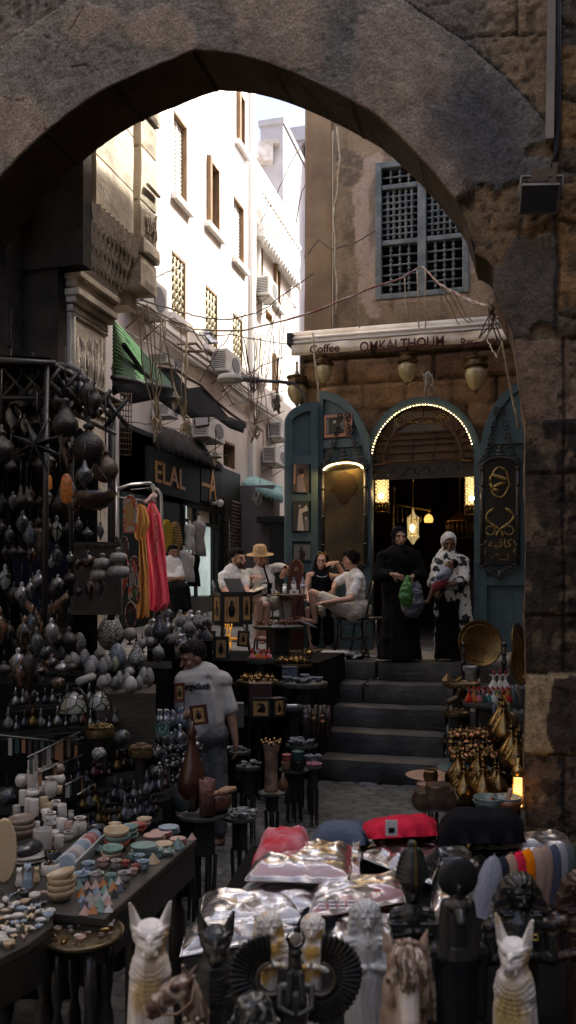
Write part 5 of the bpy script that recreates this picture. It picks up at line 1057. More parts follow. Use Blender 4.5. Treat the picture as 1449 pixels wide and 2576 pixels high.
A,B,C_,D1=P(284,806,8.6),P(428,966,12.6),P(430,976,12.2),P(284,952,8.2);m_=MB();n=110;vs=[]
for k in range(n+1):
 u=k/n;w_=.02*sin(k*PI/1.5);top=A.lerp(B,u);bot=D1.lerp(C_,u);vs+=[top+V((0,-w_,w_)),top.lerp(bot,.5)+V((0,-w_,w_)),bot+V((0,-w_,w_))]
m_=MB();vs=[];rows=60
for k in range(rows+1):
 v=k/rows;w_=.012*sin(k*PI*.5);a=A.lerp(D1,v);b=B.lerp(C_,v)
 for i in range(9):vs.append(a.lerp(b,i/8)+V((w_,-w_,w_)))
m_.add(vs,[(k*9+i,k*9+i+1,k*9+10+i,k*9+9+i)for k in range(rows)for i in range(8)],True)
sg=rel(m_.build('sheet',mat('green_sheet',(.025,.10,.022),.6,col2=(.018,.06,.016),scale=3,con=(.3,.7)),t),t);so_=sg.modifiers.new('t','SOLIDIFY');so_.thickness=.01
m_=MB();m_.tube([P(312,868,8.5),P(360,935,9.9),P(398,972,11.2)],.03,5);m_.tube([P(284,950,8.1),P(430,976,12.1)],.03,5);rel(m_.build('batten',MDK,t),t)
t=thing('cloth_awning','long torn black cloth awning stretched along the shop fronts below the green sheet','awning',P(450,980,13))
top=[(284,930,9.5),(330,935,10.6),(396,925,12),(445,931,13.4),(472,952,14.4),(503,970,15.3),(539,1007,16.6),(579,1040,17.9),(620,1069,19)];bot=[(284,985,9),(330,992,10),(396,1006,11.4),(445,1022,12.7),(472,1030,13.6),(503,1040,14.5),(539,1054,15.8),(579,1066,17),(610,1080,18.4)]
m_=MB();vs=[];rn=random.Random(2)
for(a,b)in zip(top,bot):
 p,q=P(*a),P(*b)
 for i in range(5):vs.append(p.lerp(q,i/4)+V((0,0,.09*sin(i*1.6+a[0]*.05)-.05+rn.uniform(-.03,.03))))
m_.add(vs,[(k*5+i,k*5+i+1,k*5+6+i,k*5+5+i)for k in range(8)for i in range(4)],True)
o=rel(m_.build('cloth',mat('tarp_black',(.005,.005,.005),.9,col2=(.010,.008,.007),scale=3,bump=.5),t),t);s_=o.modifiers.new('t','SOLIDIFY');s_.thickness=.012
m_=MB();m_.tube([P(a+U(-2,2),b+U(-3,1),c)for a,b,c in top],.03,5);rel(m_.build('edge_pole',MIR,t),t)
XS=XF+.12
def plate(name,label,cat,px0,px1,py0,py1,m,X=XS,th=.06,bevel=0,ref=None):
 y0,y1=fy(px0,X),fy(px1,X);z1,z0=PX(ref or px0,py0,X).z,PX(ref or px0,py1,X).z
 t=thing(name,label,cat,(X,(y0+y1)/2,z0));rel(MB().span((X-th,y0,z0),(X,y1,z1)).build('board',m,t,bevel=bevel),t);return t,y0,y1,z0,z1
MFG=mat('fascia_green',(.006,.013,.011),.7,col2=(.004,.009,.008),scale=2)
gold=mat('gold_letters',(.55,.27,.07),.5,.3)
MYZ=lambda c:xmat(c,V((0,1,0)),V((1,0,0)))
def wtext(s,px,py,size,parent,X=XS+.01,sx=1,m=gold,depth=.008):
 q=PX(px,py,X);me=text_mesh(s,size,depth,sx=sx,bold=.006);M=Mx((V((0,1,0)),V((0,0,1)),V((1,0,0)))).transposed().to_4x4();M.translation=q;me.transform(M)
 o=bpy.data.objects.new('lettering',me);COL.objects.link(o);me.materials.append(m);o.parent=parent;rel(o,parent)
t,y0,y1,z0,z1=plate('shop_sign','dark green shop sign with tall gold letters ending in ELAL','sign',372,503,1120,1232,MFG)
wtext('ELAL',429,1200,.60,t,sx=1.25)
t,*_=plate('shop_sign','second dark green shop sign with a gold pointed emblem and a bar under it','sign',506,556,1168,1258,MFG)
m_=MB();a,b=PX(508,1212,XS+.01),PX(541,1244,XS+.01);m_.span((XS,a.y,PX(508,1221,XS).z),(XS+.012,b.y,PX(508,1213,XS).z));x0_,x1_=fy(528),fy(542);zb=PX(528,1240,XS).z;zt=PX(534,1199,XS).z
rel(m_.build('emblem',gold,t),t);wtext('A',535,1224,1.05,t,sx=.7)
def scallop(label,pts_t,pts_b,m,D0):
 t=thing('shop_awning',label,'awning',P(*pts_t[0]));m_=MB();n=60;vs=[]
 L=lambda pts,u:(lambda k,f:P(*pts[k]).lerp(P(*pts[k+1]),f))(min(int(u*(len(pts)-1)),len(pts)-2),u*(len(pts)-1)-min(int(u*(len(pts)-1)),len(pts)-2))
 for k in range(n+1):
  a,b=L(pts_t,k/n),L(pts_b,k/n);vs+=[a,a.lerp(b,.5)+V((.03*sin(k*.5),0,-.03)),b,b+V((0,0,-.12-.06*abs(sin(k*PI/5))))]
 m_.add(vs,[(k*4+i,k*4+i+1,k*4+5+i,k*4+4+i)for k in range(n)for i in range(3)],True);o=rel(m_.build('canvas',m,t),t);s_=o.modifiers.new('t','SOLIDIFY');s_.thickness=.01;return t
scallop('dark brown scalloped shop awning above the gold letters',[(384,1068,14.5),(440,1082,17),(505,1112,19.5),(582,1160,23)],[(388,1104,13.2),(440,1122,15.8),(500,1142,18),(580,1185,22)],mat('awning_brown',(.014,.010,.009),.85,col2=(.028,.02,.017),scale=4),14)
scallop('faded turquoise shop awning at the far end of the row of shops',[(588,1182,23.5),(640,1196,23),(712,1225,22)],[(592,1206,22.6),(640,1226,22),(712,1250,21)],mat('awning_turq',(.27,.43,.42),.8,col2=(.2,.33,.32),scale=4),23)
m_=MB();y0,y1=fy(345),fy(562);z=4.55
t=thing('shopfront','dark green timber shop front with tall glass display windows','shop front',(XF,(y0+y1)/2,1.2))
zt=PX(455,1268,XS).z;zb=1.1
m_=MB();m_.span((XF-.02,fy(300),zb),(XF+.05,fy(455),5.0));m_.span((XF-.02,fy(300),zt+.0),(XF+.05,fy(600),4.9));m_.span((XF-.02,fy(538),zb),(XF+.1,fy(566),zt));m_.span((XF-.02,fy(455),zb),(XF+.08,fy(540),1.75));[m_.span((XF,fy(p)-.05,1.75),(XF+.09,fy(p)+.05,zt))for p in(455,486,528)]
m_.span((XF,fy(455),zt-.35),(XF+.1,fy(540),zt-.28));rel(m_.build('timber',mat('shop_green',(.006,.012,.010),.6,col2=(.010,.018,.014),scale=5),t),t)
m_=MB();ya,yb=fy(455),fy(538);m_.span((XF+.1,ya,1.2),(XF+.13,yb,1.75));rel(m_.build('stall_riser',mat('riser_grey',(.09,.09,.085),.6,col2=(.14,.13,.12),scale=5),t),t)
m_=MB();m_.span((XF+.055,ya+.1,1.8),(XF+.09,ya+.12,zt));m_.span((XF+.02,ya+.06,1.78),(XF+.03,yb-.06,zt-.36));rel(m_.build('window',mat('display_white',(.50,.58,.56),.8,col2=(.34,.42,.40),scale=1.2,emit=.22),t),t)
MMN=mat('mannequin',(.50,.42,.33),.5)
man=thing('mannequin','x','mannequin',group='dressed mannequins in the shop window')
m_=MB();m_.lathe([(.02,.68),(.045,.66),(.05,.58),(.15,.52),(.17,.44),(.13,.2),(.16,0),(.165,-.1)],n=14,M=Mx.Scale(.75,4,V((1,0,0))));m_.build('torso',MMN,man);MB().sph((0,0,.71),.03,8,5).build('knob',MWD,man)
m_=MB();m_.lathe([(.07,.56),(.175,.52),(.19,.42),(.14,.2),(.18,0),(.2,-.2)],n=14,M=Mx.Scale(.8,4,V((1,0,0))));m_.build('garment',BLK,man)
MN=Rep(man)
for px,py,mm,lb,s in[(487,1440,BLK,'mannequin in a black strappy top, lowest in the shop window',1.15),(477,1352,WHT,'hanging white lace blouse form at the top of the shop window',.9),(500,1362,mat('grey_lace',(.40,.39,.37),.8,col2=(.3,.29,.28),scale=9),'mannequin in pale grey lace beside the lit shop window edge',1.25),(463,1425,WHT,'mannequin in a white blouse standing out in front of the shop window',1.0),(476,1432,WHT,'second white blouse form, just behind the first in front of the window',.95)]:
 MN(PX(px,py+14,XF+.32),lb,s*.8,mats={'garment':mm})
for k,(px0,px1,py0,py1,mm,lb)in enumerate([(408,432,1305,1392,mat('yellow_cloth',(.42,.31,.03),.8),'bright yellow shirt hanging beside the pink dress'),(432,452,1310,1398,mat('brown_stripe',(.16,.09,.05),.8,col2=(.4,.28,.1),kind='wavez',scale=6),'brown and yellow striped shirt hanging at the shop door')]):
 t=thing('hanging_shirt',lb,'shirt',PX(px0,py1,-6.4));a,b=PX(px0,py0,-6.5),PX(px1,py1,-6.5);y0,y1,z1,z0=a.y,b.y,a.z,b.z;m_=MB();w_=y1-y0
 m_.prism([(y0,z0),(y0+.02,z1-.3),(y0-.1,z1-.45),(y0,z1-.1),(y0+w_*.35,z1),(y0+w_*.65,z1),(y1,z1-.1),(y1+.15,z1-.5),(y1-.02,z1-.4),(y1-.05,z0)],-6.55,-6.47,'x');rel(m_.build('fabric',mm,t,bevel=.02),t)
t=thing('roller_shutter','closed brown roller shutter at the end of the row of shops','shutter',PX(590,1500,XF+.05));m_=MB();y0,y1=fy(578),fy(608);[m_.tube([(XF+.05,y0,1.5+k*.09),(XF+.05,y1,1.5+k*.09)],.05,5)for k in range(30)];rel(m_.build('slats',mat('shutter_brown',(.10,.07,.06),.6),t),t)
t=thing('wall_plaque','long dark carved plaque hanging on the pale pier between shops','plaque',PX(567,1350,XF+.1));m_=MB();q=PX(567,1345,XF+.14);[m_.box((XF+.14,q.y,q.z+.75-.3*k),(.05,.3-.04*(k%2),.26))for k in range(6)];rel(m_.build('board',MBW,t),t)
t=thing('camera_fixture','small white security camera on the corner of the green shop front','security camera',PX(553,1266,XF+.25));m_=MB();q=PX(554,1266,XF+.3);m_.sph(q,.09,10,8);m_.tube([q,q+V((-.3,0,0))],.04,6);rel(m_.build('housing',mat('cctv_white',(.6,.6,.58),.4),t),t)
t=thing('side_building','pale plastered side wall with a dark shop, behind the man in the straw hat','building',(-5,22,1.5));a,b=PY(608,1250,21),PY(688,1250,21)
m_=MB();m_.span((a.x-.5,21,1.3),(b.x,21.6,4.6));rel(m_.build('wall',mat('pink_wall',(.2,.175,.17),.9,col2=(.16,.14,.13),scale=1.2),t),t);m_=MB();m_.span((b.x,20.6,1.3),(b.x+1.3,21.5,3.6));m_.span((b.x-.3,20.5,3.6),(b.x+1.3,21.7,3.75));rel(m_.build('shop',MDK,t),t)
t=thing('street_lamp','large grey street lamp head on a long arm reaching out from the cafe corner','street lamp',P(700,960,12.2));m_=MB();c=P(578,958,11.6);q=Mx.Translation(c)@Mx.Rotation(TH+R(4),4,'Z')
m_.lathe([(.002,.1),(.05,.098),(.085,.075),(.1,.03),(.105,0)],n=18,M=q@Mx.Scale(1.75,4,V((1,0,0))));rel(m_.build('lamp_head',mat('lamp_grey',(.32,.32,.32),.55,col2=(.24,.24,.24),scale=5),t),t)
m_=MB();m_.lathe([(.1,0),(.1,-.02),(.04,-.03)],n=16,M=q@Mx.Scale(1.7,4,V((1,0,0))));rel(m_.build('lamp_glass',mat('lamp_pane',(.3,.28,.25),.3),t),t)
m_=MB();m_.tube([P(608,952,11.7),P(650,957,11.8)],.045,8);m_.tube([P(648,957,11.8),P(700,960,12),P(740,964,12.15),P(762,990,12.2),P(772,1015,12.2)],.026,7);rel(m_.build('arm',mat('arm_grey',(.12,.12,.13),.6),t),t)
def flood(label,c,w_,h_,d_,rot,body,pane):
 t=thing('floodlight',label,'floodlight',c);q=Mx.Translation(c)@rot
 rel(MB().box((0,0,0),(w_,d_,h_),M=q).build('housing',body,t,bevel=.01),t);rel(MB().box((0,-d_/2-.002,0),(w_*.88,.006,h_*.86),M=q).build('glass',pane,t),t)
 m_=MB();m_.tube([q@V((-w_*.52,0,0)),q@V((-w_*.52,d_,h_*.7)),q@V((w_*.52,d_,h_*.7)),q@V((w_*.52,0,0))],.012,5);rel(m_.build('bracket',body,t),t);return t,q
flood('square black floodlight hanging under the torn black awning',P(508,1063,13),.22,.16,.05,Mx.Rotation(TH,4,'Z')@Mx.Rotation(R(-8),4,'Y')@Mx.Rotation(R(-25),4,'X'),MDK,mat('flood_pane',(.22,.2,.19),.3))
t,q=flood('old metal floodlight with cooling fins fixed high on the archway pier',PY(1357,500,FY-.16),.235,.17,.12,Mx.Rotation(R(6),4,'Y')@Mx.Rotation(R(25),4,'X'),mat('flood_grey',(.13,.11,.09),.6,.3,col2=(.2,.17,.13),scale=9),mat('flood_black',(.006,.006,.007),.35))
m_=MB();[m_.box((-.1+.025*k,.03,.09),(.006,.09,.03),M=q)for k in range(9)];m_.box((-.01,.06,.12),(.1,.08,.075),M=q);rel(m_.build('fins',mat('fin_metal',(.2,.16,.12),.5,.4),t),t)
m_=MB();rel((m_.box((.07,-.0,.13),(.03,.1,.13),M=q)).build('arm_plate',MC['fin_metal'],t),t)
t=thing('cable_conduit','pale metal cable trunking running down the stones to the old floodlight','conduit',PY(1385,200,FY));m_=MB();a,b=PY(1388,-60,FY-.06),PY(1382,356,FY-.06);m_.prism([(b.x-.024,b.z),(b.x+.024,b.z),(a.x+.024,a.z),(a.x-.024,a.z)],FY-.1,FY-.03,'y');rel(m_.build('trunking',mat('trunk_pale',(.26,.21,.15),.6,col2=(.18,.14,.1),scale=4),t),t)
m_=MB();[m_.tube([PY(1403+5*k,-60,FY-.05),PY(1404+5*k,150,FY-.06),PY(1402+6*k,300,FY-.05),PY(1396+3*k,385,FY-.06),PY(1388,420,FY-.06)],.009,5)for k in range(2)];rel(m_.build('cable',MDK,t),t)
for px,py,D_,lb in[(439,1003,12,'old enamel shade lamp hanging below the torn black awning'),(541,1150,16,'small bare bulb lamp hanging among cables over the shops')]:
 t=thing('shade_lamp',lb,'lamp',P(px,py,D_));m_=MB();m_.lathe([(.01,.1),(.04,.08),(.05,.04),(.13,0),(.135,-.01)],n=14);m_.build('lamp_shade',mat('enamel_dark',(.07,.06,.05),.5),t);MB().lathe([(.035,0),(.045,-.06),(.03,-.14),(.01,-.16)],n=10).build('bulb',mat('dull_bulb',(.35,.27,.22),.3),t);MB().tube([(0,0,.1),(.02,0,.5)],.008,4).build('cord',MDK,t)
RP=mat('pale_rope',(.42,.37,.28),.85,col2=(.26,.2,.14),scale=14);RD=mat('dark_cable',(.05,.045,.042),.7,col2=(.12,.1,.08),scale=6)
def cv(x,y):return(314.5+.3038*x,660.3+.3038*y)
def line(name,label,pts,th,m,cat='cable',jit=.012,crop=True,extra=None):
 P3=[P(*(cv(a,b)if crop else(a,b)),d)for a,b,d in pts];out=[]
 for i,(a,b)in enumerate(zip(P3,P3[1:])):
  n=max(2,int((b-a).length/.18));out+=[a.lerp(b,k/n)+(V((U(-jit,jit),U(-jit,jit),U(-jit,jit)))if k else V((0,0,0)))for k in range(n)]
 out.append(P3[-1]);m_=MB();m_.tube(out,th,5)
 if extra:extra(m_,P3)
 t=one(m_,name,label,cat,m);return t
line('overhead_cable','upper sagging dark cable crossing the alley from the carved corner to the far wall',[(20,250,8),(240,345,8.6),(400,390,9.2),(560,440,9.8),(740,465,10.4),(880,470,11),(1080,420,11.6),(1200,360,12),(1320,260,12.3),(1560,90,12.2)],.009,RD)
line('overhead_rope','long rope with lights sagging over the alley and along the cafe front',[(10,290,8),(200,370,8.4),(300,430,8.8),(480,510,9.4),(560,550,9.8),(760,565,10.2),(880,565,10.5),(1000,560,10.8),(1200,510,11),(1350,474,11.1)],.012,RP,'rope')
line('garland_rope','frayed rope rising in a peak to the latticed window and down to the arch',[(725,804,11.1),(800,781,11.2),(890,744,11.3),(950,719,11.4),(1010,700,11.5),(1056,672,11.6),(1066,674,11.6),(1105,714,11.2),(1175,752,10.2),(1240,774,9.2)],.014,mat('candy_rope',(.42,.37,.32),.8,col2=(.2,.07,.06),scale=5),'rope',crop=False)
for i,(pts,lb)in enumerate([([(0,560,9),(420,800,11),(700,910,13),(1000,960,15)],'thin cable slanting down over the green awning'),([(0,310,8),(150,380,8.5),(420,520,9.5),(600,600,10.5),(900,600,12),(1449,700,12.3)],'thin cable drooping under the sagging rope toward the awning corner'),([(620,990,14),(760,740,12),(900,560,11),(1000,420,12)],'cable rising steeply from the torn awning edge'),([(750,1160,15),(1000,940,13),(1120,860,12.5),(1320,780,12.3)],'cable rising past the street lamp to the awning corner'),([(560,550,9.8),(650,700,11),(760,950,13),(900,1180,15)],'cable falling from the ropes behind the street lamp head'),([(1320,260,12.3),(1180,600,13),(1130,900,14),(1180,1240,15),(1210,1500,16)],'twisted vertical cable ending in a bundle near the blue door leaf'),([(1230,480,13),(1200,700,13.5),(1160,1000,14)],'short vertical cable beside the sunlit shutters'),([(560,1560,18),(760,1580,19),(850,1600,20),(900,1560,20)],'slack black cable under the bare bulb'),([(0,1320,11),(250,1345,12),(480,1390,14),(740,1290,15),(1100,1330,17),(1320,1230,16)],'long thin cable strung below the awnings'),([(860,1190,14),(1100,1120,15),(1320,1060,14)],'thin cable above the alley ending behind the globe lamp'),([(60,220,8),(260,120,10),(500,20,14)],'thin cable climbing across the sunlit wall from the carved corner'),([(1290,380,16),(1420,376,14),(1330,290,15)],'short clothes line frame at the far balcony window')]):
 line('overhead_cable',lb,pts,.007,RD)
line('overhead_cable','thin cable between the grey roof block and the cafe corner',[(655,560,18),(700,480,17),(722,430,16),(745,385,14),(787,335,12.6)],.008,RD,crop=False)
line('overhead_cable','curved cable hanging down the pale end building',[(745,560,14),(760,480,14),(787,420,12.6)],.008,RD,crop=False)
line('wall_cable','white knotted cable hanging down the plaster beside the corner pilaster',[(848,320,12.0),(856,400,12.0),(850,480,12.0),(840,560,12.0),(843,640,12.0),(848,700,12),(846,790,12.0)],.017,RP,'cable',crop=False,jit=.02)
line('wall_pipe','thin grey pipe running straight down the brown plaster',[(838,330,12.2),(838,832,12.1)],.018,mat('pipe_plaster',(.3,.25,.19),.8),'pipe',crop=False,jit=0)
line('wall_cable','thin drooping wire across the brown plaster left of the lattice',[(775,640,12.3),(803,603,12.2),(835,628,12.1),(885,615,12.0),(945,580,11.9)],.008,RD,crop=False)
line('hanging_rope','pale cord hanging from the awning down over the blue leaf top',[(787,838,11.2),(791,900,11.2),(797,950,11.2),(801,985,11.2),(806,1015,11.2)],.014,RP,'rope',crop=False)
line('hanging_rope','doubled pale rope hanging past the pier edge down the blue door leaf',[(1262,858,7),(1272,910,7),(1281,960,7),(1294,1020,7),(1306,1078,7),(1300,1050,7.02),(1285,980,7.02),(1266,880,7.02)],.009,RP,'rope',crop=False,jit=.006)
def bundle(label,x,y,D_,r,tails,ups,crop=True,m=RP):
 c=P(*(cv(x,y)if crop else(x,y)),D_);m_=MB();knot(m_,c,r,30,r*.11,seed=int(x));mx=lambda a,b,d:P(*(cv(a,b)if crop else(a,b)),d)
 for a,b in tails:m_.tube([c,mx(x+a*.4-6,y+b*.5,D_),mx(x+a,y+b,D_),mx(x+a+8,y+b-10,D_),mx(x+4,y+b*.4,D_)],r*.09,4)
 for a,b,d in ups:
  e=mx(a,b,d);m_.tube([c+V((U(-.02,.02),0,r*.5))]+[c.lerp(e,k/7)+V((U(-.02,.02),U(-.02,.02),-.05*sin(PI*k/7)))for k in range(1,7)]+[e],.0065,4)
 return one(m_,'rope_bundle',label,'rope',m)
bundle('fan of pale ropes gathered in a knot below the green awning',262,1330,9.2,.09,[(-20,160),(10,110),(-60,10)],[(60,290,8),(150,350,8.2),(180,310,8.3),(255,420,8.5),(300,440,8.7),(330,460,8.9)])
bundle('tangled rope knot hanging right of the first, under the black awning',492,1345,10.2,.10,[(50,90),(-30,60)],[(300,440,8.8),(350,700,9),(460,500,9.3),(520,600,9.6),(522,560,9.7)])
bundle('big coil of rope hanging in front of the small wall window',1072,1385,13,.13,[(-30,110),(20,80)],[(965,600,11),(1010,620,11),(1075,620,11.5),(1130,600,11.5),(1200,780,12)])
bundle('black cable coil tied on the arm of the street lamp',1060,1015,11.75,.10,[(10,60)],[(1070,560,11),(980,620,11)],m=RD)
bundle('grey cable coil hanging beside the amber corner lamp',1255,1165,12.4,.12,[(20,90),(-25,70)],[(1230,600,12),(1320,470,12.2),(1290,480,12)],m=RD)
bundle('knot of cord under the turquoise awning',1100,1945,17,.14,[(20,40),(-50,30)],[(1040,1700,17),(1130,1700,17)],m=mat('cord_grey',(.28,.26,.24),.8))
bundle('tangled rope and cloth snagged at the arch edge above the awning end',1240,776,8.8,.09,[(-10,60),(15,90),(-35,75),(20,50)],[(1105,714,10.5),(1225,745,8.9),(1236,820,8.7),(1250,830,8.7)],crop=False,m=mat('snag_brown',(.09,.06,.045),.85,col2=(.3,.25,.2),scale=8))
bundle('grey cord knot dangling over the crown of the lit doorway',1078,950,11.3,.09,[(-8,55),(8,40)],[(1060,930,11.35)],crop=False,m=MC['cord_grey'])
for k,(a,b,c,d,e,f)in enumerate([(1105,714,1150,810,1190,862),(1118,722,1165,800,1222,850),(1140,735,1170,790,1212,838),(1018,698,1022,770,1026,812),(1049,678,1052,760,1054,826),(1070,680,1070,760,1070,825),(904,740,903,780,904,826),(1190,862,1220,855,1242,800),(1222,850,1250,900,1262,862)]):
 line('hanging_rope',['outermost','second','third'][k]+' of the cords sweeping from the garland down to the awning end' if k<3 else['thin cord dropping past the lattice of the window','straight thin cord hanging under the garland peak','faint cord beside the one under the garland peak','short cord hanging on the plaster left of the window','loop of cord swagged over the last awning letters','loose cord looping off the awning corner at the pier'][k-3],[(a,b,11.2 if k>2 else 10.9),(c,d,11.25 if k<7 else 9.4),(e,f,11.3 if k<7 else 9)],.008,RP,'cord',crop=False)
MSM=mat('mosaic_pale',(.02,.02,.02),.3,col2=(.23,.235,.23),kind='mosaic',scale=42,con=(.04,.13),bump=.3)
MSB=mat('mosaic_blue',(.02,.02,.025),.3,col2=(.14,.17,.21),kind='mosaic',scale=46,con=(.03,.12),bump=.3)
MSD=mat('mosaic_dark',(.10,.10,.11),.3,col2=(.022,.024,.026),kind='mosaic',scale=30,con=(.02,.08),bump=.3)
MSG=mat('mosaic_green',(.02,.02,.015),.3,col2=(.24,.28,.17),kind='mosaic',scale=40,con=(.02,.07),bump=.3)
MEG=mat('crackle_grey',(.15,.15,.145),.6,col2=(.22,.215,.205),scale=30,bump=.5,bscale=120)
MTF=mat('leaded_glass',(.008,.008,.008),.25,col2=(.17,.18,.16),kind='mosaic',scale=17,con=(.05,.09),coat=.5)
MLD=mat('lantern_dark',(.018,.016,.014),.38,.6,col2=(.045,.04,.035),scale=26,bump=.6,bscale=90)
MIRN=mat('iron_black',(.02,.019,.018),.4,.5);MAMB=mat('amber_lit',(.25,.07,.01),emit=.08,kind='noise',col2=(.08,.03,.008),scale=60,con=(.42,.55))
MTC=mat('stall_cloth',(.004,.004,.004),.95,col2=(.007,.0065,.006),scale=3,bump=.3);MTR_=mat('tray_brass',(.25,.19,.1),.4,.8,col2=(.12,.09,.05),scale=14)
def floorz(p):return 0 if p.y<SY0 else min(SH*(int((p.y-SY0)/ST_)+1),1.1)
tb0=thing('display_stand','x','stand',group='small round stands under the trays')
m_=MB();m_.lathe([(.9,.955),(.98,.962),(1,.985),(1.0,1.0),(.97,.99),(.93,.972)],n=28);m_.build('tray',MTR_,tb0)
m_=MB();m_.prism([(.5*cos(PI*k/3),.5*sin(PI*k/3))for k in range(6)],.62,.955);m_.build('apron',MBW,tb0)
for k in range(6):a=PI*k/3;MB().tube([(.52*cos(a),.52*sin(a),0),(.46*cos(a),.46*sin(a),.3),(.52*cos(a),.52*sin(a),.62)],[.06,.09,.08],6).build('leg',MBW,tb0)
STD=Rep(tb0,'small round stands under the trays')
def stand(px,py,D_,rpx,label,m=None):
 q=P(px,py,D_);r=rpx*D_/2138;z0=floorz(q);STD(V((q.x,q.y,z0)),label,(r,r,q.z-z0),U(0,1),mats={'tray':m or MTR_});return q
def cr(x0,y0,s):return lambda x,y:(x0+s*x,y0+s*y)
t=thing('lantern_stall','dark timber stall frame with crossed lattice, hung all over with lanterns','stall',P(60,1700,5.4))
m_=MB();m_.tube([P(-20,905,5.0),P(140,915,5.0)],.02,5);m_.tube([P(120,912,5.1),P(302,1012,6.3)],.022,5);m_.tube([P(188,1006,5.9),P(304,1018,6.3)],.035,4);m_.tube([P(283,1010,6.3),P(280,1560,6.3)],.03,5);m_.tube([P(118,912,5.1),P(112,1600,5.1)],.018,5);m_.tube([P(180,1010,5.9),P(178,1500,5.9)],.02,5)
for x in range(12,300,42):
 D_=5.15+max(0,x-110)*.006;y=925+max(0,x-110)*.5
 m_.tube([P(x,y,D_),P(x+58,y+72,D_)],.016,4);m_.tube([P(x+58,y,D_),P(x,y+72,D_)],.016,4)
m_.tube([P(-20,1000,5.15),P(110,1002,5.15),P(290,1092,6.25)],.018,4);rel(m_.build('frame',MBW,t),t)
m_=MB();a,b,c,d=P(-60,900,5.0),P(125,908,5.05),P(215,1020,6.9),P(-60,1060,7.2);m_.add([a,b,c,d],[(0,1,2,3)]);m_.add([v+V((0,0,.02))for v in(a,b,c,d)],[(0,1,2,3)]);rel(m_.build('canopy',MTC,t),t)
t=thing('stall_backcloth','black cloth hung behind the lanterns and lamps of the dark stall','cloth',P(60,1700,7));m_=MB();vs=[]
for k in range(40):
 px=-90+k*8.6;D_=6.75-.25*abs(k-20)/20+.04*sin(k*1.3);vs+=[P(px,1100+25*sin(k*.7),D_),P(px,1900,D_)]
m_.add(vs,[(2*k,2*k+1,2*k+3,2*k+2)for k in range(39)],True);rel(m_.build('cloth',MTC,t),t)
def hang(name,label,px,py,D_,prof,m,n=20,chain=.3,cat='lantern',sc=1,rib=0,nr=8):
 c=P(px,py,D_);t=thing(name,label,cat,c);MB().lathe([(r*sc,z*sc)for r,z in prof],n=n,rib=rib,nr=nr).build('body',m,t);top=prof[-1][1]*sc;MB().tube([(0,0,top-.01),(0,0,top+chain)],.005,4).build('chain',MIRN,t);return t
GB=[(.002,-.1),(.04,-.092),(.078,-.062),(.1,0),(.09,.045),(.062,.08),(.03,.1),(.022,.12),(.034,.13),(.034,.145),(.012,.16),(.012,.2)]
hang('pierced_globe','big pierced metal globe lantern at the middle of the dark stall',223,1130,5.2,GB,MLD,28,.15)
hang('pierced_globe','gourd shaped pierced lantern high under the crossed lattice',165,1070,4.95,[(.002,-.07),(.05,-.06),(.078,-.01),(.07,.03),(.04,.07),(.02,.1),(.024,.11),(.018,.13),(.03,.14),(.01,.16)],MLD,24)
hang('pierced_globe','rusty pierced globe lantern nearest the wire rack post',266,1183,5.3,GB,mat('lantern_rust',(.05,.038,.028),.5,.4,col2=(.11,.08,.055),scale=30,bump=.5),24,sc=.8)
hang('pierced_globe','pierced globe lantern cut by the picture edge with an orange glint',4,1135,4.6,GB,MLD,24,sc=.72)
MB_l=hang('glass_lantern','small faceted glass lantern with a pointed drop below the big globe',213,1192,4.9,[(.002,-.1),(.008,-.07),(.02,-.055),(.045,-.03),(.05,0),(.04,.022),(.02,.035),(.012,.06),(.006,.08)],MSD,12,.1)
hang('amber_lantern','long amber lantern glowing faintly in the dark stall',167,1225,5.1,[(.015,-.1),(.035,-.08),(.036,.02),(.025,.06),(.01,.08)],MAMB,16,.1)
hang('amber_lantern','tiny orange lantern deep in the shade left of the long amber one',125,1215,5.4,[(.01,-.04),(.016,-.03),(.015,.03),(.005,.05)],mat('amber_dim',(.3,.09,.015),emit=.06),8,.1)
hang('pointed_lantern','slim bottle shaped metal lantern hanging below the star',152,1288,5.2,[(.002,-.02),(.04,0),(.055,.04),(.04,.075),(.015,.11),(.008,.16)],MLD,20)
for k,(x,y,s,lb)in enumerate([(28,1182,.55,'small dark bottle lantern left of the star points'),(52,1270,.7,'dark bottle lantern, first of the pair low in the stall'),(68,1272,.7,'dark bottle lantern, second of the pair low in the stall'),(107,1180,.8,'dark bottle lantern under the star centre'),(246,1275,.6,'squat dark lantern above the framed board'),(28,1000,.9,'dish shaped dark lantern up by the lattice'),(140,1015,.7,'bell shaped dark lamp behind the lattice'),(235,1048,.6,'funnel lamp hanging in the lattice gap'),(272,1260,.5,'small ribbed lantern by the wire rack')]):
 hang('dark_lantern',lb,x,y,5.1+.05*k,[(.002,-.03),(.05,0),(.07,.03),(.045,.07),(.02,.1),(.01,.17)],MLD,16,.15,sc=s)
t=thing('star_lantern','large many pointed metal star lantern in the dark stall','lantern',P(93,1121,4.75));m_=MB();vs=[];fs=[]
R1,R2=.155,.05;vs=[(0,-.06,0),(0,.06,0)]+[((R1 if k%2==0 else R2)*cos(PI*k/8+.39),0,(R1 if k%2==0 else R2)*sin(PI*k/8+.39))for k in range(16)]
for k in range(16):q=(k+1)%16;fs+=[(0,2+k,2+q),(1,2+q,2+k)]
m_.add(vs,fs);t.rotation_euler.z=TH;m_.build('body',mat('star_glass',(.045,.05,.052),.3,.3,col2=(.02,.02,.02),scale=14),t);m_=MB();[m_.tube([(0,-.062,0),(vs[2+k][0],0,vs[2+k][2])],.0035,4)for k in range(16)];m_.build('rib',MIRN,t);MB().tube([(0,0,.14),(0,0,.3)],.004,4).build('chain',MIRN,t)
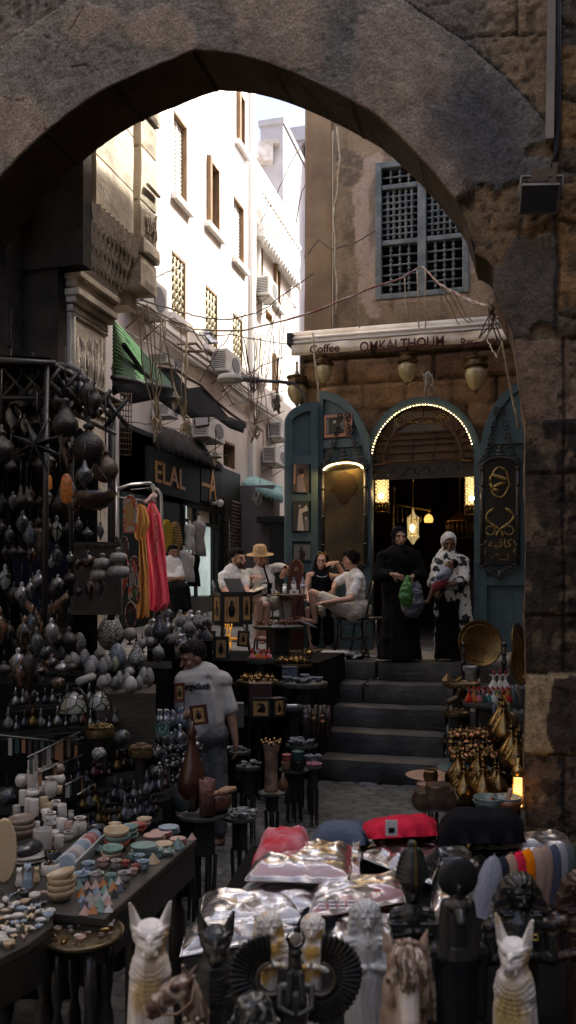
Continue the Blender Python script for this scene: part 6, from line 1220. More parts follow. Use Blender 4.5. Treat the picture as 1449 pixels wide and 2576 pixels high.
t=thing('mosaic_bowl_lamp','broad shallow mosaic bowl lamp with amber panes under the pierced globes','lamp',P(240,1252,5.0));m_=MB();m_.lathe([(.01,-.07),(.06,-.06),(.11,-.02),(.13,.03),(.125,.03),(.1,-.015)],n=28);m_.build('bowl',mat('amber_mosaic',(.006,.006,.008),.3,col2=(.055,.032,.02),kind='mosaic',scale=26,con=(.03,.08)),t);m_=MB();[m_.tube([(.13*cos(a),.13*sin(a),.03),(0,0,.2)],.003,4)for a in(0,2.1,4.2)];m_.build('chain',MIRN,t)
t=thing('wall_lamp','old curved iron street lamp bracket reaching over the stall','lamp',P(140,915,5.6));m_=MB();m_.tube([P(140,918,5.7),P(175,920,5.6),P(200,932,5.6),P(214,955,5.6),P(217,968,5.6)],.018,8);rel(m_.build('arm',mat('iron_pale',(.10,.095,.09),.6),t),t);m_=MB();m_.lathe([(.02,.05),(.06,.03),(.09,0),(.1,-.02),(.06,-.05),(.03,-.06)],P(213,985,5.6),18);rel(m_.build('lamp_head',MC['iron_pale'],t),t)
t=thing('wire_rack','rusty wire grid rack hanging at the stall corner','rack',P(317,1060,7.2));m_=MB();a,b=P(303,988,7.2),P(330,1146,7.5)
for k in range(5):x=303+k*6.8;m_.tube([P(x,988,7.2),P(x,1146,7.2)],.005,4)
for k in range(12):y=990+k*14;m_.tube([P(302,y,7.2),P(331,y+2,7.2)],.005,4)
rel(m_.build('grid',MIR,t),t)
t=thing('wooden_board','large black framed board hanging behind the flat round lamps','board',P(230,1500,6.2));m_=MB();q=P(243,1455,6.2);m_.box(q,(.34,.03,.5),TH+.05);rel(m_.build('board',MBW,t),t);m_=MB();[m_.box(q+AX*dx+AZ*dz,(w_,.05,h_),TH+.05)for dx,dz,w_,h_ in((-.17,0,.03,.53),(.17,0,.03,.53),(0,.25,.37,.03),(0,-.25,.37,.03))];rel(m_.build('frame',MBC,t),t)
for x,y,lb in[(258,1417,'flat round crackle lamp, upper of the pair on the framed board'),(250,1446,'flat round crackle lamp, lower of the pair on the framed board'),(298,1403,'small flat crackle lamp bulb on the tiered lamp by the mirrors'),(298,1439,'broad flat crackle lamp bulb on the tiered lamp by the mirrors')]:
 hang('round_lamp',lb,x,y,5.7,[(.01,-.04),(.05,-.036),(.07,-.015),(.07,.015),(.05,.036),(.02,.04),(.018,.06),(.028,.065),(.01,.08)],MEG,20,.06,'lamp',.85 if y!=1439 else 1.05)
t=thing('dress_rack','bent steel dress rail standing before the shops','rack',P(360,1530,9.6));m_=MB();m_.tube([P(290,1232,9.2),P(330,1219,9.4),P(378,1215,9.6),P(386,1222,9.6),P(389,1248,9.6),P(391,1600,9.6)],.018,7);m_.tube([P(380,1226,10.4),P(396,1231,10.4),P(405,1245,10.4),P(407,1300,10.4),P(407,1580,10.4)],.018,7);m_.tube([P(290,1250,9.2),P(385,1262,9.6)],.008,5);m_.tube([P(292,1215,9.2),P(290,1600,9.2)],.018,6);m_.tube([P(330,1232,9.4),P(388,1226,9.6)],.006,4);rel(m_.build('rail',mat('rail_steel',(.3,.3,.3),.4,.6),t),t)
def dress(label,D_,out,m,yo=None,fold=.03):
 """garment hung on a hanger: outline in px, given thickness and vertical pleats"""
 t=thing('hanging_dress',label,'dress',P(*out[0],D_));ys_=sorted({y for _,y in out});y0,y1=ys_[0],ys_[-1];m_=MB();vs=[];rows,cols=40,26
 def ext(y):
  xs_=[]
  for(a,b),(c,d)in zip(out,out[1:]+out[:1]):
   if(b>y)!=(d>y):xs_.append(a+(c-a)*(y-b)/(d-b))
  return min(xs_),max(xs_)
 for sd in(-1,1):
  for r in range(rows+1):
   y=y0+(y1-y0)*min(max(r/rows,.002),.998);a,b=ext(y)
   for c in range(cols+1):
    u=c/cols;th=.05*math.sqrt(max(1-(2*u-1)**2,0));dp=sd*th+fold*sin(u*17+1.5*sin(y*.02))*min(1,(y-y0)/80)*(1-abs(2*u-1)**4);vs.append(P(a+(b-a)*u,y,D_)+AY*dp)
 o_=(rows+1)*(cols+1);fs=[(s*o_+r*(cols+1)+c,s*o_+r*(cols+1)+c+1,s*o_+(r+1)*(cols+1)+c+1,s*o_+(r+1)*(cols+1)+c)for s in(0,1)for r in range(rows)for c in range(cols)]
 fs+=[(c,c+1,o_+c+1,o_+c)for c in range(cols)]+[(rows*(cols+1)+c,rows*(cols+1)+c+1,o_+rows*(cols+1)+c+1,o_+rows*(cols+1)+c)for c in range(cols)]
 m_.add(vs,fs,True);rel(m_.build('fabric',m,t),t);m_=MB();x=sum(p[0]for p in out[:2])/2;m_.tube([P(x-16,y0+8,D_),P(x,y0-4,D_),P(x+16,y0+6,D_)],.008,5);rel(m_.build('hanger',MWD,t),t);return t
dress('ochre yellow embroidered long dress hanging on the rail',9.25,[(348,1266),(366,1272),(378,1318),(366,1352),(372,1420),(377,1556),(340,1560),(349,1440),(350,1362),(338,1352),(343,1300)],mat('ochre_satin',(.62,.32,.10),.45,col2=(.45,.21,.06),scale=5,sheen=.3,stretch=(1,1,.25)))
td=dress('long hot pink embroidered dress hanging at the end of the rail',9.45,[(372,1270),(388,1262),(405,1300),(414,1360),(420,1440),(428,1524),(412,1534),(404,1500),(398,1540),(374,1538),(374,1430),(368,1350),(364,1300)],mat('pink_satin',(.92,.15,.20),.45,col2=(.75,.07,.12),scale=5,sheen=.3,stretch=(1,1,.25)))
m_=MB();[m_.sph(P(391+U(-5,5)+(y-1290)*.02,y,9.37),U(.006,.012),5,4)for y in range(1276,1400,2)];rel(m_.build('beadwork',mat('beads_pale',(.6,.3,.25),.4,col2=(.3,.08,.1),scale=30),td),td)
m_=MB();m_.cap(P(376,1262,9.5),P(387,1248,9.5),.05,.04);me=blob(m_,.012,1,folds(.02,12));rel(obj(me,'scarf',mat('pale_pink',(.55,.33,.32),.7,col2=(.6,.5,.48),scale=8),td),td)
MBD=mat('bead_frame',(.20,.03,.015),.5,col2=(.03,.022,.02),kind='cells',scale=60,con=(.45,.5));MMR_=mat('mirror',(.30,.32,.31),.12,.9)
def mirror(label,x0,x1,y0,y1,D_,arch_=False,mm=None,bead=MBD):
 cx,cy=(x0+x1)/2,(y0+y1)/2;a,b=(x1-x0)/2*D_/2138,(y1-y0)/2*D_/2138;t=thing('beaded_mirror',label,'mirror',P(cx,y1,D_));q=Mx.Translation(P(cx,cy,D_))@Mx.Rotation(TH+U(-.25,.25),4,'Z')
 out=([(-a,-b),(a,-b),(a,b*.5)]+[(a*cos(R(k)),b*.5+b*.5*sin(R(k)))for k in range(15,180,15)]+[(-a,b*.5)])if arch_ else oval(0,0,a,b,22)
 rel(MB().prism(out,-.01,.015,'y',q).build('frame',bead,t),t);rel(MB().prism([(x*.62,z*.68)for x,z in out],-.016,-.01,'y',q).build('glass',mm or MMR_,t),t)
 m_=MB();n=34;L=len(out);[m_.sph(q@V((out[int(k*L/n)][0]+(out[(int(k*L/n)+1)%L][0]-out[int(k*L/n)][0])*(k*L/n%1),-.012,out[int(k*L/n)][1]+(out[(int(k*L/n)+1)%L][1]-out[int(k*L/n)][1])*(k*L/n%1))),.0085,5,4)for k in range(n)];rel(m_.build('beads',mat('bead_ivory',(.4,.33,.25),.4,col2=(.03,.02,.02),kind='cells',scale=45,con=(.4,.5)),t),t)
MOR=mat('orange_panel',(.5,.07,.02),.5,col2=(.35,.33,.3),kind='cells',scale=25,con=(.5,.55))
for a in[('tall arched mirror framed in orange and ivory beads beside the ochre dress',311,345,1247,1340,8.4,True,mat('mirror_tan',(.28,.19,.10),.2,.7),MOR),('small oval mirror with coral beads below the arched mirror',303,323,1350,1405,8.2),('oval black beaded mirror next to the ochre dress hem',327,350,1400,1460,8.4),('oval mirror with a green reflection low beside the dresses',328,352,1472,1522,8.3,False,mat('mirror_green',(.06,.13,.07),.25,.6)),('small arched mirror standing at the left foot of the mirrors',281,306,1465,1545,7.6,True),('narrow beaded oval mirror half behind the round lamps',284,302,1350,1420,7.8),('large red rimmed oval mirror lowest of the mirrors',316,344,1515,1580,8.0,False,None,mat('red_rim',(.10,.02,.025),.5)),('oval mirror between the small arched one and the green one',300,322,1425,1475,8.0)]:mirror(*a)
t=thing('bead_strings','coral and black bead strings hanging among the mirrors','beads',P(300,1500,7.9));m_=MB();rn=random.Random(5)
for k in range(11):
 x=296+k*5;y=1400+rn.random()*50;[m_.sph(P(x+sin(j*.3)*1.5,y+j*3.4,7.9),.008,5,4)for j in range(rn.randint(14,24))]
rel(m_.build('beads',MOR,t),t)
C3=cr(0,1446.5,.3038)
t=thing('egg_tiers','black cloth covered tiers under the mosaic eggs and lamps','display tier',P(250,1750,6));m_=MB()
def tier(m_,x0,x1,ybase,Dn,Df,z0=None,fn=C3):
 a=fn(x0,ybase);b=fn(x1,ybase);z=P(a[0],a[1],Dn).z;p=[P(a[0],a[1],Dn),P(b[0],b[1],Dn),P(b[0],b[1],Df),P(a[0],a[1],Df)]
 m_.prism([(q.x,q.y)for q in p],z0 if z0 is not None else 0,z-.002);return z
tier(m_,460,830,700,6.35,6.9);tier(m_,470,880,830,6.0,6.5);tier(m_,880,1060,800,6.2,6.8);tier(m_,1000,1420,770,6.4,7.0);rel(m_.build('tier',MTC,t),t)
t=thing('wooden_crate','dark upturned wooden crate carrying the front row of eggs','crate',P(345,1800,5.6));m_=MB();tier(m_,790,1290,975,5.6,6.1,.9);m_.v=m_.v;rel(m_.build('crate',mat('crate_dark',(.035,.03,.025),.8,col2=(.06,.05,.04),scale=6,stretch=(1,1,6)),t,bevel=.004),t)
EGM={n:mat(n+'_egg',(.02,.02,.022),.35,col2=c,kind='mosaic',scale=s,con=(.05,.16),bump=.3)for n,c,s in[('mosaic_pale',(.27,.275,.27),5.5),('mosaic_blue',(.17,.20,.25),6),('mosaic_dark',(.09,.09,.095),6),('mosaic_green',(.22,.25,.15),7),('mosaic_lilac',(.24,.23,.28),7)]}
eg=MB();eg.lathe([(.01,-1),(.32,-.93),(.62,-.7),(.82,-.35),(.84,-.05),(.76,.25),(.58,.6),(.33,.88),(.1,.985),(.01,1)],n=20);eg=eg.build('mosaic_egg',MSM);tag(eg,'x','egg');EG=Rep(eg,'ornamental eggs on the tiers')
for i,(x,y,rx,ry,D_,mm,lb)in enumerate([(915,480,112,150,6.6,MSM,'giant black and white mosaic egg, tallest of all'),(560,575,62,95,6.4,MSB,'tall blue grey mosaic egg at the left end of the top row'),(658,560,56,88,6.45,MSM,'tall pale crackled mosaic egg next to the blue grey one'),(600,705,72,70,6.1,mat('egg_mauve',(.12,.10,.10),.4,col2=(.2,.19,.18),scale=20),'plain mauve egg with dark band in the second row'),(970,675,76,112,6.25,MSB,'large blue mosaic egg beside the teardrop lamp'),(700,690,50,80,6.15,MSM,'dark crackled egg leaning behind the mauve egg'),(765,745,62,82,6.0,mat('mosaic_lilac',(.05,.05,.06),.35,col2=(.26,.25,.30),kind='mosaic',scale=40,con=(.02,.07)),'lilac grey mosaic egg with a bright glint'),(745,775,45,70,5.9,MSM,'black and white splinter pattern egg in front of the lilac one'),(822,650,42,44,6.3,MEG,'small grey egg peeping over the second row'),(850,760,38,72,6.0,MEG,'slim plain grey egg in the middle of the second row'),(892,735,34,70,6.05,MSM,'slim mosaic egg between the plain grey and greenish eggs'),(950,740,38,65,6.1,MSG,'greenish mosaic egg under the large blue one'),(1072,800,48,40,6.0,MSM,'squat mosaic egg behind the crate row'),(848,885,48,58,5.75,MEG,'grey egg at the left end of the crate row'),(890,870,36,58,5.85,MEG,'pale slim egg second in the crate row'),(952,898,43,60,5.65,MSD,'near black egg in the crate row'),(990,870,40,76,5.78,MSM,'leaning black and white egg in the crate row'),(1082,905,55,70,5.62,mat('egg_plain',(.25,.24,.22),.5,col2=(.3,.29,.27),scale=30),'biggest plain putty grey egg in the crate row'),(1150,893,34,60,5.7,MSM,'slim mosaic egg right of the putty grey one'),(1192,835,46,75,5.85,MSM,'tall black and white egg at the right end of the crate row'),(1238,845,40,80,5.95,MEG,'grey green egg last on the right of the crate row'),(1052,850,33,42,5.8,MEG,'small grey egg tucked behind the putty grey one')]):
 mm=EGM.get(mm.name,mm);px,py=C3(x,y);k=.3038*D_/2138;EG(P(px,py,D_),lb,(rx*k/.84,rx*k/.84,ry*k),U(0,3),m=mm)
def lampset(label,x,y,w_,h_,D_,prof,m,n=20):
 px,py=C3(x,y);k=.3038*D_/2138;t=thing('mosaic_lamp',label,'lamp',P(px,py,D_));MB().lathe([(r*w_*k,z*h_*k)for r,z in prof],n=n).build('lamp_shade',m,t);tz=prof[-1][1]*h_*k
 MB().lathe([(.12*w_*k,tz-.002),(.2*w_*k,tz+.004),(.06*w_*k,tz+.02),(.12*w_*k,tz+.03),(.03*w_*k,tz+.05),(.002,tz+.075)],n=12).build('finial',MIRN,t);zb=prof[0][1]*h_*k
 MB().lathe([(.55*w_*k,zb-.03),(.5*w_*k,zb-.022),(.15*w_*k,zb-.015),(.2*w_*k,zb+.004)],n=14).build('foot',MIRN,t);return t
TD=[(.2,-1),(.7,-.92),(1,-.6),(.95,-.3),(.7,.1),(.4,.5),(.22,.85),(.16,1)];GL=[(.2,-1),(.7,-.75),(1,-.1),(.9,.5),(.5,.9),(.2,1)]
lampset('teardrop mosaic lamp beside the large blue egg',1130,650,75,100,6.3,TD,MSM);lampset('dark jewel mosaic lamp with a long neck below the dresses',1322,430,70,100,7,TD,MSD);lampset('dark mosaic lamp half behind the jewel lamp',1395,350,45,70,7.4,GL,MSD)
for x,y,r,lb in[(1180,570,40,'round crackle lamp above the teardrop lamp'),(1240,552,40,'pale round crackle lamp right of the teardrop lamp'),(1310,640,50,'broad crackle lamp right of the egg tiers'),(1075,490,55,'white crackle lamp between the mirrors and giant egg')]:lampset(lb,x,y,r,r,6.6,GL,MEG)
def tiff(label,x,y,w_,h_,D_):
 px,py=C3(x,y);k=.3038*D_/2138;t=thing('leaded_lamp',label,'lamp',P(px,py,D_));MB().lathe([(1.0*w_*k,-.5*h_*k),(1.02*w_*k,-.42*h_*k),(.92*w_*k,0),(.68*w_*k,.6*h_*k),(.3*w_*k,1.0*h_*k),(.1*w_*k,1.08*h_*k)],n=26).build('lamp_shade',MTF,t)
 m_=MB();b=-h_*k;m_.tube([(0,0,1.05*h_*k),(0,0,1.3*h_*k),(.5*w_*k,0,1.35*h_*k),(1.1*w_*k,0,.7*h_*k),(1.3*w_*k,0,-.3*h_*k),(1.1*w_*k,0,-1.6*h_*k),(.4*w_*k,0,-2.4*h_*k)],.006,6);m_.build('stem',MIRN,t);MB().lathe([(.07,-2.45*h_*k),(.06,-2.38*h_*k),(.02,-2.34*h_*k)],n=16).build('base',MIRN,t)
tiff('leaded glass dome lamp on a curved stem, left of two',605,1085,112,110,5.0);tiff('leaded glass dome lamp on a curved stem, beside the tray of gold beads',815,1065,92,95,5.15)
q=thing('cloth_roll','pale grey rolled fabric tube lying before the eggs','roll',P(*C3(710,865),5.5));m_=MB();m_.tube([P(*C3(655,885),5.45),P(*C3(768,843),5.6)],.028,14);rel(m_.build('roll',mat('roll_grey',(.22,.22,.21),.7),q),q)
for x,y,r,lb,mm in[(830,1262,120,'gold',mat('gold_beads',(.42,.29,.1),.35,.6,col2=(.05,.035,.02),kind='cells',scale=130,con=(.3,.6))),(1165,1432,105,'bronze',mat('copper_beads',(.30,.17,.10),.4,.5,col2=(.05,.035,.03),kind='cells',scale=130,con=(.3,.6)))]:
 px,py=C3(x,y);qq=stand(px,py+3,5.1,r*.3038,'stand under the tray heaped with %s trinkets'%lb);m_=MB();rn=random.Random(x);rr=r*.3038*5.1/2138
 for k in range(260):
  a=rn.uniform(0,6.28);d=rr*.88*math.sqrt(rn.random());m_.sph((d*cos(a),d*sin(a),.006+.028*(1-(d/rr)**2)*rn.uniform(.6,1)),(rn.uniform(.003,.007),)*3,5,3)
 o=one(m_,'trinket_heap','heap of tiny glinting %s trinkets filling a round tray'%lb,'trinkets',mm,qq);o['kind']='stuff'
t=thing('calligraphy_disc','round dark green disc with pale curling script, hanging below the tiers','plaque',P(*C3(1345,1275),5.2));q=Mx.Translation((0,0,0))@Mx.Rotation(TH,4,'Z')@Mx.Rotation(R(90),4,'X');MB().lathe([(.045,-.004),(.045,.004)],n=28,M=q).build('disc',mat('disc_green',(.02,.055,.05),.5),t)
m_=MB();rn=random.Random(8)
for k in range(5):a0=rn.uniform(0,6);m_.tube([q@V(((.012+.004*k)*cos(a0+j*.5)+rn.uniform(-.004,.004),(.014+.004*k)*sin(a0+j*.55),.006))for j in range(9)],.0016,4)
m_.tube([q@V((.04*cos(j*.3),.04*sin(j*.3),.005))for j in range(22)],.0012,4);m_.build('script',mat('script_pale',(.16,.3,.26),.5),t)
for x,y,r,lb in[(1010,1345,72,'round dark mosaic lamp with a flower pattern, under the crate'),(480,900,62,'jewelled round mosaic lamp with red and gold studs'),(380,640,60,'dark round mosaic lamp near the stallholder')]:lampset(lb,x,y,r,r*.9,5.0 if y>800 else 5.8,GL,mat('mosaic_ruby',(.008,.008,.008),.25,col2=(.10,.05,.03),kind='cells',scale=60,con=(.5,.8))if y==900 else MSD)
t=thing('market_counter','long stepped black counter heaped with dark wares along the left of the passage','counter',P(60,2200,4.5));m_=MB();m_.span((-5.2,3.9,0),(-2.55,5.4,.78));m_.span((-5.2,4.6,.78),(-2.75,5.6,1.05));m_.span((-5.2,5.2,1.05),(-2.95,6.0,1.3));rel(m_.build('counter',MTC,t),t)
C8=cr(0,1855.3,.1953)
bk=thing('bookmark_rack','black wire rack of hanging bookmarks and keyrings running down the counter','rack',P(200,1950,4.6));m_=MB();rn=random.Random(3)
for a,b,c,d in[(0,1850,205,1872),(70,1905,200,1842),(95,1945,205,1900),(165,1975,225,1945),(195,2000,250,1965)]:m_.tube([P(a,b,4.5),P(c,d,5.2)],.006,4)
rel(m_.build('bar',mat('wire_pale',(.2,.2,.2),.4,.8),bk),bk)
KH=[mat('tag_tan',(.24,.13,.06),.6),mat('tag_teal',(.03,.06,.06),.5),mat('tag_plum',(.04,.02,.03),.5),mat('tag_pale',(.25,.24,.22),.5),mat('tag_black',(.015,.015,.016),.3),mat('tag_rose',(.3,.08,.07),.5)]
kb_=MB();kb_.box((0,0,-.045),(.022,.004,.09));kb_.tube([(0,0,0),(0,0,.012)],.002,4);kb_=kb_.build('bookmark',KH[0]);tag(kb_,'x','bookmark');BM=Rep(kb_,'bookmarks and charms hanging from the wire rack')
for k in range(46):
 i=k%4;a,b,c,d=[(20,1853,200,1872),(75,1903,198,1843),(98,1943,203,1901),(170,1973,224,1946)][i];u=(k//4+.5)/12;p=P(a,b,4.5).lerp(P(c,d,5.2),u);mi=rn.choice([0,1,2,3,4,4,4,1])
 BM(p-V((0,.01,.005)),['tan leather','dark teal','plum','pale card','black'][mi]+' bookmark, %s along the %s wire of the rack'%(ORD[k//4],['topmost','upper','middle','lowest'][i]),(1,1,rn.uniform(.6,1.3)),TH+rn.uniform(-.4,.4),m=KH[mi])
fk=MB();fk.lathe([(.02,0),(.03,.015),(.028,.04),(.01,.06),(.008,.075),(.014,.08),(.004,.1),(.001,.12)],n=10);fk=fk.build('perfume_flask',mat('flask_dark',(.03,.035,.04),.1,col2=(.12,.12,.12),scale=30,coat=.6));tag(fk,'x','flask');FK=Rep(fk,'perfume flasks and small ornaments on the counter')
rn=random.Random(11);cols=[MC['flask_dark'],MSD,mat('brass_dull',(.12,.08,.03),.35,.9),mat('flask_silver',(.12,.12,.12),.28,.9,col2=(.3,.3,.3),scale=30),mat('flask_ruby',(.03,.008,.008),.2,coat=.4),mat('flask_blue',(.01,.014,.022),.2,coat=.4)];nm=['smoky glass','dark mosaic','brass','silver','ruby red','deep blue']
rows_=[('back ledge',30,290,1775,1760,5.5),('upper ledge',10,300,1835,1822,5.2),('middle ledge',150,420,1990,1900,4.9),('front ledge',200,425,2040,1985,4.6),('low ledge beside the white jars',215,400,2085,2045,4.3)]
for r_,(rw_,xa,xb,ya,yb,D_)in enumerate(rows_):
 for k in range(14):
  u=(k+.5)/14;mi=rn.randrange(6);q=P(xa+(xb-xa)*u,ya+(yb-ya)*u+rn.uniform(-4,4),D_+.4*u);FK(q,'%s flask, %s from the street edge on the %s'%(nm[mi],ORD[13-k],rw_),rn.uniform(.55,1.15),rn.uniform(0,3),m=cols[mi])
m_=MB();[m_.prism([(q.x,q.y)for q in(P(xa-8,ya,D_-.12),P(xb+8,yb,D_+.3),P(xb+8,yb,D_+.75),P(xa-8,ya,D_+.3))],0,min(P(xa,ya,D_).z,P(xb,yb,D_+.4).z)-.012)for _,xa,xb,ya,yb,D_ in rows_];t=thing('dark_shelving','black stepped ledges under the small flasks','shelf',P(200,2100,4.8));rel(m_.build('ledge',MTC,t),t)
ho=thing('hanging_ornament','x','ornament',group='glass and metal ornaments hung in the dark stall');MB().lathe([(.002,-.05),(.012,-.035),(.03,-.01),(.034,.01),(.02,.03),(.008,.04),(.012,.05),(.003,.06)],n=10).build('body',MSD,ho);MB().tube([(0,0,.06),(0,0,.13)],.002,4).build('chain',MIRN,ho);HO=Rep(ho);rn=random.Random(17)
NM=[('clear glass',mat('glass_glint',(.12,.12,.12),.1,col2=(.02,.02,.02),scale=18,con=(.5,.6),coat=1)),('pierced metal',MLD),('dark mosaic',MSD),('jewelled',MC['mosaic_ruby']),('leaded glass',MTF)]
for k in range(99):
 r_,i=divmod(k,11);x=6+i*24+rn.uniform(-8,8);y=[1000,1050,1150,1250,1330,1400,1480,1600,1690,1760][r_]+rn.uniform(-22,22);mi=rn.choice([0,1,1,2,3,4]if r_<7 else[0,1,1,2,3])
 if r_>6 and x>190:x-=150
 HO(P(x,y,[5.3,5.5,5.7,5.8,5.9,5.95,5.8,4.6,4.4,4.2][r_]+rn.uniform(-.15,.15)),'%s hanging ornament, %s across in the %s row down the dark stall'%(NM[mi][0],ORD[i],ORD[r_]),(lambda a:(a,a,a*rn.uniform(.55,1.7)))(rn.uniform(.6,1.6)),rn.uniform(0,6),mats={'body':NM[mi][1]})
for x,y,r,lb in[(60,1840,90,'dark mosaic globe lamp among flasks, nearest the picture edge'),(250,1000,60,'dark mosaic globe lamp just under the bead tray'),(820,1480,60,'mosaic globe lamp with white flowers, below the bronze tray'),(1290,1620,62,'white and blue flower mosaic lamp hung left of the boy'),(1290,1480,66,'dark starred mosaic lamp above the flower lamp')]:lampset(lb,x,y,r,r*.9,4.7 if x<1000 else 5.3,GL,MSD if 'dark' in lb else MSM)
C5=cr(566,1572.3,.1953)
MBG_=mat('brass_bright',(.32,.20,.07),.26,1,col2=(.11,.07,.03),scale=22,con=(.35,.6),bump=.3,bscale=60,bd=.0008);MCOP=mat('copper',(.42,.2,.1),.3,1,col2=(.2,.09,.05),scale=14,bump=.3,bd=.0008)
MCAM=mat('carved_wood',(.16,.07,.04),.5,col2=(.08,.035,.02),scale=30);MST2=mat('tray_slate',(.06,.065,.062),.4,.3,col2=(.12,.12,.11),scale=10)
cm=MB();cm.cap((-.018,0,.03),(.015,0,.032),.011,.011,6);cm.cap((-.002,0,.036),(-.002,0,.044),.009,.004,6);cm.cap((.018,0,.032),(.03,0,.052),.006,.004,6);cm.cap((.03,0,.054),(.042,0,.052),.005,.004,6)
for x in(-.018,.015):
 for y in(-.006,.006):cm.cap((x,y,.028),(x*1.1,y*1.3,.003),.004,.003,5)
cm=cm.build('camel_figurine',MCAM);tag(cm,'x','figurine');CM=Rep(cm,'small carved wooden figurines')
dl=thing('dervish_doll','x','doll',group='whirling dervish dolls');MB().lathe([(.022,0),(.018,.012),(.009,.03),(.004,.04)],n=12,rib=.15,nr=6).build('skirt',WHT,dl);m_=MB();m_.cap((0,0,.038),(0,0,.05),.006,.006,6);m_.cap((0,0,.05),(.016,0,.062),.003,.002,5);m_.cap((0,0,.05),(-.016,0,.06),.003,.002,5);m_.build('torso',WHT,dl);MB().sph((0,0,.059),.0055,6,5).build('head',SKN,dl);MB().lathe([(.0055,.062),(.004,.074)],n=8).build('hat',mat('felt_red',(.3,.03,.02),.8),dl);DL=Rep(dl,'whirling dervish dolls')
bt=MB();bt.lathe([(.012,0),(.02,.004),(.006,.012),(.02,.025),(.024,.035),(.016,.045),(.005,.052),(.004,.06),(.007,.063),(.001,.07)],n=12);bt.tube([(.02,0,.03),(.035,0,.04),(.045,0,.05)],[.005,.004,.003],5);bt.tube([(-.02,0,.04),(-.035,0,.038),(-.03,0,.022),(-.02,0,.025)],.003,4);bt=bt.build('brass_lamp',MBG_);tag(bt,'x','ornament');BT=Rep(bt,'little brass lamps and pots on trays')
cu=thing('ceramic_cup','x','cup',group='painted ceramic cups and bowls');MB().lathe([(.014,0),(.018,.003),(.03,.02),(.034,.038),(.031,.038),(.026,.02),(.01,.006)],n=16,cap=False).build('bowl',MSB,cu);MB().lathe([(.0335,.037),(.035,.04),(.0305,.04),(.031,.037)],n=16,cap=False).build('rim',mat('glaze_white',(.45,.45,.43),.25),cu);CU=Rep(cu,'painted ceramic cups and bowls')
def scatter(q,r,n,fn,seed=1,rz=None):
 rn=random.Random(seed);pts=[]
 k=0
 while len(pts)<n and k<600:
  k+=1;a=rn.uniform(0,6.28);d=r*.86*math.sqrt(rn.random());p=(d*cos(a),d*sin(a))
  if all((p[0]-s[0])**2+(p[1]-s[1])**2>(r*.9)**2/n*1.3 for s in pts):pts.append(p)
 pts.sort(key=lambda p:p[0]*CT+p[1]*ST)
 for i,p in enumerate(pts):fn(i,q+V((p[0],p[1],0)),rn)
COLN=['red','white','pink','yellow','teal','orange','grey','dark green'];COLM=[mat('d_'+n,c,.8)for n,c in zip(COLN,[(.35,.02,.02),(.5,.49,.47),(.45,.12,.14),(.45,.3,.04),(.05,.15,.15),(.4,.11,.03),(.2,.21,.22),(.03,.07,.04)])]
def O(i):return ORD[min(i,19)]
q=stand(700,1574,9.7,64,'wide dark tray stand below the cafe table, covered in carved figurines',MST2);scatter(q,.27,19,lambda i,p,rn:CM(p,'carved wooden figurine, %s from the alley side on the tray below the cafe table'%O(i),rn.uniform(.9,1.6),rn.uniform(0,6),m=MCAM),2)
q=stand(655,1656,8.6,34,'stand of the left-hand dervish doll tray, beside the brass lamps'.replace('left-hand ','smaller '),MST2);scatter(q,.12,15,lambda i,p,rn:DL(p,'%s skirted dervish doll, %s from the alley side on the smaller doll tray'%(COLN[i%6],O(i)),rn.uniform(1.1,1.5),rn.uniform(0,6),mats={'skirt':COLM[i%6],'torso':COLM[(i*3)%2]}),3)
q=stand(738,1666,8.8,56,'wide brass filled tray stand at the top of the steps');scatter(q,.21,20,lambda i,p,rn:BT(p,'little brass lamp, %s from the alley on the topmost brass tray'%O(i),rn.uniform(.6,.95),rn.uniform(0,6)),4)
BT(P(778,1657,8.75),'large brass oil lamp with a long spout, at the step end of the topmost tray',1.7,.4)
q=stand(648,1711,7.9,52,'stand of the brass tray by the boy\'s shoulder');scatter(q,.18,18,lambda i,p,rn:BT(p,'little brass pot, %s from the boy on the tray at his shoulder'%O(i),rn.uniform(.7,1.2),rn.uniform(0,6)),5)
q=stand(762,1716,8.2,62,'stand of the ceramic tray beside the second step',MST2);scatter(q,.22,11,lambda i,p,rn:CU(p,'painted cup, %s from the alley on the tray beside the second step'%O(i),rn.uniform(.9,1.5),0,mats={'bowl':[MSB,MSD,MSM][i%3]}),6)
t=thing('painted_box','blue grey painted tile box at the back of the ceramic tray','box',P(730,1706,8.3));MB().box((0,0,.05),(.15,.05,.1)).build('box',MSB,t,bevel=.005);MB().box((0,0,.107),(.156,.056,.014)).build('lid',MSB,t)
q=stand(735,1775,7.8,34,'small tray stand holding papers below the ceramic tray',MST2);one(MB().box((0,0,.004),(.09,.06,.006),.3),'leaflet','white printed leaflet lying on the small tray below the ceramics','leaflet',WHT,q)
q=stand(760,1872,7.5,40,'stand of the bowl tray at the middle step',MST2);scatter(q,.13,8,lambda i,p,rn:CU(p,'dark glazed bowl, %s from the boy on the tray at the middle step'%O(i),rn.uniform(.9,1.3),0,mats={'bowl':[MSD,MSB,COLM[6],MSM][i%4]}),7)
q=stand(740,1934,7.15,38,'stand of the tray with the round leather boxes',MST2)
bx=thing('round_box','x','box',group='round leather boxes');MB().lathe([(.04,0),(.042,.003),(.042,.055),(.04,.06)],n=24).build('box',BLK,bx);MB().lathe([(.043,.045),(.043,.062),(.03,.066),(.006,.067),(.005,.075)],n=24).build('lid',BLK,bx);BX=Rep(bx,'round leather boxes')
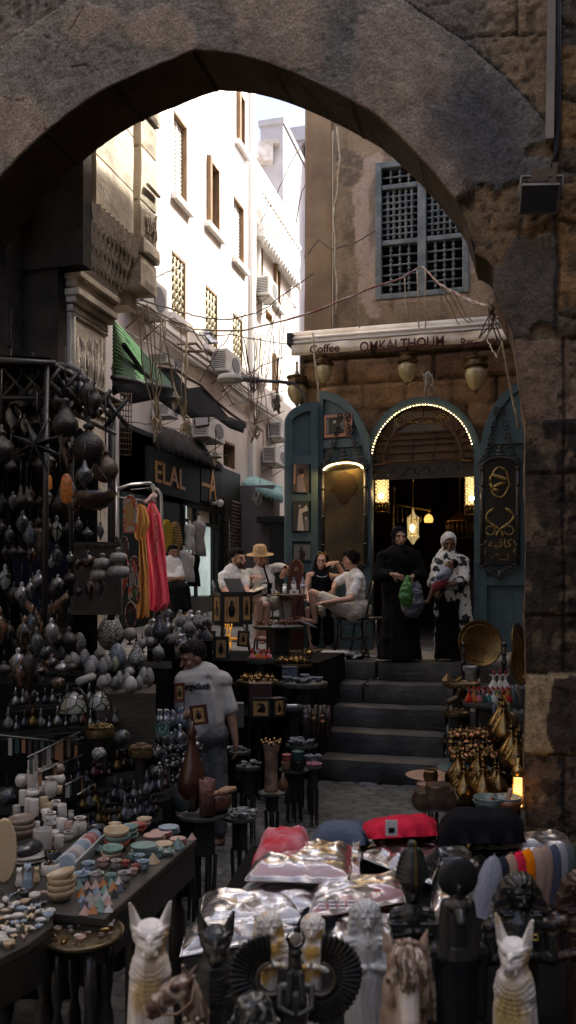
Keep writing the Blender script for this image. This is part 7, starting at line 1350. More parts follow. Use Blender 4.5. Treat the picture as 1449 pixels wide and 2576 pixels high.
for dx,dy,dz,s,mm,lb in[(-.06,-.03,0,1,'tag_tan','tan round leather box at the lower left of the stack'),(-.055,-.03,.066,.95,'tag_rose','red brown round box stacked on the tan one'),(.045,-.03,0,1.2,'tag_black','black round box at the foot of the stack'),(.04,-.03,.078,1.25,'disc_green','tall dark green round box on top of the stack'),(-.01,.07,0,1.4,'felt_red','wine red round box behind the stack')]:BX(q+V((dx,dy,dz)),lb,s,mats={'box':MC[mm],'lid':MC[mm]})
for x,y,D_,r,lb in[(788,1906,7.3,22,'stand of the tray of folded scarves by the lowest steps'),(790,1926,7.0,20,'small stand of bangles by the lowest steps')]:
 q=stand(x,y,D_,r,lb,MST2);scatter(q,r*D_/2138,9,lambda i,p,rn:CU(p,('blue grey dish' if y<1910 else 'rosy dish')+', %s from the boy beside the lowest steps'%O(i),rn.uniform(.5,.7),0,mats={'bowl':COLM[6]if y<1910 else COLM[2]}),int(x))
for x,y,D_,r,lb,n in[(600,1888,6.9,30,'stand of the upper mirrored tray beside the boy\'s hand',5),(625,1925,6.6,32,'stand of the studded dark tray below the boy\'s hand',6),(603,2052,5.3,42,'stand of the tray of tiny pots in the passage',13),(684,1992,6.6,35,'lattice sided stand under the tall carved tube vase',0)]:
 q=stand(x,y,D_,r,lb,MST2);scatter(q,r*D_/2138,n,lambda i,p,rn:CU(p,'shiny dark bowl, %s on the %s tray'%(O(i),{600:'mirrored',625:'studded',603:'tiny pot'}[x]),rn.uniform(.5,.9),0,mats={'bowl':MC['flask_silver']if i%3==0 else MSD}),int(x))if n else None
t=thing('tube_vase','tall pale carved tube vase with a flared fringed top','vase',P(682,1990,6.55));MB().lathe([(.055,0),(.052,.02),(.05,.26),(.056,.3),(.075,.37)],n=18).build('body',mat('camel_bone',(.26,.16,.10),.6,col2=(.14,.08,.055),kind='cells',scale=18,con=(.4,.6)),t);m_=MB();[m_.sph((.072*cos(a*.5),.072*sin(a*.5),.375+.012*(a%2)),.016,6,4)for a in range(13)];m_.build('fringe',MBG_,t)
one(MB().lathe([(.02,0),(.042,.03),(.04,.06),(.015,.11),(.006,.14)],n=14),'gourd_bottle','brown gourd bottle at the foot of the tube vase','bottle',mat('gourd_brown',(.12,.05,.025),.35,coat=.4),P(712,1990,6.5))
MSC=mat('papyrus_gold',(.46,.27,.10),.5);MSX=mat('scarab_black',(.01,.01,.01),.3)
def framed(label,cx,cy,w_,h_,D_,rz=0,depth=.06,tilt=0,inner=.62,bird=0,name='framed_scarab',base=None):
 c=P(cx,cy,D_);k=D_/2138;t=thing(name,label,'framed scarab',c);q=Mx.Translation(c)@Mx.Rotation(TH+rz,4,'Z')@Mx.Rotation(R(tilt),4,'Y');a,b=w_*k,h_*k
 rel(MB().box((0,depth/2,0),(a,depth,b),M=q).build('box',base or MBW,t,bevel=.004),t);m_=MB();[m_.box(c_,d_,M=q)for c_,d_ in(((-a*.44,-.006,0),(a*.12,.014,b)),((a*.44,-.006,0),(a*.12,.014,b)),((0,-.006,b*.45),(a*.76,.014,b*.1)),((0,-.006,-b*.45),(a*.76,.014,b*.1)))];rel(m_.build('frame',base or MBC,t),t)
 rel(MB().box((0,-.003,0),(a*inner,.005,b*(inner+.1)),M=q).build('panel',MSC,t),t);m_=MB()
 if bird:m_.prism([(x*a,z*b)for x,z in[(-.2,-.2),(.05,.18),(-.12,.2),(-.22,.1),(-.05,.27),(.15,.22),(.24,0),(.2,-.25)]],-.009,-.004,'y',q)
 else:
  m_.sph((0,-.006,-b*.04),(a*.15,.006,b*.2),12,6,M=q);m_.sph((0,-.006,b*.2),(a*.08,.006,b*.06),8,5,M=q)
  for s in(-1,1):
   for z in(-.14,0,.12):m_.tube([q@V((s*a*.1,-.007,b*z)),q@V((s*a*.22,-.007,b*(z+.04))),q@V((s*a*.2,-.007,b*(z-.1 if z<.1 else z+.14)))],.0022,4)
 rel(m_.build('scarab',MSX,t),t);return t
for a in[('black hexagonal lantern box with a gilt scarab panel, facing front',583,1533,58,88,9.2),('side panel of the hexagonal scarab lantern, turned to the table',620,1530,34,82,9.25,.7),('side panel of the hexagonal scarab lantern, turned to the alley',546,1532,32,82,9.25,-.7),('small framed scarab hanging below the hexagonal lantern',612,1607,30,40,8.7,.2,.02,5),('tall dark framed picture hanging below the lantern',556,1632,40,62,8.6,.0,.02),('black box with a painted bird panel beside the boy',656,1781,52,48,7.5,-.1,.1,0,.72,1),('black box with an upright scarab panel next to the bird box',702,1780,34,48,7.5,.5,.1),('brown framed gold scarab held out before the boy',500,1798,42,50,5.6,-.1,.03,-8,.62,0,'framed_scarab',mat('frame_brown',(.05,.02,.014),.4)),('small red framed scarab by the carved hand',452,1742,26,50,5.9,.1,.02,0,.55,0,'framed_scarab',mat('frame_red',(.10,.03,.02),.5)),('narrow dark frame beside the hexagonal lantern lower tassel',530,1612,24,50,8.8,-.4,.02)]:framed(*a)
t=thing('menu_board','black folded menu board leaning by the bearded man','menu board',P(600,1495,9.35));m_=MB();D_=9.4;a=[P(561,1455,D_),P(604,1456,D_),P(622,1497,D_-.1),P(580,1497,D_-.1)];m_.add(a+[v+AY*.02 for v in a],[(0,1,2,3),(7,6,5,4),(0,1,5,4),(1,2,6,5),(2,3,7,6),(3,0,4,7)]);rel(m_.build('board',MBC,t),t)
t=thing('lantern_pedestal','twisted amber glass pedestal glowing under the hexagonal lantern','pedestal',P(575,1600,9.2));m_=MB();c=P(575,1600,9.15);[m_.tube([c+V((.05*sin(z*9+a)*(.4+abs(z*2.2)),.05*cos(z*9+a)*(.4+abs(z*2.2)),z))for z in[-.14+.03*j for j in range(10)]],.008,5)for a in(0,1.6,3.1,4.7)];[m_.tube([c+V((0,0,-.02-.0)),c+V((.12*cos(a),.12*sin(a),-.03))],.012,5)for a in(0,1,2,3,4,5)];rel(m_.build('stem',mat('amber_glass',(.35,.16,.03),.25,.4,col2=(.9,.42,.06),scale=30,con=(.5,.6),emit=.18),t),t);m_=MB();m_.tube([c+V((0,0,-.15)),V((c.x,c.y,1.1))],.03,8);rel(m_.build('post',MBC,t),t)
q=P(792,1830,7.7);t=thing('leather_goods','dark cluster of leather straps and metal ankh crosses hung beside the steps','leather goods',q);m_=MB();rn=random.Random(4)
for k in range(40):x,y=rn.uniform(764,828),rn.uniform(1772,1790);m_.tube([P(x,y,7.6),P(x+rn.uniform(-6,6),y+rn.uniform(30,110),7.6+rn.uniform(-.06,.06))],rn.uniform(.006,.018),5)
rel(m_.build('strap',mat('leather_dark',(.03,.02,.015),.35,col2=(.09,.05,.035),scale=9),t),t)
for x,y,mm in[(770,1800,MC['flask_silver']),(790,1805,MBG_),(812,1812,MCOP)]:m_=MB();c=P(x,y,7.5);m_.tube([c+AX*.018*sin(a)+AZ*(.02+.022*cos(a))for a in[PI*j/5 for j in range(10)]],.005,4,closed=True);m_.tube([c,c-AZ*.07],.007,4);m_.tube([c-AX*.03-AZ*.01,c+AX*.03-AZ*.01],.006,4);rel(m_.build('ankh',mm,t),t)
for px,py,D_,w_,h_,mm,lb in[(655,1745,7.6,58,50,'felt_red','dark wine red box standing behind the bird box'),(600,1800,7.2,24,60,'tag_pale','pale grey upright box edge beside the boy sleeve')]:
 one(MB().box((0,.05,0),(w_*D_/2138,.1,h_*D_/2138)),'upright_box',lb,'box',mat('wine_box',(.05,.015,.014),.5)if mm=='felt_red' else mat('slate_box',(.10,.10,.10),.6),P(px,py,D_),TH)
m_=MB();rn=random.Random(6)
t=thing('stepped_plinth','black stepped plinth filling in behind the trays by the steps','plinth',P(640,1900,8));a=P(600,1700,8.4);m_.span((-3.4,8.45,0),(-1.95,9.8,1.2));m_.span((-3.1,7.7,0),(-2.2,8.4,.75));m_.span((-3.6,7.2,0),(-2.75,8.3,1.0));rel(m_.build('plinth',MTC,t),t)
for x,y,D_,r,lb in[(428,1640,7.6,30,'silver pot at the head of the glass and metal heap'),(455,1625,7.9,26,'silver mesh ball lamp in the heap behind the boy'),(500,1560,9,20,'clear glass globe ornament, nearest the hexagonal lantern'),(480,1556,9,18,'clear glass globe ornament beside the first'),(415,1600,7.4,30,'large steel teapot below the pink dress'),(470,1590,8.4,26,'blue grey dish leaning behind the boy head'),(445,1580,8.6,22,'striped glass jar below the dresses'),(510,1600,8.6,22,'white ceramic pot right of the boy head'),(385,1585,7.6,24,'pewter jug at the foot of the ochre dress'),(520,1570,9.2,14,'tiny silver cup on the shop side')]:
 k=r*D_/2138;t=thing('metal_pot',lb,'pot',P(x,y,D_));MB().lathe([(.5*k,-k),(.95*k,-.5*k),(k,0),(.8*k,.5*k),(.4*k,.75*k),(.5*k,.95*k)],n=18).build('body',[MC['flask_silver'],MSM,MSB,MEG][int(x)%4],t);MB().lathe([(.5*k,.95*k),(.3*k,1.1*k),(.06*k,1.2*k),(.1*k,1.3*k)],n=12).build('lid',MC['flask_silver'],t)
t=thing('ware_shelf','dark low shelves under the silver pots behind the boy','shelf',P(460,1700,8));m_=MB();[m_.prism([(p.x,p.y)for p in(P(x0,1700,d0),P(x1,1700,d0),P(x1,1700,d0+.8),P(x0,1700,d0+.8))],0,P(0,yy,d0).z)for x0,x1,yy,d0 in((370,440,1620,7.3),(400,520,1650,7.7),(430,535,1612,8.3),(460,532,1588,8.9))];rel(m_.build('shelf',MTC,t),t)
rn=random.Random(9);sv=MB();sv.lathe([(.01,0),(.04,.015),(.045,.05),(.03,.08),(.012,.1),(.016,.12),(.004,.13)],n=12);sv=sv.build('small_vessel',MSM);tag(sv,'x','vessel');SV=Rep(sv,'small mixed vessels heaped on dark shelves')
for k in range(34):
 x=400+7.6*(k//2)+rn.uniform(-3,3);y=1590+(k%2)*50+rn.uniform(0,40)-(x-400)*.25;D_=7.2+(x-400)*.011+rn.uniform(-.1,.3);mi=rn.randrange(4);SV(P(x,y,D_),'%s vessel, %s from the dresses in the %s heap behind the boy'%(['silver','pale mosaic','blue mosaic','grey crackle'][mi],ORD[k//2],'lower' if k%2 else 'upper'),rn.uniform(.7,1.3),m=[MC['flask_silver'],MSM,MSB,MEG][mi])
for k in range(36):
 x=390+8.5*(k//4)+rn.uniform(-3,3);D_=0;mi=rn.randrange(5)
 y=1835+45*(k%4);D_=6.3-.12*(k%4)
 SV(P(x,y,D_),'%s vessel, %s from the wall on the %s ledge left of the boy'%(['steel','dark mosaic','blue mosaic','smoky','ruby'][mi],ORD[k//4],['top','second','third','lowest'][k%4]),rn.uniform(.7,1.4),m=[MC['flask_silver'],MSD,MSB,MC['flask_dark'],MC['flask_ruby']][mi])
t=thing('passage_shelving','black stepped ledges with small vessels left of the boy','shelf',P(420,1950,6));m_=MB();[m_.prism([(p.x,p.y)for p in(P(384,1835+45*q,6.24-.12*q),P(466,1835+45*q,6.24-.12*q),P(466,1835+45*q,6.5-.12*q),P(384,1835+45*q,6.5-.12*q))],0,P(0,1835+45*q,6.3-.12*q).z-.002)for q in range(4)];rel(m_.build('ledge',MTC,t),t)
q=stand(508,2042,5.0,66,'wide dark tray stand hiding the boy\'s feet',MST2)
one(MB().lathe([(.03,0),(.05,.03),(.085,.12),(.088,.18),(.06,.27),(.03,.36),(.022,.44),(.03,.46),(.012,.5),(.004,.53)],n=22),'gourd_vase','tall dark red brown gourd vase standing before the boy','vase',mat('gourd_dark',(.035,.012,.008),.3,col2=(.06,.02,.012),scale=6,coat=.5),q+AX*-.06+AY*.02)
one(MB().lathe([(.045,0),(.046,.2),(.04,.205),(.04,.19)],n=20),'carved_cylinder','dusty pink carved cylinder beside the gourd vase','vase',mat('pink_carved',(.20,.09,.07),.6,col2=(.10,.05,.04),kind='cells',scale=60),q+AX*.035-AY*.05)
one(MB().lathe([(.01,.02),(.06,.01),(.085,0),(.088,.006),(.06,.018),(.01,.03)],n=24,M=Mx.Rotation(TH-.5,4,'Z')@Mx.Rotation(R(80),4,'X')),'metal_dish','grey metal dish standing on edge at the wall side of the wide tray','dish',mat('dish_grey',(.09,.1,.1),.35,.6),q-AX*.12+AZ*.088)
one(MB().lathe([(.05,0),(.09,.01),(.1,.03),(.1,.075),(.09,.085),(.085,.03)],n=26),'wooden_bowl','red brown wooden drum bowl on the wide tray','bowl',mat('bowl_red',(.06,.02,.014),.4,col2=(.11,.045,.03),scale=8),q+AX*.07+AY*.06)
for i in range(6):m_=MB();m_.cap((0,0,.012),(.1,.02,.03),.008,.018);one(m_,'wooden_spoon','%s wooden spoon lying across the drum bowl'%ORD[i],'spoon',mat('spoon_wood',(.24,.13,.06),.5),q+AX*(.0+.02*i)+AZ*.09,U(-.6,.9))
for k in range(30):BT(P(430+(k%10)*8+U(-3,3),1900+40*(k//10)+U(-6,6),5.75-.15*(k//10)),'dark little lamp, %s across on the %s shelf before the boy'%(ORD[k%10],ORD[k//10]),U(.9,1.7),U(0,6),m=[MSD,MC['brass_dark']if 'brass_dark' in MC else MIRN,MC['flask_silver']][k%3])
t=thing('low_shelving','black low shelves with dark lamps in front of the boy','shelf',P(500,2000,5.6));m_=MB();[m_.prism([(p.x,p.y)for p in(P(425,1900+40*q_,5.68-.15*q_),P(506,1900+40*q_,5.68-.15*q_),P(506,1900+40*q_,5.86-.15*q_),P(425,1900+40*q_,5.86-.15*q_))],0,P(0,1912+40*q_,5.7-.15*q_).z)for q_ in range(3)];rel(m_.build('shelf',MTC,t),t)
C6=cr(1037.7,1603.7,.217)
def bigtray(label,cx,cy,rx,ry,D_,tilt):
 k=D_/2138;c=P(cx,cy,D_);t=thing('brass_platter',label,'platter',c);q=Mx.Translation(c)@Mx.Rotation(TH+R(math.degrees(math.acos(min(rx/ry,1)))),4,'Z')@Mx.Rotation(R(90-tilt),4,'X')
 rel(MB().lathe([(.01,0),(.78*ry*k,.0),(.82*ry*k,.012),(.95*ry*k,.02),(ry*k,.03),(ry*k,.024),(.8*ry*k,-.006)],n=48,M=q).build('plate',mat('platter_brass',(.24,.155,.055),.33,.9,col2=(.12,.075,.03),scale=5,bump=.4,bscale=60),t),t);m_=MB();[m_.tube([q@V((.8*ry*k*s*cos(a),.8*ry*k*sin(a),.012))for a in[PI*2*j/36 for j in range(36)]],.004,4,closed=True)for s in(1,)];rel(m_.build('rim',MBR,t),t)
bigtray('great round brass platter standing on its edge at the stairhead, whole',1206,1619,58,59,8.6,12);bigtray('brass platter behind, cut by the pier, upper of two',1302,1622,30,55,8.9,10);bigtray('brass platter lower against the pier, under the upper one',1300,1676,30,46,8.3,10)
t=thing('platter_rack','black turned rack posts holding the great brass platter','rack',P(1230,1690,8.5));[rel(MB().tube([P(x,1622,8.55),P(x,1700,8.55)],.022,7).sph(P(x,1622,8.55),.03,8,5).sph(P(x,1645,8.55),.03,8,5).sph(P(x,1668,8.55),.03,8,5).build('post',MBC,t),t)for x in(1165,1268)]
c=C6(570,515);q=stand(c[0],c[1],7.9,48,'brass tray stand of small boxes level with the second step');scatter(q,.16,11,lambda i,p,rn:BT(p,'tiny brass pot, %s from the steps on the small box tray'%O(i),rn.uniform(.4,.7),rn.uniform(0,6)),12)
t=thing('glass_vase','cloudy ribbed glass vase wrapped in plastic on the small box tray','vase',P(*C6(670,500),7.9));MB().lathe([(.04,0),(.045,.015),(.038,.05),(.058,.1),(.068,.13),(.055,.135),(.03,.05)],n=20,rib=.08,nr=12).build('body',mat('cloudy_glass',(.16,.15,.14),.25,col2=(.32,.3,.29),scale=24,alpha=.8),t)
t=thing('carved_pyramid','small brass pyramid with engraved sides on the edge of the small box tray','pyramid',P(*C6(405,500),7.85));MB().lathe([(.055,0),(.002,.07)],n=4,sm=False).build('body',mat('pyramid_brass',(.2,.13,.07),.45,.6),t)
c=C6(870,740);q=stand(c[0],c[1],7.4,62,'wide tray stand of dervish dolls on the pier side of the steps',MST2)
for k in range(18):
 r_,i=divmod(k,9);x=-.17+.042*i+.015*r_;DL(q+AX*x+AY*(-.06+.1*r_),'%s skirted dervish doll, %s in the %s row of the pier side tray'%(COLN[(k*5)%8],O(i),['front','back'][r_]),1.7,U(0,6),mats={'skirt':COLM[(k*5)%8],'torso':COLM[(k*3)%7]})
for i,(x,lb)in enumerate([(940,'white robed figurine raising one arm behind the dervish dolls'),(1015,'white robed figurine in a red fez behind the dervish dolls'),(1075,'pale seated figurine nearest the pier behind the dolls')]):DL(P(*C6(x,600),7.6),lb,2.2,.3*i,mats={'skirt':COLM[1],'torso':COLM[1]})
c=C6(510,858);q=stand(c[0],c[1],7.7,33,'low small tray stand of tiny pyramids by the third step');scatter(q,.1,5,lambda i,p,rn:BT(p,'tiny pale brass piece, %s on the low pyramid tray'%O(i),.5,0),14)
t=thing('brass_horse','dark brass rearing horse figurine over the low pyramid tray','figurine',P(*C6(480,830),7.7));m_=MB();m_.cap((-.04,0,.06),(.03,0,.1),.028,.03);m_.cap((.03,0,.1),(.05,0,.17),.022,.014);m_.cap((.05,0,.175),(.08,0,.16),.014,.009);[m_.cap((-.04,y,.05),(-.05,y,0),.01,.006)for y in(-.012,.012)];[m_.cap((.035,y,.09),(.08,y,.09),.009,.005)for y in(-.012,.012)];m_.tube([(-.05,0,.07),(-.08,0,.06),(-.085,0,.02)],.007,5);rel(obj(blob(m_,.005,1),'body',mat('brass_dark',(.07,.045,.03),.35,.8),t),t)if False else obj(blob(m_,.005,1),'body',mat('brass_dark',(.07,.045,.03),.35,.8),t)
pl=MB();pl.lathe([(.002,-.012),(.06,-.008),(.075,0),(.06,.006),(.002,.008)],n=20);pl=pl.build('shell_plate',MSB);tag(pl,'x','plate');PL=Rep(pl,'painted plates standing in a rack')
for i in range(9):x,y=[(975,925),(995,900),(1010,880),(1090,930),(1110,900),(1135,890),(1200,700),(1235,680),(1150,960)][i];PL(P(*C6(x,y),6.9+.05*i),'painted blue grey plate on edge, %s from the steps in the pier side rack'%O(i),(1.0,1.5,1),tilt=(R(78),0,TH+R(60)),m=[MSB,MSM,MSG][i%3])
t=thing('brass_counter','black tiered stand crowded with brass wares before the pier','counter',P(1230,2000,6));m_=MB()
def tier6(x0,x1,y,D0,D1,z0=0):a,b=C6(x0,y),C6(x1,y);p=[P(*a,D0),P(*b,D0),P(*b,D1),P(*a,D1)];m_.prism([(v.x,v.y)for v in p],z0,p[0].z-.003);return p[0].z
tier6(440,1250,1220,6.6,7.3);tier6(440,1250,1560,6.25,6.6);tier6(440,1250,1930,5.9,6.2);tier6(900,1250,1400,6.4,7.0);rel(m_.build('tier',MTC,t),t)
t=thing('green_tray','teal rimmed tray edge below the coins and brass trinkets','tray',P(*C6(600,1540),6.2));m_=MB();q=P(*C6(600,1540),6.25);m_.lathe([(.02,0),(.17,0),(.2,.015),(.198,.02),(.165,.008)],q,30);rel(m_.build('plate',mat('tray_teal',(.05,.09,.09),.35),t),t)
rn=random.Random(13)
for k in range(84):
 x=455+46*(k//7)+rn.uniform(-14,14);y=[1180,1150,1210,1290,1340,1400,1440][k%7];D_=6.9-(y-1150)*.0018+rn.uniform(-.05,.05);BT(P(*C6(x,y),D_),'%s trinket, %s from the steps on %s of the brass stand'%(['bright brass','copper','tarnished'][k%3],ORD[k//7],{1150:'the top ledge',1180:'the second ledge',1210:'the third ledge',1290:'the fourth ledge',1340:'the fifth ledge',1400:'the sixth ledge',1440:'the lowest ledge'}[y]),rn.uniform(.8,1.5),rn.uniform(0,6),m=[MBG_,MCOP,mat('brass_tarnish',(.18,.12,.05),.35,.9)][k%3])
pt=thing('brass_pitcher','x','pitcher',group='pear shaped brass pitchers');MB().lathe([(.03,0),(.05,.01),(.062,.04),(.06,.07),(.04,.1),(.02,.125),(.012,.15),(.014,.165)],n=22).build('body',MBG_,pt);MB().lathe([(.015,.165),(.01,.18),(.003,.19),(.005,.197),(.001,.205)],n=10).build('lid',MBG_,pt);MB().tube([(.045,0,.08),(.06,0,.1),(.05,0,.135),(.015,0,.15)],.004,5).build('handle',MBG_,pt);PT=Rep(pt,'pear shaped brass pitchers')
for x,y,s,D_,lb in[(530,1770,1.6,6.05,'round brass pitcher at the back left of the pitcher shelf'),(760,1760,1.65,6.1,'round brass pitcher behind the two front ones'),(520,1850,1.0,5.95,'half hidden brass pitcher beneath the back left one'),(730,1840,1.05,5.95,'slender brass pitcher in the middle of the group'),(596,1930,1.45,5.8,'shiny brass pitcher in front, nearest the steps'),(820,1935,1.55,5.8,'shiniest large brass pitcher in front, centre of the group'),(960,1800,1.2,6.0,'leaning brass pitcher with a bright orange glint'),(1000,1860,1.25,5.9,'silvery brass pitcher by the stone bowls'),(1060,1270,1.9,6.5,'large amber coloured pitcher on the top shelf'),(1030,1180,1.9,6.7,'darker amber pitcher behind the large amber one'),(1150,1500,1.7,6.2,'tall brass pitcher in the shade of the pier'),(1210,1600,1.7,6.1,'speckled brown pitcher nearest the pier'),(1240,1480,1.5,6.3,'slim pitcher half hidden by the pier')]:
 PT(P(*C6(x,y),D_),lb,s*.98,U(0,6),mats={'body':[MBG_,mat('brass_aged',(.3,.2,.08),.35,1,col2=(.16,.1,.05),scale=12)][int(x)%2]})
q=stand(*C6(210,1690),6.3,35,'copper topped round stool standing before the lowest step',mat('copper_pale',(.42,.27,.2),.45,.5));one(MB().lathe([(.035,0),(.05,.02),(.056,.06),(.045,.1),(.047,.103),(.05,.06)],n=20),'brass_bowl','round amber brass bowl on the copper topped stool','bowl',mat('amber_brass',(.16,.10,.04),.25,.6),q)
one(MB().lathe([(.2,0),(.21,.003),(.2,.006)],P(*C6(230,1600),6.6),26),'copper_disc','copper disc tray behind the round stool','tray',MC['copper_pale'])
for x,y,s,lb in[(130,2010,1.2,'dark polished pot behind the red t-shirt'),(290,2000,1.5,'brown glass pot with ribs behind the red t-shirt'),(380,2010,1.3,'clear brown glass jar nearest the brass stand')]:one(MB().lathe([(.03,0),(.055,.02),(.06,.06),(.045,.09),(.048,.1)],n=18),'glass_pot',lb,'pot',mat('brown_glass',(.07,.045,.03),.15,coat=.5),P(*C6(x,y),4.9)).scale=(s,s,s)
for x,y,s,mm,lb in[(880,2040,1.6,'bowl_teal','grey green stone bowl, lower left of the bowls by the pier'),(900,2010,1.7,'bowl_teal','grey green stone bowl behind the first'),(1090,1990,1.55,'bowl_teal','stone bowl under the pink pestle'),(1090,2040,1.7,'bowl_orange','orange brown stone bowl beside the lit lamp')]:
 one(MB().lathe([(.025,0),(.04,.01),(.055,.04),(.06,.05),(.052,.05),(.035,.015)],n=20,cap=False),'stone_bowl',lb,'bowl',mat(mm,(.10,.14,.13)if mm=='bowl_teal' else(.40,.12,.05),.4,col2=(.2,.25,.23)if mm=='bowl_teal' else(.3,.08,.03),scale=9),P(*C6(x,y),5.15)).scale=(s,s,s)
one(MB().cap((0,0,0),(.02,0,.07),.02,.014).lathe([(.05,-.015),(.048,0),(.02,.012)],n=16),'stone_pestle','pale pink pestle standing in the stone bowls by the pier','pestle',mat('pink_stone',(.5,.27,.2),.4),P(*C6(1100,1905),5.1))
t=thing('lit_lantern','small lantern glowing orange against the pier','lantern',P(*C6(1222,1960),5.25));MB().box((0,0,.09),(.05,.05,.17)).build('glass',mat('flame_glass',(1,.35,.05),emit=.7,col2=(1,.62,.2),scale=18),t);m_=MB();[m_.box((x,y,.1),(.008,.008,.22))for x in(-.03,.03)for y in(-.03,.03)];m_.box((0,0,.0),(.08,.08,.015));m_.lathe([(.05,.2),(.03,.24),(.01,.26),(.012,.3)],n=8);m_.build('frame',MBR,t)
plight(P(*C6(1205,1920),5.12),.3,(1,.45,.12),.04)
C7=cr(0,1886.7,.3472);ZT=.85
def al(n,a,b,s=6,r=.4,**k):return mat(n,a,r,col2=b,scale=s,kind='marble',spec=.5,con=(.35,.65),coat=.15,**k)
AL=dict(white=al('al_white',(.52,.50,.46),(.40,.37,.33),14),cream=al('al_cream',(.46,.38,.26),(.38,.26,.14),10),red=al('al_red',(.30,.035,.028),(.36,.14,.10),16),teal=al('al_teal',(.10,.20,.18),(.20,.28,.25),12),green=al('al_green',(.13,.24,.18),(.2,.3,.24),14),blue=al('al_blue',(.16,.22,.28),(.28,.34,.38),12),pink=al('al_pink',(.38,.20,.155),(.42,.32,.27),14),grey=mat('al_grey',(.2,.19,.17),.5,col2=(.33,.31,.28),scale=90,con=(.35,.6)),orange=al('al_orange',(.42,.17,.03),(.3,.1,.03),12),brown=al('al_brown',(.13,.085,.06),(.26,.21,.17),9),black=mat('al_black',(.012,.012,.013),.3,col2=(.04,.04,.045),scale=20,coat=.3),honey=al('al_honey',(.42,.27,.10),(.42,.38,.3),5))
def tp(x,y,z=ZT):
 a,b=C7(x,y);q=PZ(a,b,z);return q,.3472*(E-z)/(b-1477)
def counter(name,label,pts,z,legs,m=MBW):
 t=thing(name,label,'table',pts[0]);P2=[(q.x,q.y)for q in pts];rel(MB().prism(P2,z-.035,z-.002).build('tabletop',mat('table_edge',(.018,.016,.013),.45,col2=(.045,.04,.032),scale=9),t,bevel=.004),t)
 rel(MB().prism([(a*.97+pts[0].x*.03,b*.97+pts[0].y*.03)for a,b in P2],z-.16,z-.036).build('apron',m,t),t)
 for x,y in legs:m_=MB();m_.lathe([(.03,0),(.022,.04),(.035,.1),(.02,.14),(.038,.2),(.038,z-.3),(.02,z-.26),(.035,z-.2),(.035,z-.15)],(x,y,0),10);rel(m_.build('leg',m,t),t)
a,b,c=tp(1425,640)[0],tp(765,1215)[0],tp(330,560)[0]
counter('display_table','long dark table of alabaster bowls, plates and mortars',[b,a,V((a.x-1.35,a.y+.0,0)),V((b.x-1.5,b.y,0))],ZT,[(a.x-.06,a.y-.08),(a.x-.08,(a.y+b.y)/2),(b.x-.08,b.y+.08),(a.x-1.2,a.y-.1)])
e0,e1,e2=tp(0,1500,.86)[0],tp(385,1262,.86)[0],tp(380,1120,.86)[0]
counter('display_table','small dark table of pale alabaster trinkets, cut by the picture edge',[e0,tp(210,1395,.86)[0],e1,e2,tp(-200,1000,.86)[0],tp(-220,1500,.86)[0]],.86,[tuple(tp(20,1440)[0].xy),tuple(tp(330,1240)[0].xy)])
bw=MB();bw.lathe([(.4,0),(.62,.04),(.92,.38),(1,.62),(.9,.62),(.82,.4),(.5,.12)],n=26,cap=False);bw=bw.build('stone_bowl',AL['teal']);tag(bw,'x','bowl');BW=Rep(bw,'polished stone bowls on the long table')
pt_=MB();pt_.lathe([(.5,0),(.9,.05),(1,.09),(.94,.1),(.6,.04)],n=28);pt_=pt_.build('stone_plate',AL['teal']);tag(pt_,'x','plate');PLT=Rep(pt_,'thin stone plates in stacks on the long table')
mo=MB();mo.lathe([(.55,0),(.62,.05),(.88,.25),(.92,.6),(.8,.85),(.86,.98),(.98,1.05),(1,1.12),(.9,1.14),(.72,1.0),(.72,.5)],n=24,cap=False);mo=mo.build('stone_mortar',AL['grey']);tag(mo,'x','mortar');MO=Rep(mo,'stone mortars on the long table')
ps=MB();ps.lathe([(.12,0),(.3,.12),(.3,.3),(.17,.5),(.15,1.1),(.24,1.3),(.2,1.45),(.05,1.5)],n=14);ps=ps.build('stone_pestle',AL['grey']);tag(ps,'x','pestle');PS=Rep(ps,'stone pestles standing in the mortars')
for x,y,w_,cs,lb in[(1050,560,112,['cream','cream'],'at the far edge'),(1000,600,118,['red','red'],'in front of the cream pair'),(830,585,95,['green','cream'],'beside the black dish'),(935,655,132,['teal','teal','teal'],'in the middle back'),(845,720,185,['red','teal','cream'],'widest stack'),(890,665,110,['green','green'],'between the widest and middle stacks'),(812,790,150,['cream','green'],'behind the orange mortar'),(700,600,130,['black'],'on the passage side of the jars'),(725,745,100,['teal'],'next to the coaster rack'),(160,640,190,['brown','brown','brown'],'at the left, nested'),(450,1085,205,['cream','honey','honey','cream'],'leaning pile above the pyramids')]:
 q,k=tp(x,y);r=w_*k/2
 for i,cc in enumerate(cs):BW(q+V((U(-.003,.003),U(-.003,.003),r*.42*i)),'%s stone bowl, %s up of the bowls %s'%(cc,O(i),lb),(r,r,r*1.25),m=AL[cc],tilt=(R(U(-5,5)),R(U(-5,5))if len(cs)<4 or i<3 else R(-14),0))
for x,y,w_,n,cs,lb in[(1220,600,150,5,['blue'],'far blue pile'),(1165,625,155,4,['red','pink'],'red pile'),(1112,670,155,6,['cream','pink'],'cream pile behind'),(1180,720,150,5,['cream'],'cream pile in the middle'),(1285,690,120,7,['pink','red'],'rosy pile at the edge'),(1035,770,195,7,['teal','blue'],'sliding teal pile'),(1110,760,150,5,['teal'],'second teal pile'),(1005,740,115,3,['cream'],'small yellow pile'),(1200,755,120,4,['grey'],'smoky pile near the edge')]:
 q,k=tp(x,y);r=w_*k/2
 for i in range(n):PLT(q+V((CT*.0025*(n-i)*(1.6 if 'sliding' in lb else .4),ST*.0025*(n-i),r*.13*i)),'%s stone plate, %s from the bottom of the %s'%(cs[i%len(cs)],O(i),lb),(r,r,r*.9),U(0,6),m=AL[cs[i%len(cs)]])
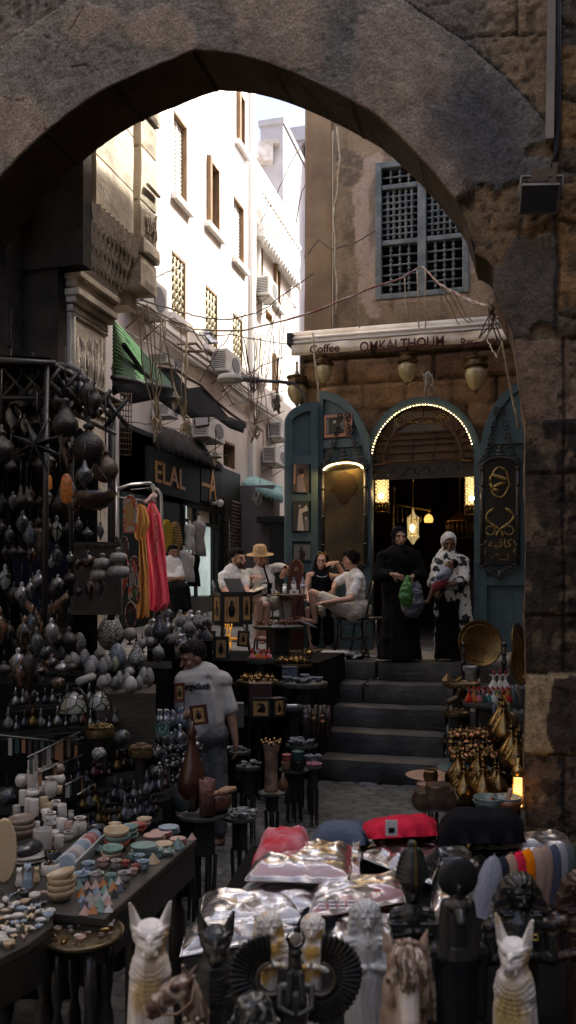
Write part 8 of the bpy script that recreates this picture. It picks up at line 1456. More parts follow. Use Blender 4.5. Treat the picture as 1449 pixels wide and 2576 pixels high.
for x,y,w_,cc,pl_,lb in[(592,965,132,'blue',.9,'large grey blue, farthest left of the front row'),(702,968,108,'grey',1.2,'speckled cream, second in the front row'),(803,962,86,'teal',1.2,'small dark teal, third in the front row'),(902,955,100,'grey',1.1,'speckled grey, fourth in the front row'),(748,852,86,'pink',1.3,'orange pink with an upright pestle'),(640,885,100,'blue',.8,'shallow blue behind the front row'),(842,858,84,'grey',1,'mottled with a red pestle'),(905,850,66,'red',.9,'small red'),(968,905,62,'pink',.8,'pink, last in the front row'),(990,880,70,'red',.9,'dark rose behind the pink one'),(1040,868,92,'blue',.9,'blue green one by the triangle stones'),(965,800,70,'teal',.9,'pale green below the small yellow plates'),(1012,815,80,'blue',.8,'slate blue behind')]:
 q,k=tp(x,y);r=w_*k/2;MO(q,lb+' stone mortar',(r,r,r*1.3 if w_<120 else r*1.0),m=AL[cc]);c2_='red' if cc=='grey' and w_==84 else cc;PS(q+V((U(-.3,.3)*r,U(-.2,.2)*r,r*.8)),'pestle in the '+lb+' mortar',(r*.75,r*.75,r*.62*pl_),m=AL[c2_],tilt=(R(U(-22,22)),R(U(-25,25)),0))
py_=MB();py_.lathe([(1,0),(.98,.02),(.01,1.45)],n=4,sm=False);py_=py_.build('stone_pyramid',AL['grey']);tag(py_,'x','pyramid');PYR=Rep(py_,'small stone pyramids on the long table')
rn=random.Random(21);PC=['grey','orange','black','teal','pink','white','blue','black','green'];g_=0
for r_ in range(5):
 for i in range(6 if r_<4 else 5):
  x=575+i*58+r_*14-r_*4;y=1010+r_*44-i*8+rn.uniform(-5,5);q,k=tp(x,y)
  if x>915-r_*28:continue
  cc=['teal','black','orange','grey','orange','black','green','pink','blue','teal','white','black','grey','orange','pink','grey','white','black','blue'][(g_*7)%19];g_+=1;r=rn.uniform(40,50)*k;PYR(q,'%s stone pyramid, %s across in the %s row from the back'%(cc,ORD[i],ORD[r_]),(r,r,r*.95),TH+.78+rn.uniform(-.5,.5),m=AL[cc])
for x,y,w_,cc,lb in[(1110,820,60,'honey','honey coloured translucent stone wedge at the table edge'),(1290,710,60,'teal','teal stone wedge at the table edge'),(1390,650,40,'pink','pinkish stone chunk on the far corner of the table'),(1230,755,50,'green','pale green wedge beside the smoky plates')]:q,k=tp(x,y);r=w_*k;PYR(q,lb,(r,r*.7,r*.9),TH+.5,m=AL[cc])
t=thing('coaster_rack','long marbled stone trough filled with round stone coasters','rack',tp(560,880)[0]);a,b=tp(470,905)[0],tp(690,690)[0];d=(b-a);n_=V((-d.y,d.x,0)).normalized()*.03;m_=MB();h=.05
for s_ in(1,-1):o_=n_*s_;m_.add([a+o_,b+o_,b+o_*1.25+AZ*h,a+o_*1.25+AZ*h,a+o_*1.3,b+o_*1.3,b+o_*1.5+AZ*h,a+o_*1.5+AZ*h],[(0,1,2,3),(4,5,6,7),(3,2,6,7),(0,3,7,4),(1,2,6,5)])
m_.add([a+n_,a-n_,b-n_,b+n_],[(0,1,2,3)]);rel(m_.build('trough',al('al_stripe',(.13,.18,.19),(.4,.42,.42),5),t),t)
co=MB();co.lathe([(.9,-.08),(1,-.05),(1,.05),(.9,.08)],n=24);co=co.build('stone_coaster',AL['white']);tag(co,'x','coaster');CO=Rep(co,'round stone coasters in the trough')
for i in range(17):cc=['blue','white','blue','pink','white','white','white','blue','blue','blue','white','red','red','pink','red','blue','blue'][i];CO(a.lerp(b,(i+.7)/17.5)+AZ*.04,'%s coaster, %s from the near end of the trough'%(cc,O(i)),.033,tilt=(R(78),0,math.atan2(d.y,d.x)-PI/2),m=AL[cc])
t=thing('jar_risers','black risers under the heap of white alabaster jars','display tier',tp(330,640)[0]);m_=MB()
for x0,x1,y,D_ in[(150,540,500,4.15),(160,480,400,4.45),(180,470,290,4.75)]:m_.prism([(p.x,p.y)for p in(P(*C7(x0,y),D_-.1),P(*C7(x1,y),D_-.1),P(*C7(x1,y),D_+.2),P(*C7(x0,y),D_+.2))],0,P(*C7(x0,y),D_).z-.003)
rel(m_.build('riser',MTC,t),t)
CY=[(.82,0),(.86,.1),(.86,1.75),(.82,1.8),(.72,1.8),(.7,1.2)];VS=[(.6,0),(.8,.1),(1,.7),(.98,1.3),(.62,1.62),(.66,1.72),(.95,1.8),(.9,1.84),(.55,1.8)];GB2=[(.35,0),(.75,.15),(1,.7),(.95,1.1),(.7,1.45),(.62,1.45),(.6,1.2)];CP=[(.6,0),(.64,.06),(.86,1.5),(.78,1.5),(.6,.3)]
JR={}
ZD=lambda D_,y,x=0:min(D_,(E-ZT)*2138/(C7(x,y)[1]-1477))
for nm_,pr in(('tall stone cylinder',CY),('necked stone jar',VS),('round stone pot',GB2),('tapering stone cup',CP)):o=MB().lathe(pr,n=22,cap=False).build('stone_jar',AL['white']);tag(o,'x','jar');JR[nm_]=Rep(o,'alabaster jars and cups heaped in tiers')
for kd,x,y,w_,h_,D_,cc,lb,tl in[(0,245,290,105,150,4.75,'white','at the back left of the heap',0),(0,240,150,85,75,4.8,'white','balanced on the back left cylinder',0),(0,330,230,95,150,4.9,'white','tallest at the back',0),(2,420,185,95,85,4.8,'brown','brown with a tilted silver ring, topmost',0),(2,425,265,95,90,4.8,'white','carrying the brown pot',0),(3,425,320,60,60,4.75,'cream','pedestal under the white pot',0),(1,368,345,85,150,4.65,'white','with a wide lip in the middle of the heap',0),(2,160,270,95,90,4.7,'white','carved pale one at the far left',0),(2,308,330,90,100,4.55,'white','criss crossed with dark veins',0),(2,240,345,105,60,4.55,'white','low and closed in front of the cylinder',0),(0,165,400,60,110,4.6,'white','slim at the left of the second tier',0),(0,318,450,70,110,4.6,'honey','amber under the veined pot',0),(0,245,480,76,125,4.45,'white','with a dark stone in its mouth',0),(0,205,470,60,120,4.55,'white','behind the dark mouthed one',0),(0,350,450,70,70,4.5,'cream','small beside the amber one',0),(1,405,420,68,55,4.6,'white','half hidden in the second tier',0),(0,455,500,70,110,4.45,'white','leaning slightly at the right of the second tier',6),(3,335,510,80,80,4.4,'white','with grey scribbled veins',0),(1,365,530,85,80,4.45,'white','squat below the scribbled cup',0),(3,335,600,95,95,4.25,'grey','tipped toward the viewer with a gold mark',24),(0,430,590,90,95,4.25,'white','tilted hard over in the third tier',-14),(0,495,590,70,75,4.3,'pink','dark rose one lying against the tilted white',0),(3,262,600,60,80,4.25,'white','small at the left of the third tier',0),(1,580,620,92,135,4.25,'white','with black brush marks standing clear at the passage side',0),(3,540,640,60,90,4.2,'grey','beside the brush marked jar',0),(0,310,760,150,190,4.0,'grey','big mottled jug body at the front',0),(0,428,705,72,90,4.0,'white','front one with a red speck',0),(1,495,660,75,70,4.1,'grey','low at the front right of the heap',0),(2,400,640,60,60,4.2,'white','small one wedged behind the front one',0),(0,120,470,60,70,4.5,'grey','short one over the brown bowls',0),(1,515,500,40,60,4.4,'white','narrow carved one at the right edge',0)]:
 D_=ZD(D_,y);nm_=list(JR)[kd];k=.3472*D_/2138;top=(1.8,1.84,1.45,1.5)[kd];JR[nm_](P(*C7(x,y),D_),nm_+' '+lb,(w_*k/2/.95,w_*k/2/.95,h_*k/top),m=AL[cc],tilt=(0,R(-tl),U(0,3)))
t=thing('jug_handle','grey curved handle stub lying against the big mottled jug','handle piece',P(*C7(215,700),3.95));m_=MB();m_.tube([P(*C7(x,y),3.95)for x,y in[(255,620),(215,625),(200,645),(215,685),(255,710)]],.013,8);rel(m_.build('stone',AL['grey'],t),t)
for x,y,w_,cc,lb in[(382,795,122,'black','black carved round candle box with a pierced top'),(368,895,135,'white','white marble round candle box with a pierced top')]:
 q,k=tp(x,y);r=w_*k/2;t=thing('candle_box',lb,'box',q);MB().lathe([(r*.95,0),(r,.01),(r,r*1.1),(r*.9,r*1.15),(r*.9,r)],n=26,cap=False).build('body',AL[cc],t);m_=MB();[m_.sph((rn.uniform(-.6,.6)*r,rn.uniform(-.6,.6)*r,r*1.05),.007,5,4)for _ in range(26)];m_.lathe([(r*.88,r),(r*.85,r*1.03)],n=20);m_.lathe([(.008,r),(.004,r*1.4),(.009,r*1.5),(.001,r*1.65)],n=8);m_.build('lid',mat('gold_pierced',(.14,.09,.03),.35,.7,col2=(.02,.02,.02),kind='cells',scale=60),t)
def catlet(x,y,h_,mm,lb):
 q,k=tp(x,y);s=h_*k;t=thing('cat_figurine',lb,'figurine',q);m_=MB();m_.cap((0,0,.12),(0,-.02,.55),.2,.13);m_.sph((0,-.03,.76),(.14,.13,.12));m_.cap((0,-.12,.72),(0,-.17,.7),.05,.04);[m_.cap((a*.09,-.02,.84),(a*.11,-.02,.99),.04,.01)for a in(-1,1)];[m_.cap((a*.07,-.14,.4),(a*.07,-.17,.03),.05,.045)for a in(-1,1)];me=blob(m_,.03,1);me.transform(Mx.Scale(s,4)@Mx.Rotation(TH+U(-.3,.4),4,'Z'));obj(me,'body',mm,t)
catlet(200,1010,215,AL['blue'],'slate blue stone cat with a black masked face on the small table');catlet(265,960,130,AL['honey'],'honey coloured stone cat behind the slate one');catlet(140,985,150,AL['white'],'white stone cat behind the slate one')
q,k=tp(30,960);one(MB().lathe([(.01,-.01),(.9,-.008),(1,.01),(.9,.02),(.01,.012)],n=30,M=Mx.Rotation(R(82),4,'X')@Mx.Scale(1,4)),'oval_platter','tall yellow and grey alabaster platter standing on edge at the picture border','platter',AL['honey'],q+AZ*.12,TH).scale=(.05,.05,.125)
t=thing('scarab_stone','big black carved scarab lying on grey stone rings','ornament',tp(205,790)[0]);q=tp(205,790)[0];m_=MB();m_.sph((0,0,.05),(.055,.085,.03));m_.sph((.0,.07,.045),(.03,.03,.02));m_.build('scarab',AL['black'],t);m_=MB();[m_.lathe([(.08,z),(.09,z+.008),(.08,z+.014)],n=22)for z in(0,.014)];m_.build('ring',AL['grey'],t)
TR={}
def mk(nm,mb):o=mb.build(nm,AL['white']);tag(o,'x','trinket');return Rep(o,'small alabaster trinkets on the corner table')
TR['cup']=mk('stone_cup',MB().lathe([(.5,0),(.7,.1),(1,.8),(.9,1.2),(.8,1.2),(.7,.5)],n=16,cap=False));TR['fish']=mk('fish_figurine',MB().sph((0,0,.6),(.55,1.1,.5),12,8).prism([(0,.4),(.1,1.2),(.0,.8),(-.1,1.2)],.9,1.5,'y'));TR['bird']=mk('bird_figurine',MB().cap((0,0,.4),(.4,.7,.6),.45,.25).cap((0,-.3,.6),(0,-.6,1.2),.22,.2).cap((0,-.6,1.25),(0,-.95,1.2),.1,.03));TR['flower']=mk('stone_flower',MB().sph((0,0,.4),.4,8,6).sph((.5,0,.5),(.35,.3,.2),8,6).sph((-.5,.1,.5),(.35,.3,.2),8,6).sph((0,.5,.5),(.3,.35,.2),8,6).sph((0,-.5,.55),(.3,.35,.2),8,6))
rn=random.Random(31);n_=0
for r_ in range(7):
 for i in range(9):
  x=8+i*46+rn.uniform(-20,20)+(r_%2)*20;y=1060+r_*58+rn.uniform(-26,26)
  if y>1500-x*.70 or(x>330 and y<1150):continue
  q,k=tp(x,y,.862);kd=rn.choice(list(TR));cc=rn.choice(['white','white','cream','pink','white','blue','honey']);r=rn.uniform(30,46)*k
  if r_<2 and rn.random()<.5:cc='black'
  TR[kd](q,'%s alabaster %s, %s across in the %s row of the corner table'%(cc,kd,O(i),O(r_)),r,rn.uniform(0,6),m=AL[cc])
c=C7(600,1330);q=PZ(c[0],c[1],.8);t=thing('tray_table','low turned leg table with an oval brass tray of glass and trinkets','table',(q.x,q.y,0));m_=MB();m_.lathe([(.12,.785),(.135,.79),(.138,.81),(.13,.8),(.12,.797)],n=30,M=Mx.Scale(1.0,4));m_.build('tray',MTR_,t);[MB().lathe([(.015,0),(.02,.1),(.012,.14),(.024,.2),(.024,.5),(.012,.55),(.022,.62),(.022,.78)],(.085*cos(a),.085*sin(a),0),8).build('leg',MBC,t)for a in(.8,2.4,3.9,5.5)]
def tfn(i,p,rn):
 cc=['brown','white','grey','black','pink','blue','brown','honey'][i%8];kd=list(TR)[i%4];TR[kd](p,'%s stone %s, %s from the wall side on the oval brass tray'%(cc,kd,O(i)),rn.uniform(.011,.018),rn.uniform(0,6),m=[AL[cc],MC['brown_glass'],MBG_][i%3])
scatter(V((q.x,q.y,.805)),.13,20,tfn,5)
C9=cr(566,1981,.6094);ZS=.86
def shape_pack(q4,z,h,amp,f,nx=26,ny=18,seed=0,off=0,grow=1.0):
 p=[PZ(*C9(*c),z)for c in q4];ce=sum(p,V((0,0,0)))/4;p=[ce+(v-ce)*grow for v in p];vs=[]
 for j in range(ny+1):
  for i in range(nx+1):
   u,v=i/nx,j/ny;a=p[0].lerp(p[1],u).lerp(p[3].lerp(p[2],u),v);e=min(u,1-u,v*1.0,1-v)*2;e=min(1,e*3)**.5
   n=1-abs(NZ.noise(V((a.x*f,a.y*f*1.6,seed)))*2);n2=NZ.noise(V((a.x*f*3,a.y*f*3,seed+5)))
   wb=.006*NZ.noise(V((a.x*9,a.y*9,seed+9)));vs.append(a+V((wb,wb,off+h*e+amp*(n*n*e+.35*n2))))
 fs=[(j*(nx+1)+i,j*(nx+1)+i+1,(j+1)*(nx+1)+i+1,(j+1)*(nx+1)+i)for j in range(ny)for i in range(nx)];o=len(vs);vs+=[V((v.x,v.y,z+off*.3))for v in vs]
 fs+=[tuple(i+o for i in f_[::-1])for f_ in fs];r=[i for i in range(nx)]+[nx+(nx+1)*j for j in range(ny)]+[(nx+1)*ny+nx-i for i in range(nx)]+[(nx+1)*(ny-j)for j in range(ny)]
 fs+=[(r[k],r[(k+1)%len(r)],r[(k+1)%len(r)]+o,r[k]+o)for k in range(len(r))]
 return MB().add(vs,fs,True)
PLAS=mat('plastic_wrap',(.75,.78,.8),.07,alpha=.2,spec=.9,bump=.3,bscale=5,bd=.05,coat=1)
def plastic():
 m=PLAS;nt=m.node_tree;N=nt.nodes;L=nt.links;o=[x for x in N if x.type=='OUTPUT_MATERIAL'][0];b=N['Principled BSDF'];nl=b.inputs['Normal'].links[0].from_socket
 g=N.new('ShaderNodeBsdfGlossy');g.inputs['Roughness'].default_value=.27;g.inputs['Color'].default_value=(.95,.93,.92,1);L.new(nl,g.inputs['Normal']);t=N.new('ShaderNodeBsdfTransparent');f=N.new('ShaderNodeFresnel');f.inputs['IOR'].default_value=1.42;L.new(nl,f.inputs['Normal'])
 d=N.new('ShaderNodeBsdfDiffuse');d.inputs[0].default_value=(.8,.8,.82,1);y=N.new('ShaderNodeMixShader');y.inputs[0].default_value=.34;L.new(t.outputs[0],y.inputs[1]);L.new(d.outputs[0],y.inputs[2]);x=N.new('ShaderNodeMixShader');L.new(f.outputs[0],x.inputs[0]);L.new(y.outputs[0],x.inputs[1]);L.new(g.outputs[0],x.inputs[2]);L.new(x.outputs[0],o.inputs['Surface']);N.remove(b)
plastic()
def cloth(n,c,c2_=None):return mat('sc_'+n,c,.85,col2=c2_ or tuple(x*.75 for x in c),scale=7,bump=.4,bscale=40,sheen=.2)
SCl=dict(pink=cloth('pink',(.58,.26,.27)),white=cloth('white',(.68,.68,.7)),grey=cloth('grey',(.17,.18,.2)),red=cloth('red',(.50,.02,.02)),rose=cloth('rose',(.55,.2,.22),(.5,.04,.05)),slate=cloth('slate',(.10,.12,.17)),hot=cloth('hot',(.62,.02,.05)),black=cloth('black',(.006,.006,.008)),yellow=cloth('yellow',(.5,.33,.03)),denim=cloth('denim',(.10,.105,.15)),brick=cloth('brick',(.4,.06,.04)),silver=cloth('silver',(.3,.3,.31)))
t=thing('shirt_table','broad low table hidden under t-shirts in the middle of the passage mouth','table',PZ(1000,2300,ZS));pts=[PZ(x,y,ZS)for x,y in[(455,2420),(632,2125),(1330,2118),(1480,2125),(1700,2520),(470,2540)]];rel(MB().prism([(q.x,q.y)for q in pts],ZS-.05,ZS-.004).build('tabletop',MTC,t),t);rel(MB().prism([(q.x*.96+.0,q.y*.98)for q in pts],.02,ZS-.05).build('skirt',MTC,t),t)
for q4,z,h,cc,wr,lb in[([(470,225),(880,205),(905,300),(420,300)],0,.02,'silver',1,'grey shirt in creased clear plastic across the back of the table'),([(170,258),(520,262),(515,400),(92,385)],.09,.045,'pink',1,'dusty pink t-shirt in a shiny clear bag, raised on the pile'),([(120,385),(520,390),(510,440),(75,440)],.03,.04,'grey',1,'dark grey t-shirt flat under the dusty pink one'),([(520,262),(560,262),(556,390),(518,390)],.06,.03,'red',1,'narrow red packet beside the dusty pink bag'),([(560,290),(720,262),(890,280),(850,400),(0,0)][:4],.05,.03,'white',1,'white t-shirt in plastic in the middle of the table'),([(600,235),(990,225),(1020,300),(860,330)],.03,.03,'white',1,'crumpled white plastic packet behind the crowned statue'),([(370,425),(735,382),(760,470),(350,545)],.05,.035,'red',1,'bright red t-shirt in plastic with pale lettering'),([(10,455),(285,455),(480,360),(380,530)],.02,.03,'white',1,'white t-shirt with blazing plastic glare'),([(-80,455),(250,450),(330,560),(-110,590)],.02,.03,'white',1,'large white t-shirt packet at the near corner of the table'),([(-150,590),(140,545),(330,610),(-180,700)],.0,.03,'denim',1,'dark blue folded jeans in plastic at the near corner'),([(430,560),(760,500),(740,720),(400,740)],.0,.02,'yellow',1,'yellow packet glimpsed between the alabaster statues'),([(860,330),(1080,300),(1080,520),(850,560)],.0,.03,'grey',1,'dark packet behind the round disc statue'),([(1010,215),(1400,205),(1440,260),(1000,275)],.02,.03,'silver',1,'silvery plastic sheet along the back above the caps'),([(300,545),(480,520),(470,600),(280,620)],.01,.04,'black',0,'black folded cloth under the red packet')]:
 t=thing('packed_shirt' if wr else 'folded_cloth',lb,'shirt',PZ(*C9(*q4[0]),ZS));sd=q4[0][0]*.1;rel(shape_pack(q4,ZS+z,h,.008,9,seed=sd).build('shirt',SCl[cc],t),t)
 if wr:rel(shape_pack(q4,ZS+z,h,.016,7,seed=sd+3,off=.006,grow=1.04,nx=44,ny=32).build('wrapper',PLAS,t),t)
 if cc=='red' and h==.035:
  for k,s in enumerate(['ROAD','CAIRO']):pass
  m_=MB();a=PZ(*C9(400,470),ZS+.12);[m_.box(a+AX*(.03*i)+AY*(-.03*j),(.02,.012,.004),TH)for i in range(5)for j in range(3)];rel(m_.build('lettering',SCl['white'],t),t)
def folded(label,q4,z,h,cc,n=3,extra=None):
 t=thing('folded_shirt',label,'shirt',PZ(*C9(*q4[0]),ZS+z))
 for i in range(n):o=shape_pack(q4,ZS+z+i*h,h,.012,8,seed=q4[0][0]+i*3,grow=1-.04*i).build('layer',SCl[cc]if not extra or i%2==0 else SCl[extra],t);rel(o,t)
 return t
folded('rolled rose and pink t-shirts piled at the far left corner of the table',[(150,215),(345,200),(350,300),(110,325)],0,.055,'rose',3,'pink');folded('slate blue t-shirt folded between the rose pile and the hot red one',[(370,185),(590,165),(600,240),(350,250)],.03,.045,'slate',2);folded('pale pink t-shirt under the slate blue one',[(350,240),(600,225),(610,260),(355,275)],0,.035,'pink',1)
folded('rose coloured t-shirt folded beneath the hot red one',[(635,200),(870,180),(870,225),(620,240)],0,.03,'rose',2);t=folded('hot red t-shirt with a white neck label on top of the back pile',[(560,165),(870,140),(880,200),(600,215)],.09,.04,'hot',2)
m_=MB();q=PZ(*C9(683,158),ZS+.2);m_.box(q-AY*.03+AZ*.00,(.045,.004,.06),TH);rel(m_.build('neck_label',SCl['white'],t),t);m_=MB();m_.box(q-AY*.034-AZ*.008,(.022,.002,.018),TH);rel(m_.build('print',SCl['black'],t),t)
t=folded('great heap of black clothes at the foot of the pier',[(880,160),(1230,150),(1250,230),(860,240)],0,.08,'black',3);folded('brick red cloth tucked under the black heap',[(1020,215),(1190,205),(1200,235),(1010,245)],.03,.03,'brick',1)
cp=thing('baseball_cap','x','cap',group='baseball caps nested in a row');m_=MB();pr=[(1,-.95),(1,-.5),(.97,0),(.86,.4),(.64,.74),(.34,.94),(.04,1.0)];m_.lathe(pr,n=24,cap=False,rib=-.0);m_.build('crown',SCl['grey'],cp);m_=MB();[m_.tube([(1.012*r*cos(a),1.012*r*sin(a),z*1.005)for r,z in pr],.018,4)for a in[PI*k/3+.1 for k in range(6)]];m_.sph((0,0,1.02),(.1,.1,.05),8,5);m_.build('seam',SCl['grey'],cp);m_=MB();m_.prism([(1.0*cos(R(a)),1.0*sin(R(a)))for a in range(200,341,14)]+[(1.05*cos(R(a)),-.2+1.5*sin(R(a)))for a in range(340,199,-14)],-1.0,-.94);m_.build('brim',SCl['grey'],cp);CAP=Rep(cp,'baseball caps nested in a row')
for i,(x,y,w_,h_,nm_,c)in enumerate([(1090,410,58,125,'lavender grey',(.21,.215,.25)),(1128,405,50,118,'black',(.02,.025,.03)),(1162,395,50,118,'tan',(.33,.22,.15)),(1197,385,50,118,'crimson',(.55,.015,.05)),(1232,375,52,118,'bright orange',(.85,.17,.0)),(1275,370,52,122,'pale tan',(.33,.23,.17)),(1306,365,50,122,'mushroom brown',(.29,.2,.155)),(1342,360,48,120,'navy',(.06,.07,.10)),(1372,352,46,118,'light grey',(.24,.24,.245)),(1402,345,46,116,'grey green',(.09,.10,.095)),(1432,338,46,112,'olive',(.045,.04,.022)),(1462,330,46,110,'salmon',(.6,.16,.15))]):
 D_=2.28+.045*i;k=.6094*D_/2138;mm=cloth('cap%d'%i,tuple(min(v*1.45,.95)for v in c));CAP(P(*C9(x,y),D_),nm_+' baseball cap, %s in the nested row from the round disc statue'%ORD[i],(w_*k,w_*k*.8,h_*k),tilt=(R(-12),R(17),TH+.2),mats={'crown':mm,'seam':mm,'brim':mm})
t=thing('statue_table','dark cloth covered stall under the nearest row of statues','table',PZ(900,2500,.9));p4=[P(250,2500,1.5),P(1700,2500,1.38),P(1760,2500,2.3),P(300,2500,2.05)];rel(MB().prism([(q.x,q.y)for q in p4],0,.9).build('tabletop',MTC,t),t)
SV_=mat('statue_stone',rough=.42,kind='vcol',scale=18,con=(.82,1.15),coat=.25,bump=.25,bscale=90,bd=.002);SB_=mat('statue_black',rough=.42,kind='vcol',scale=30,con=(.8,1.25),coat=.3,bump=.4,bscale=110,bd=.002)
def sm(a,b,x):t=min(max((x-a)/(b-a),0),1);return t*t*(3-2*t)
def statue(name,label,px,py,D_,mb,m,fn=None,rz=0,vox=2.3,cat='statue',smo=2):
 """mb is modelled in picture-pixel sized units about its head, then brought to true size; fn(p, n) -> (push, colour)"""
 k=D_/2138;cs={};base=P(px,py,D_)
 def f1(p,n):r=fn(p,n);cs[len(cs)]=r[1];return r[0]
 it=[0]
 def c1(p,n):c=cs[it[0]];it[0]+=1;return c
 me=blob(mb,vox,smo,f1,c1);me.transform(Mx.Scale(k,4));o=obj(me,name,m,None,base,TH+rz);tag(o,label,cat);o['haskids']=1;return o,k
def child(o,mb,name,m,k):me=mb.mesh(name);me.transform(Mx.Scale(k,4));obj(me,name,m,o);return o
def sy(mb,fn_):
 for s in(-1,1):fn_(mb,s)
def mixc(a,b,t):return tuple(x+(y-x)*t for x,y in zip(a,b))
def hsh(p,f):return NZ.noise(p*f)
def catmb(ear=1.0,slim=1.0,drop=430):
 mb=MB();mb.sph((0,4,2),(47*slim,42,37));mb.sph((0,-12,-14),(36*slim,34,26));mb.cap((0,-28,-8),(0,-50,-27),19*slim,12);mb.sph((0,-36,-34),(22*slim,20,13));mb.cap((0,-40,6),(0,-54,-20),8,6)
 for s in(-1,1):
  for q in range(5):mb.cap((s*(33+q*1.5)*slim+s*q*1.5*ear,6-q,18+q*12*ear),(s*(36+q*1.5)*slim+s*q*2*ear,4-q,30+q*12*ear),17-q*2.6,15-q*2.6)
  mb.cap((s*24,-8,-130),(s*27,-34,-drop),27,20);mb.sph((s*46,30,-drop+80),(44,75,86));mb.cap((s*27,-34,-drop),(s*28,-62,-drop+4),21,17);mb.cap((s*24*slim,-22,16),(s*36*slim,-8,22),7,7)
 mb.cap((0,8,-20),(0,10,-75),36*slim,43);mb.cap((0,8,-80),(0,34,-drop+90),51,66);mb.sph((0,4,-96),(54,46,42));mb.box((0,20,-drop-16),(150,210,26));return mb
def catfn(basec,ink,warm,amt=1.0,slim=1.0,collar=True):
 def fn(p,n):
  h=0;t=0
  for s in(-1,1):
   x=(p.x-s*20*slim);z=p.z-3-s*x*.18
   e=(x/15)**2+(z/5.5)**2
   if p.y<-12 and e<1:h-=4.5*(1-e);t=max(t,.75*(1-e))
   elif p.y<-8 and 1<=e<1.75:h+=1.5;t=max(t,.25)
   ex=p.x-s*(40+max(p.z-18,0)*.12)*slim
   if p.z>26 and n.y<-.2 and abs(ex)<9-max(p.z-26,0)*.11:h-=4;t=max(t,.35+.2*sin(p.z*.9))
  if p.y<-44 and abs(p.x)<12 and-34<p.z<-12:t=max(t,.9*(1-abs(p.z+23)/12)if warm!=1 else .2)
  if collar and n.y<.35 and-150<p.z<-52:
   d=math.hypot(p.x*.9,(p.z+40));b=sin(d*.52);rad=sin(math.atan2(p.x,-(p.z+40))*34)
   if 34<d<108:h-=1.3*(b>.72);t=max(t,amt*(.6*(b>.72)+.38*(rad>.55)*(b<.5)))
  if collar and n.y<0 and-215<p.z<-150 and abs(p.x)<34:c_=sin(p.x*.5)*sin(p.z*.45);h-=1.2*(c_>.3);t=max(t,amt*.45*(c_>.3))
  v=.5+.5*hsh(p,.012);y_=sm(.48,.75,v)*(1 if warm else 0)
  return h,mixc(mixc(basec,warm or basec,y_)if isinstance(warm,tuple)else basec,ink,min(t,1))
 return fn
statue('cat_statue','pale alabaster seated cat statue with upright ears and faint carved collar',378,2352,1.7,catmb(1.05),SV_,catfn((.74,.69,.63),(.28,.22,.17),(.56,.38,.16),.45),rz=.12)
statue('cat_statue','black seated cat statue with fine gilded lines round its eyes and brow',543,2366,1.85,catmb(.85,.9),SB_,catfn((.012,.014,.014),(.09,.075,.045),0,.8,.9),rz=.05)
oc,k=statue('cat_statue','cream seated cat statue with dark painted eyes, nose and rayed collar, near the corner',1293,2398,1.6,catmb(1.25,.86),SV_,catfn((.78,.73,.67),(.03,.022,.018),(.58,.42,.16),1.0,.86),rz=-.5)
child(oc,MB().tube([(54+7*cos(a),-4,52+7*sin(a))for a in[PI*j/6 for j in range(12)]],1.6,5,closed=True),'earring',mat('gold_ring',(.6,.42,.12),.3,.9),k)
def nemes(mb,s,face=1,flare=1.0,lap=1,beard=1):
 mb.sph((0,0,0),(.72*s,.74*s,.95*s));mb.sph((0,-.1*s,-.5*s),(.5*s,.55*s,.45*s));mb.cap((0,-.68*s,.05*s),(0,-.88*s,-.25*s),.09*s,.13*s);mb.cap((-.2*s,-.7*s,-.48*s),(.2*s,-.7*s,-.48*s),.08*s,.08*s);mb.cap((-.42*s,-.6*s,.2*s),(.42*s,-.6*s,.2*s),.09*s,.09*s)
 mb.sph((0,.22*s,.38*s),(1.0*s,.85*s,.82*s))
 for g in(-1,1):
  mb.prism([(g*.7*s,.75*s),(g*1.02*s,.5*s),(g*1.62*flare*s,-.95*s),(g*1.5*flare*s,-1.2*s),(g*.55*s,-1.2*s),(g*.55*s,0)],-.18*s,.75*s,'y')
  if lap:mb.box((g*.82*s,-.42*s,-1.75*s),(.62*s,.34*s,1.5*s))
  mb.sph((g*.74*s,-.3*s,.05*s),(.09*s,.14*s,.22*s))
 mb.cap((0,-.62*s,.62*s),(0,-.86*s,.86*s),.11*s,.09*s);mb.cap((0,.05*s,-.6*s),(0,.1*s,-1.3*s),.45*s,.5*s)
 if beard:mb.cap((0,-.72*s,-.88*s),(0,-.86*s,-1.65*s),.12*s,.18*s)
def bodymb(mb,s,drop,w_=1.0):
 mb.cap((-1.45*s*w_,.1*s,-1.95*s),(1.45*s*w_,.1*s,-1.95*s),.62*s,.62*s);mb.cap((0,.1*s,-2.2*s),(0,.15*s,-4.6*s),1.25*s*w_,.95*s*w_);mb.cap((0,.15*s,-4.4*s),(0,.2*s,-drop),1.05*s*w_,.9*s*w_)
 for g in(-1,1):mb.cap((g*1.75*s*w_,.0,-2.1*s),(g*1.7*s*w_,-.3*s,-4.0*s),.48*s,.4*s);mb.cap((g*1.7*s*w_,-.3*s,-4.0*s),(g*.35*s,-1.15*s,-3.4*s),.38*s,.28*s)
 mb.box((0,.2*s,-drop),(2.6*s,2.4*s,.6*s))
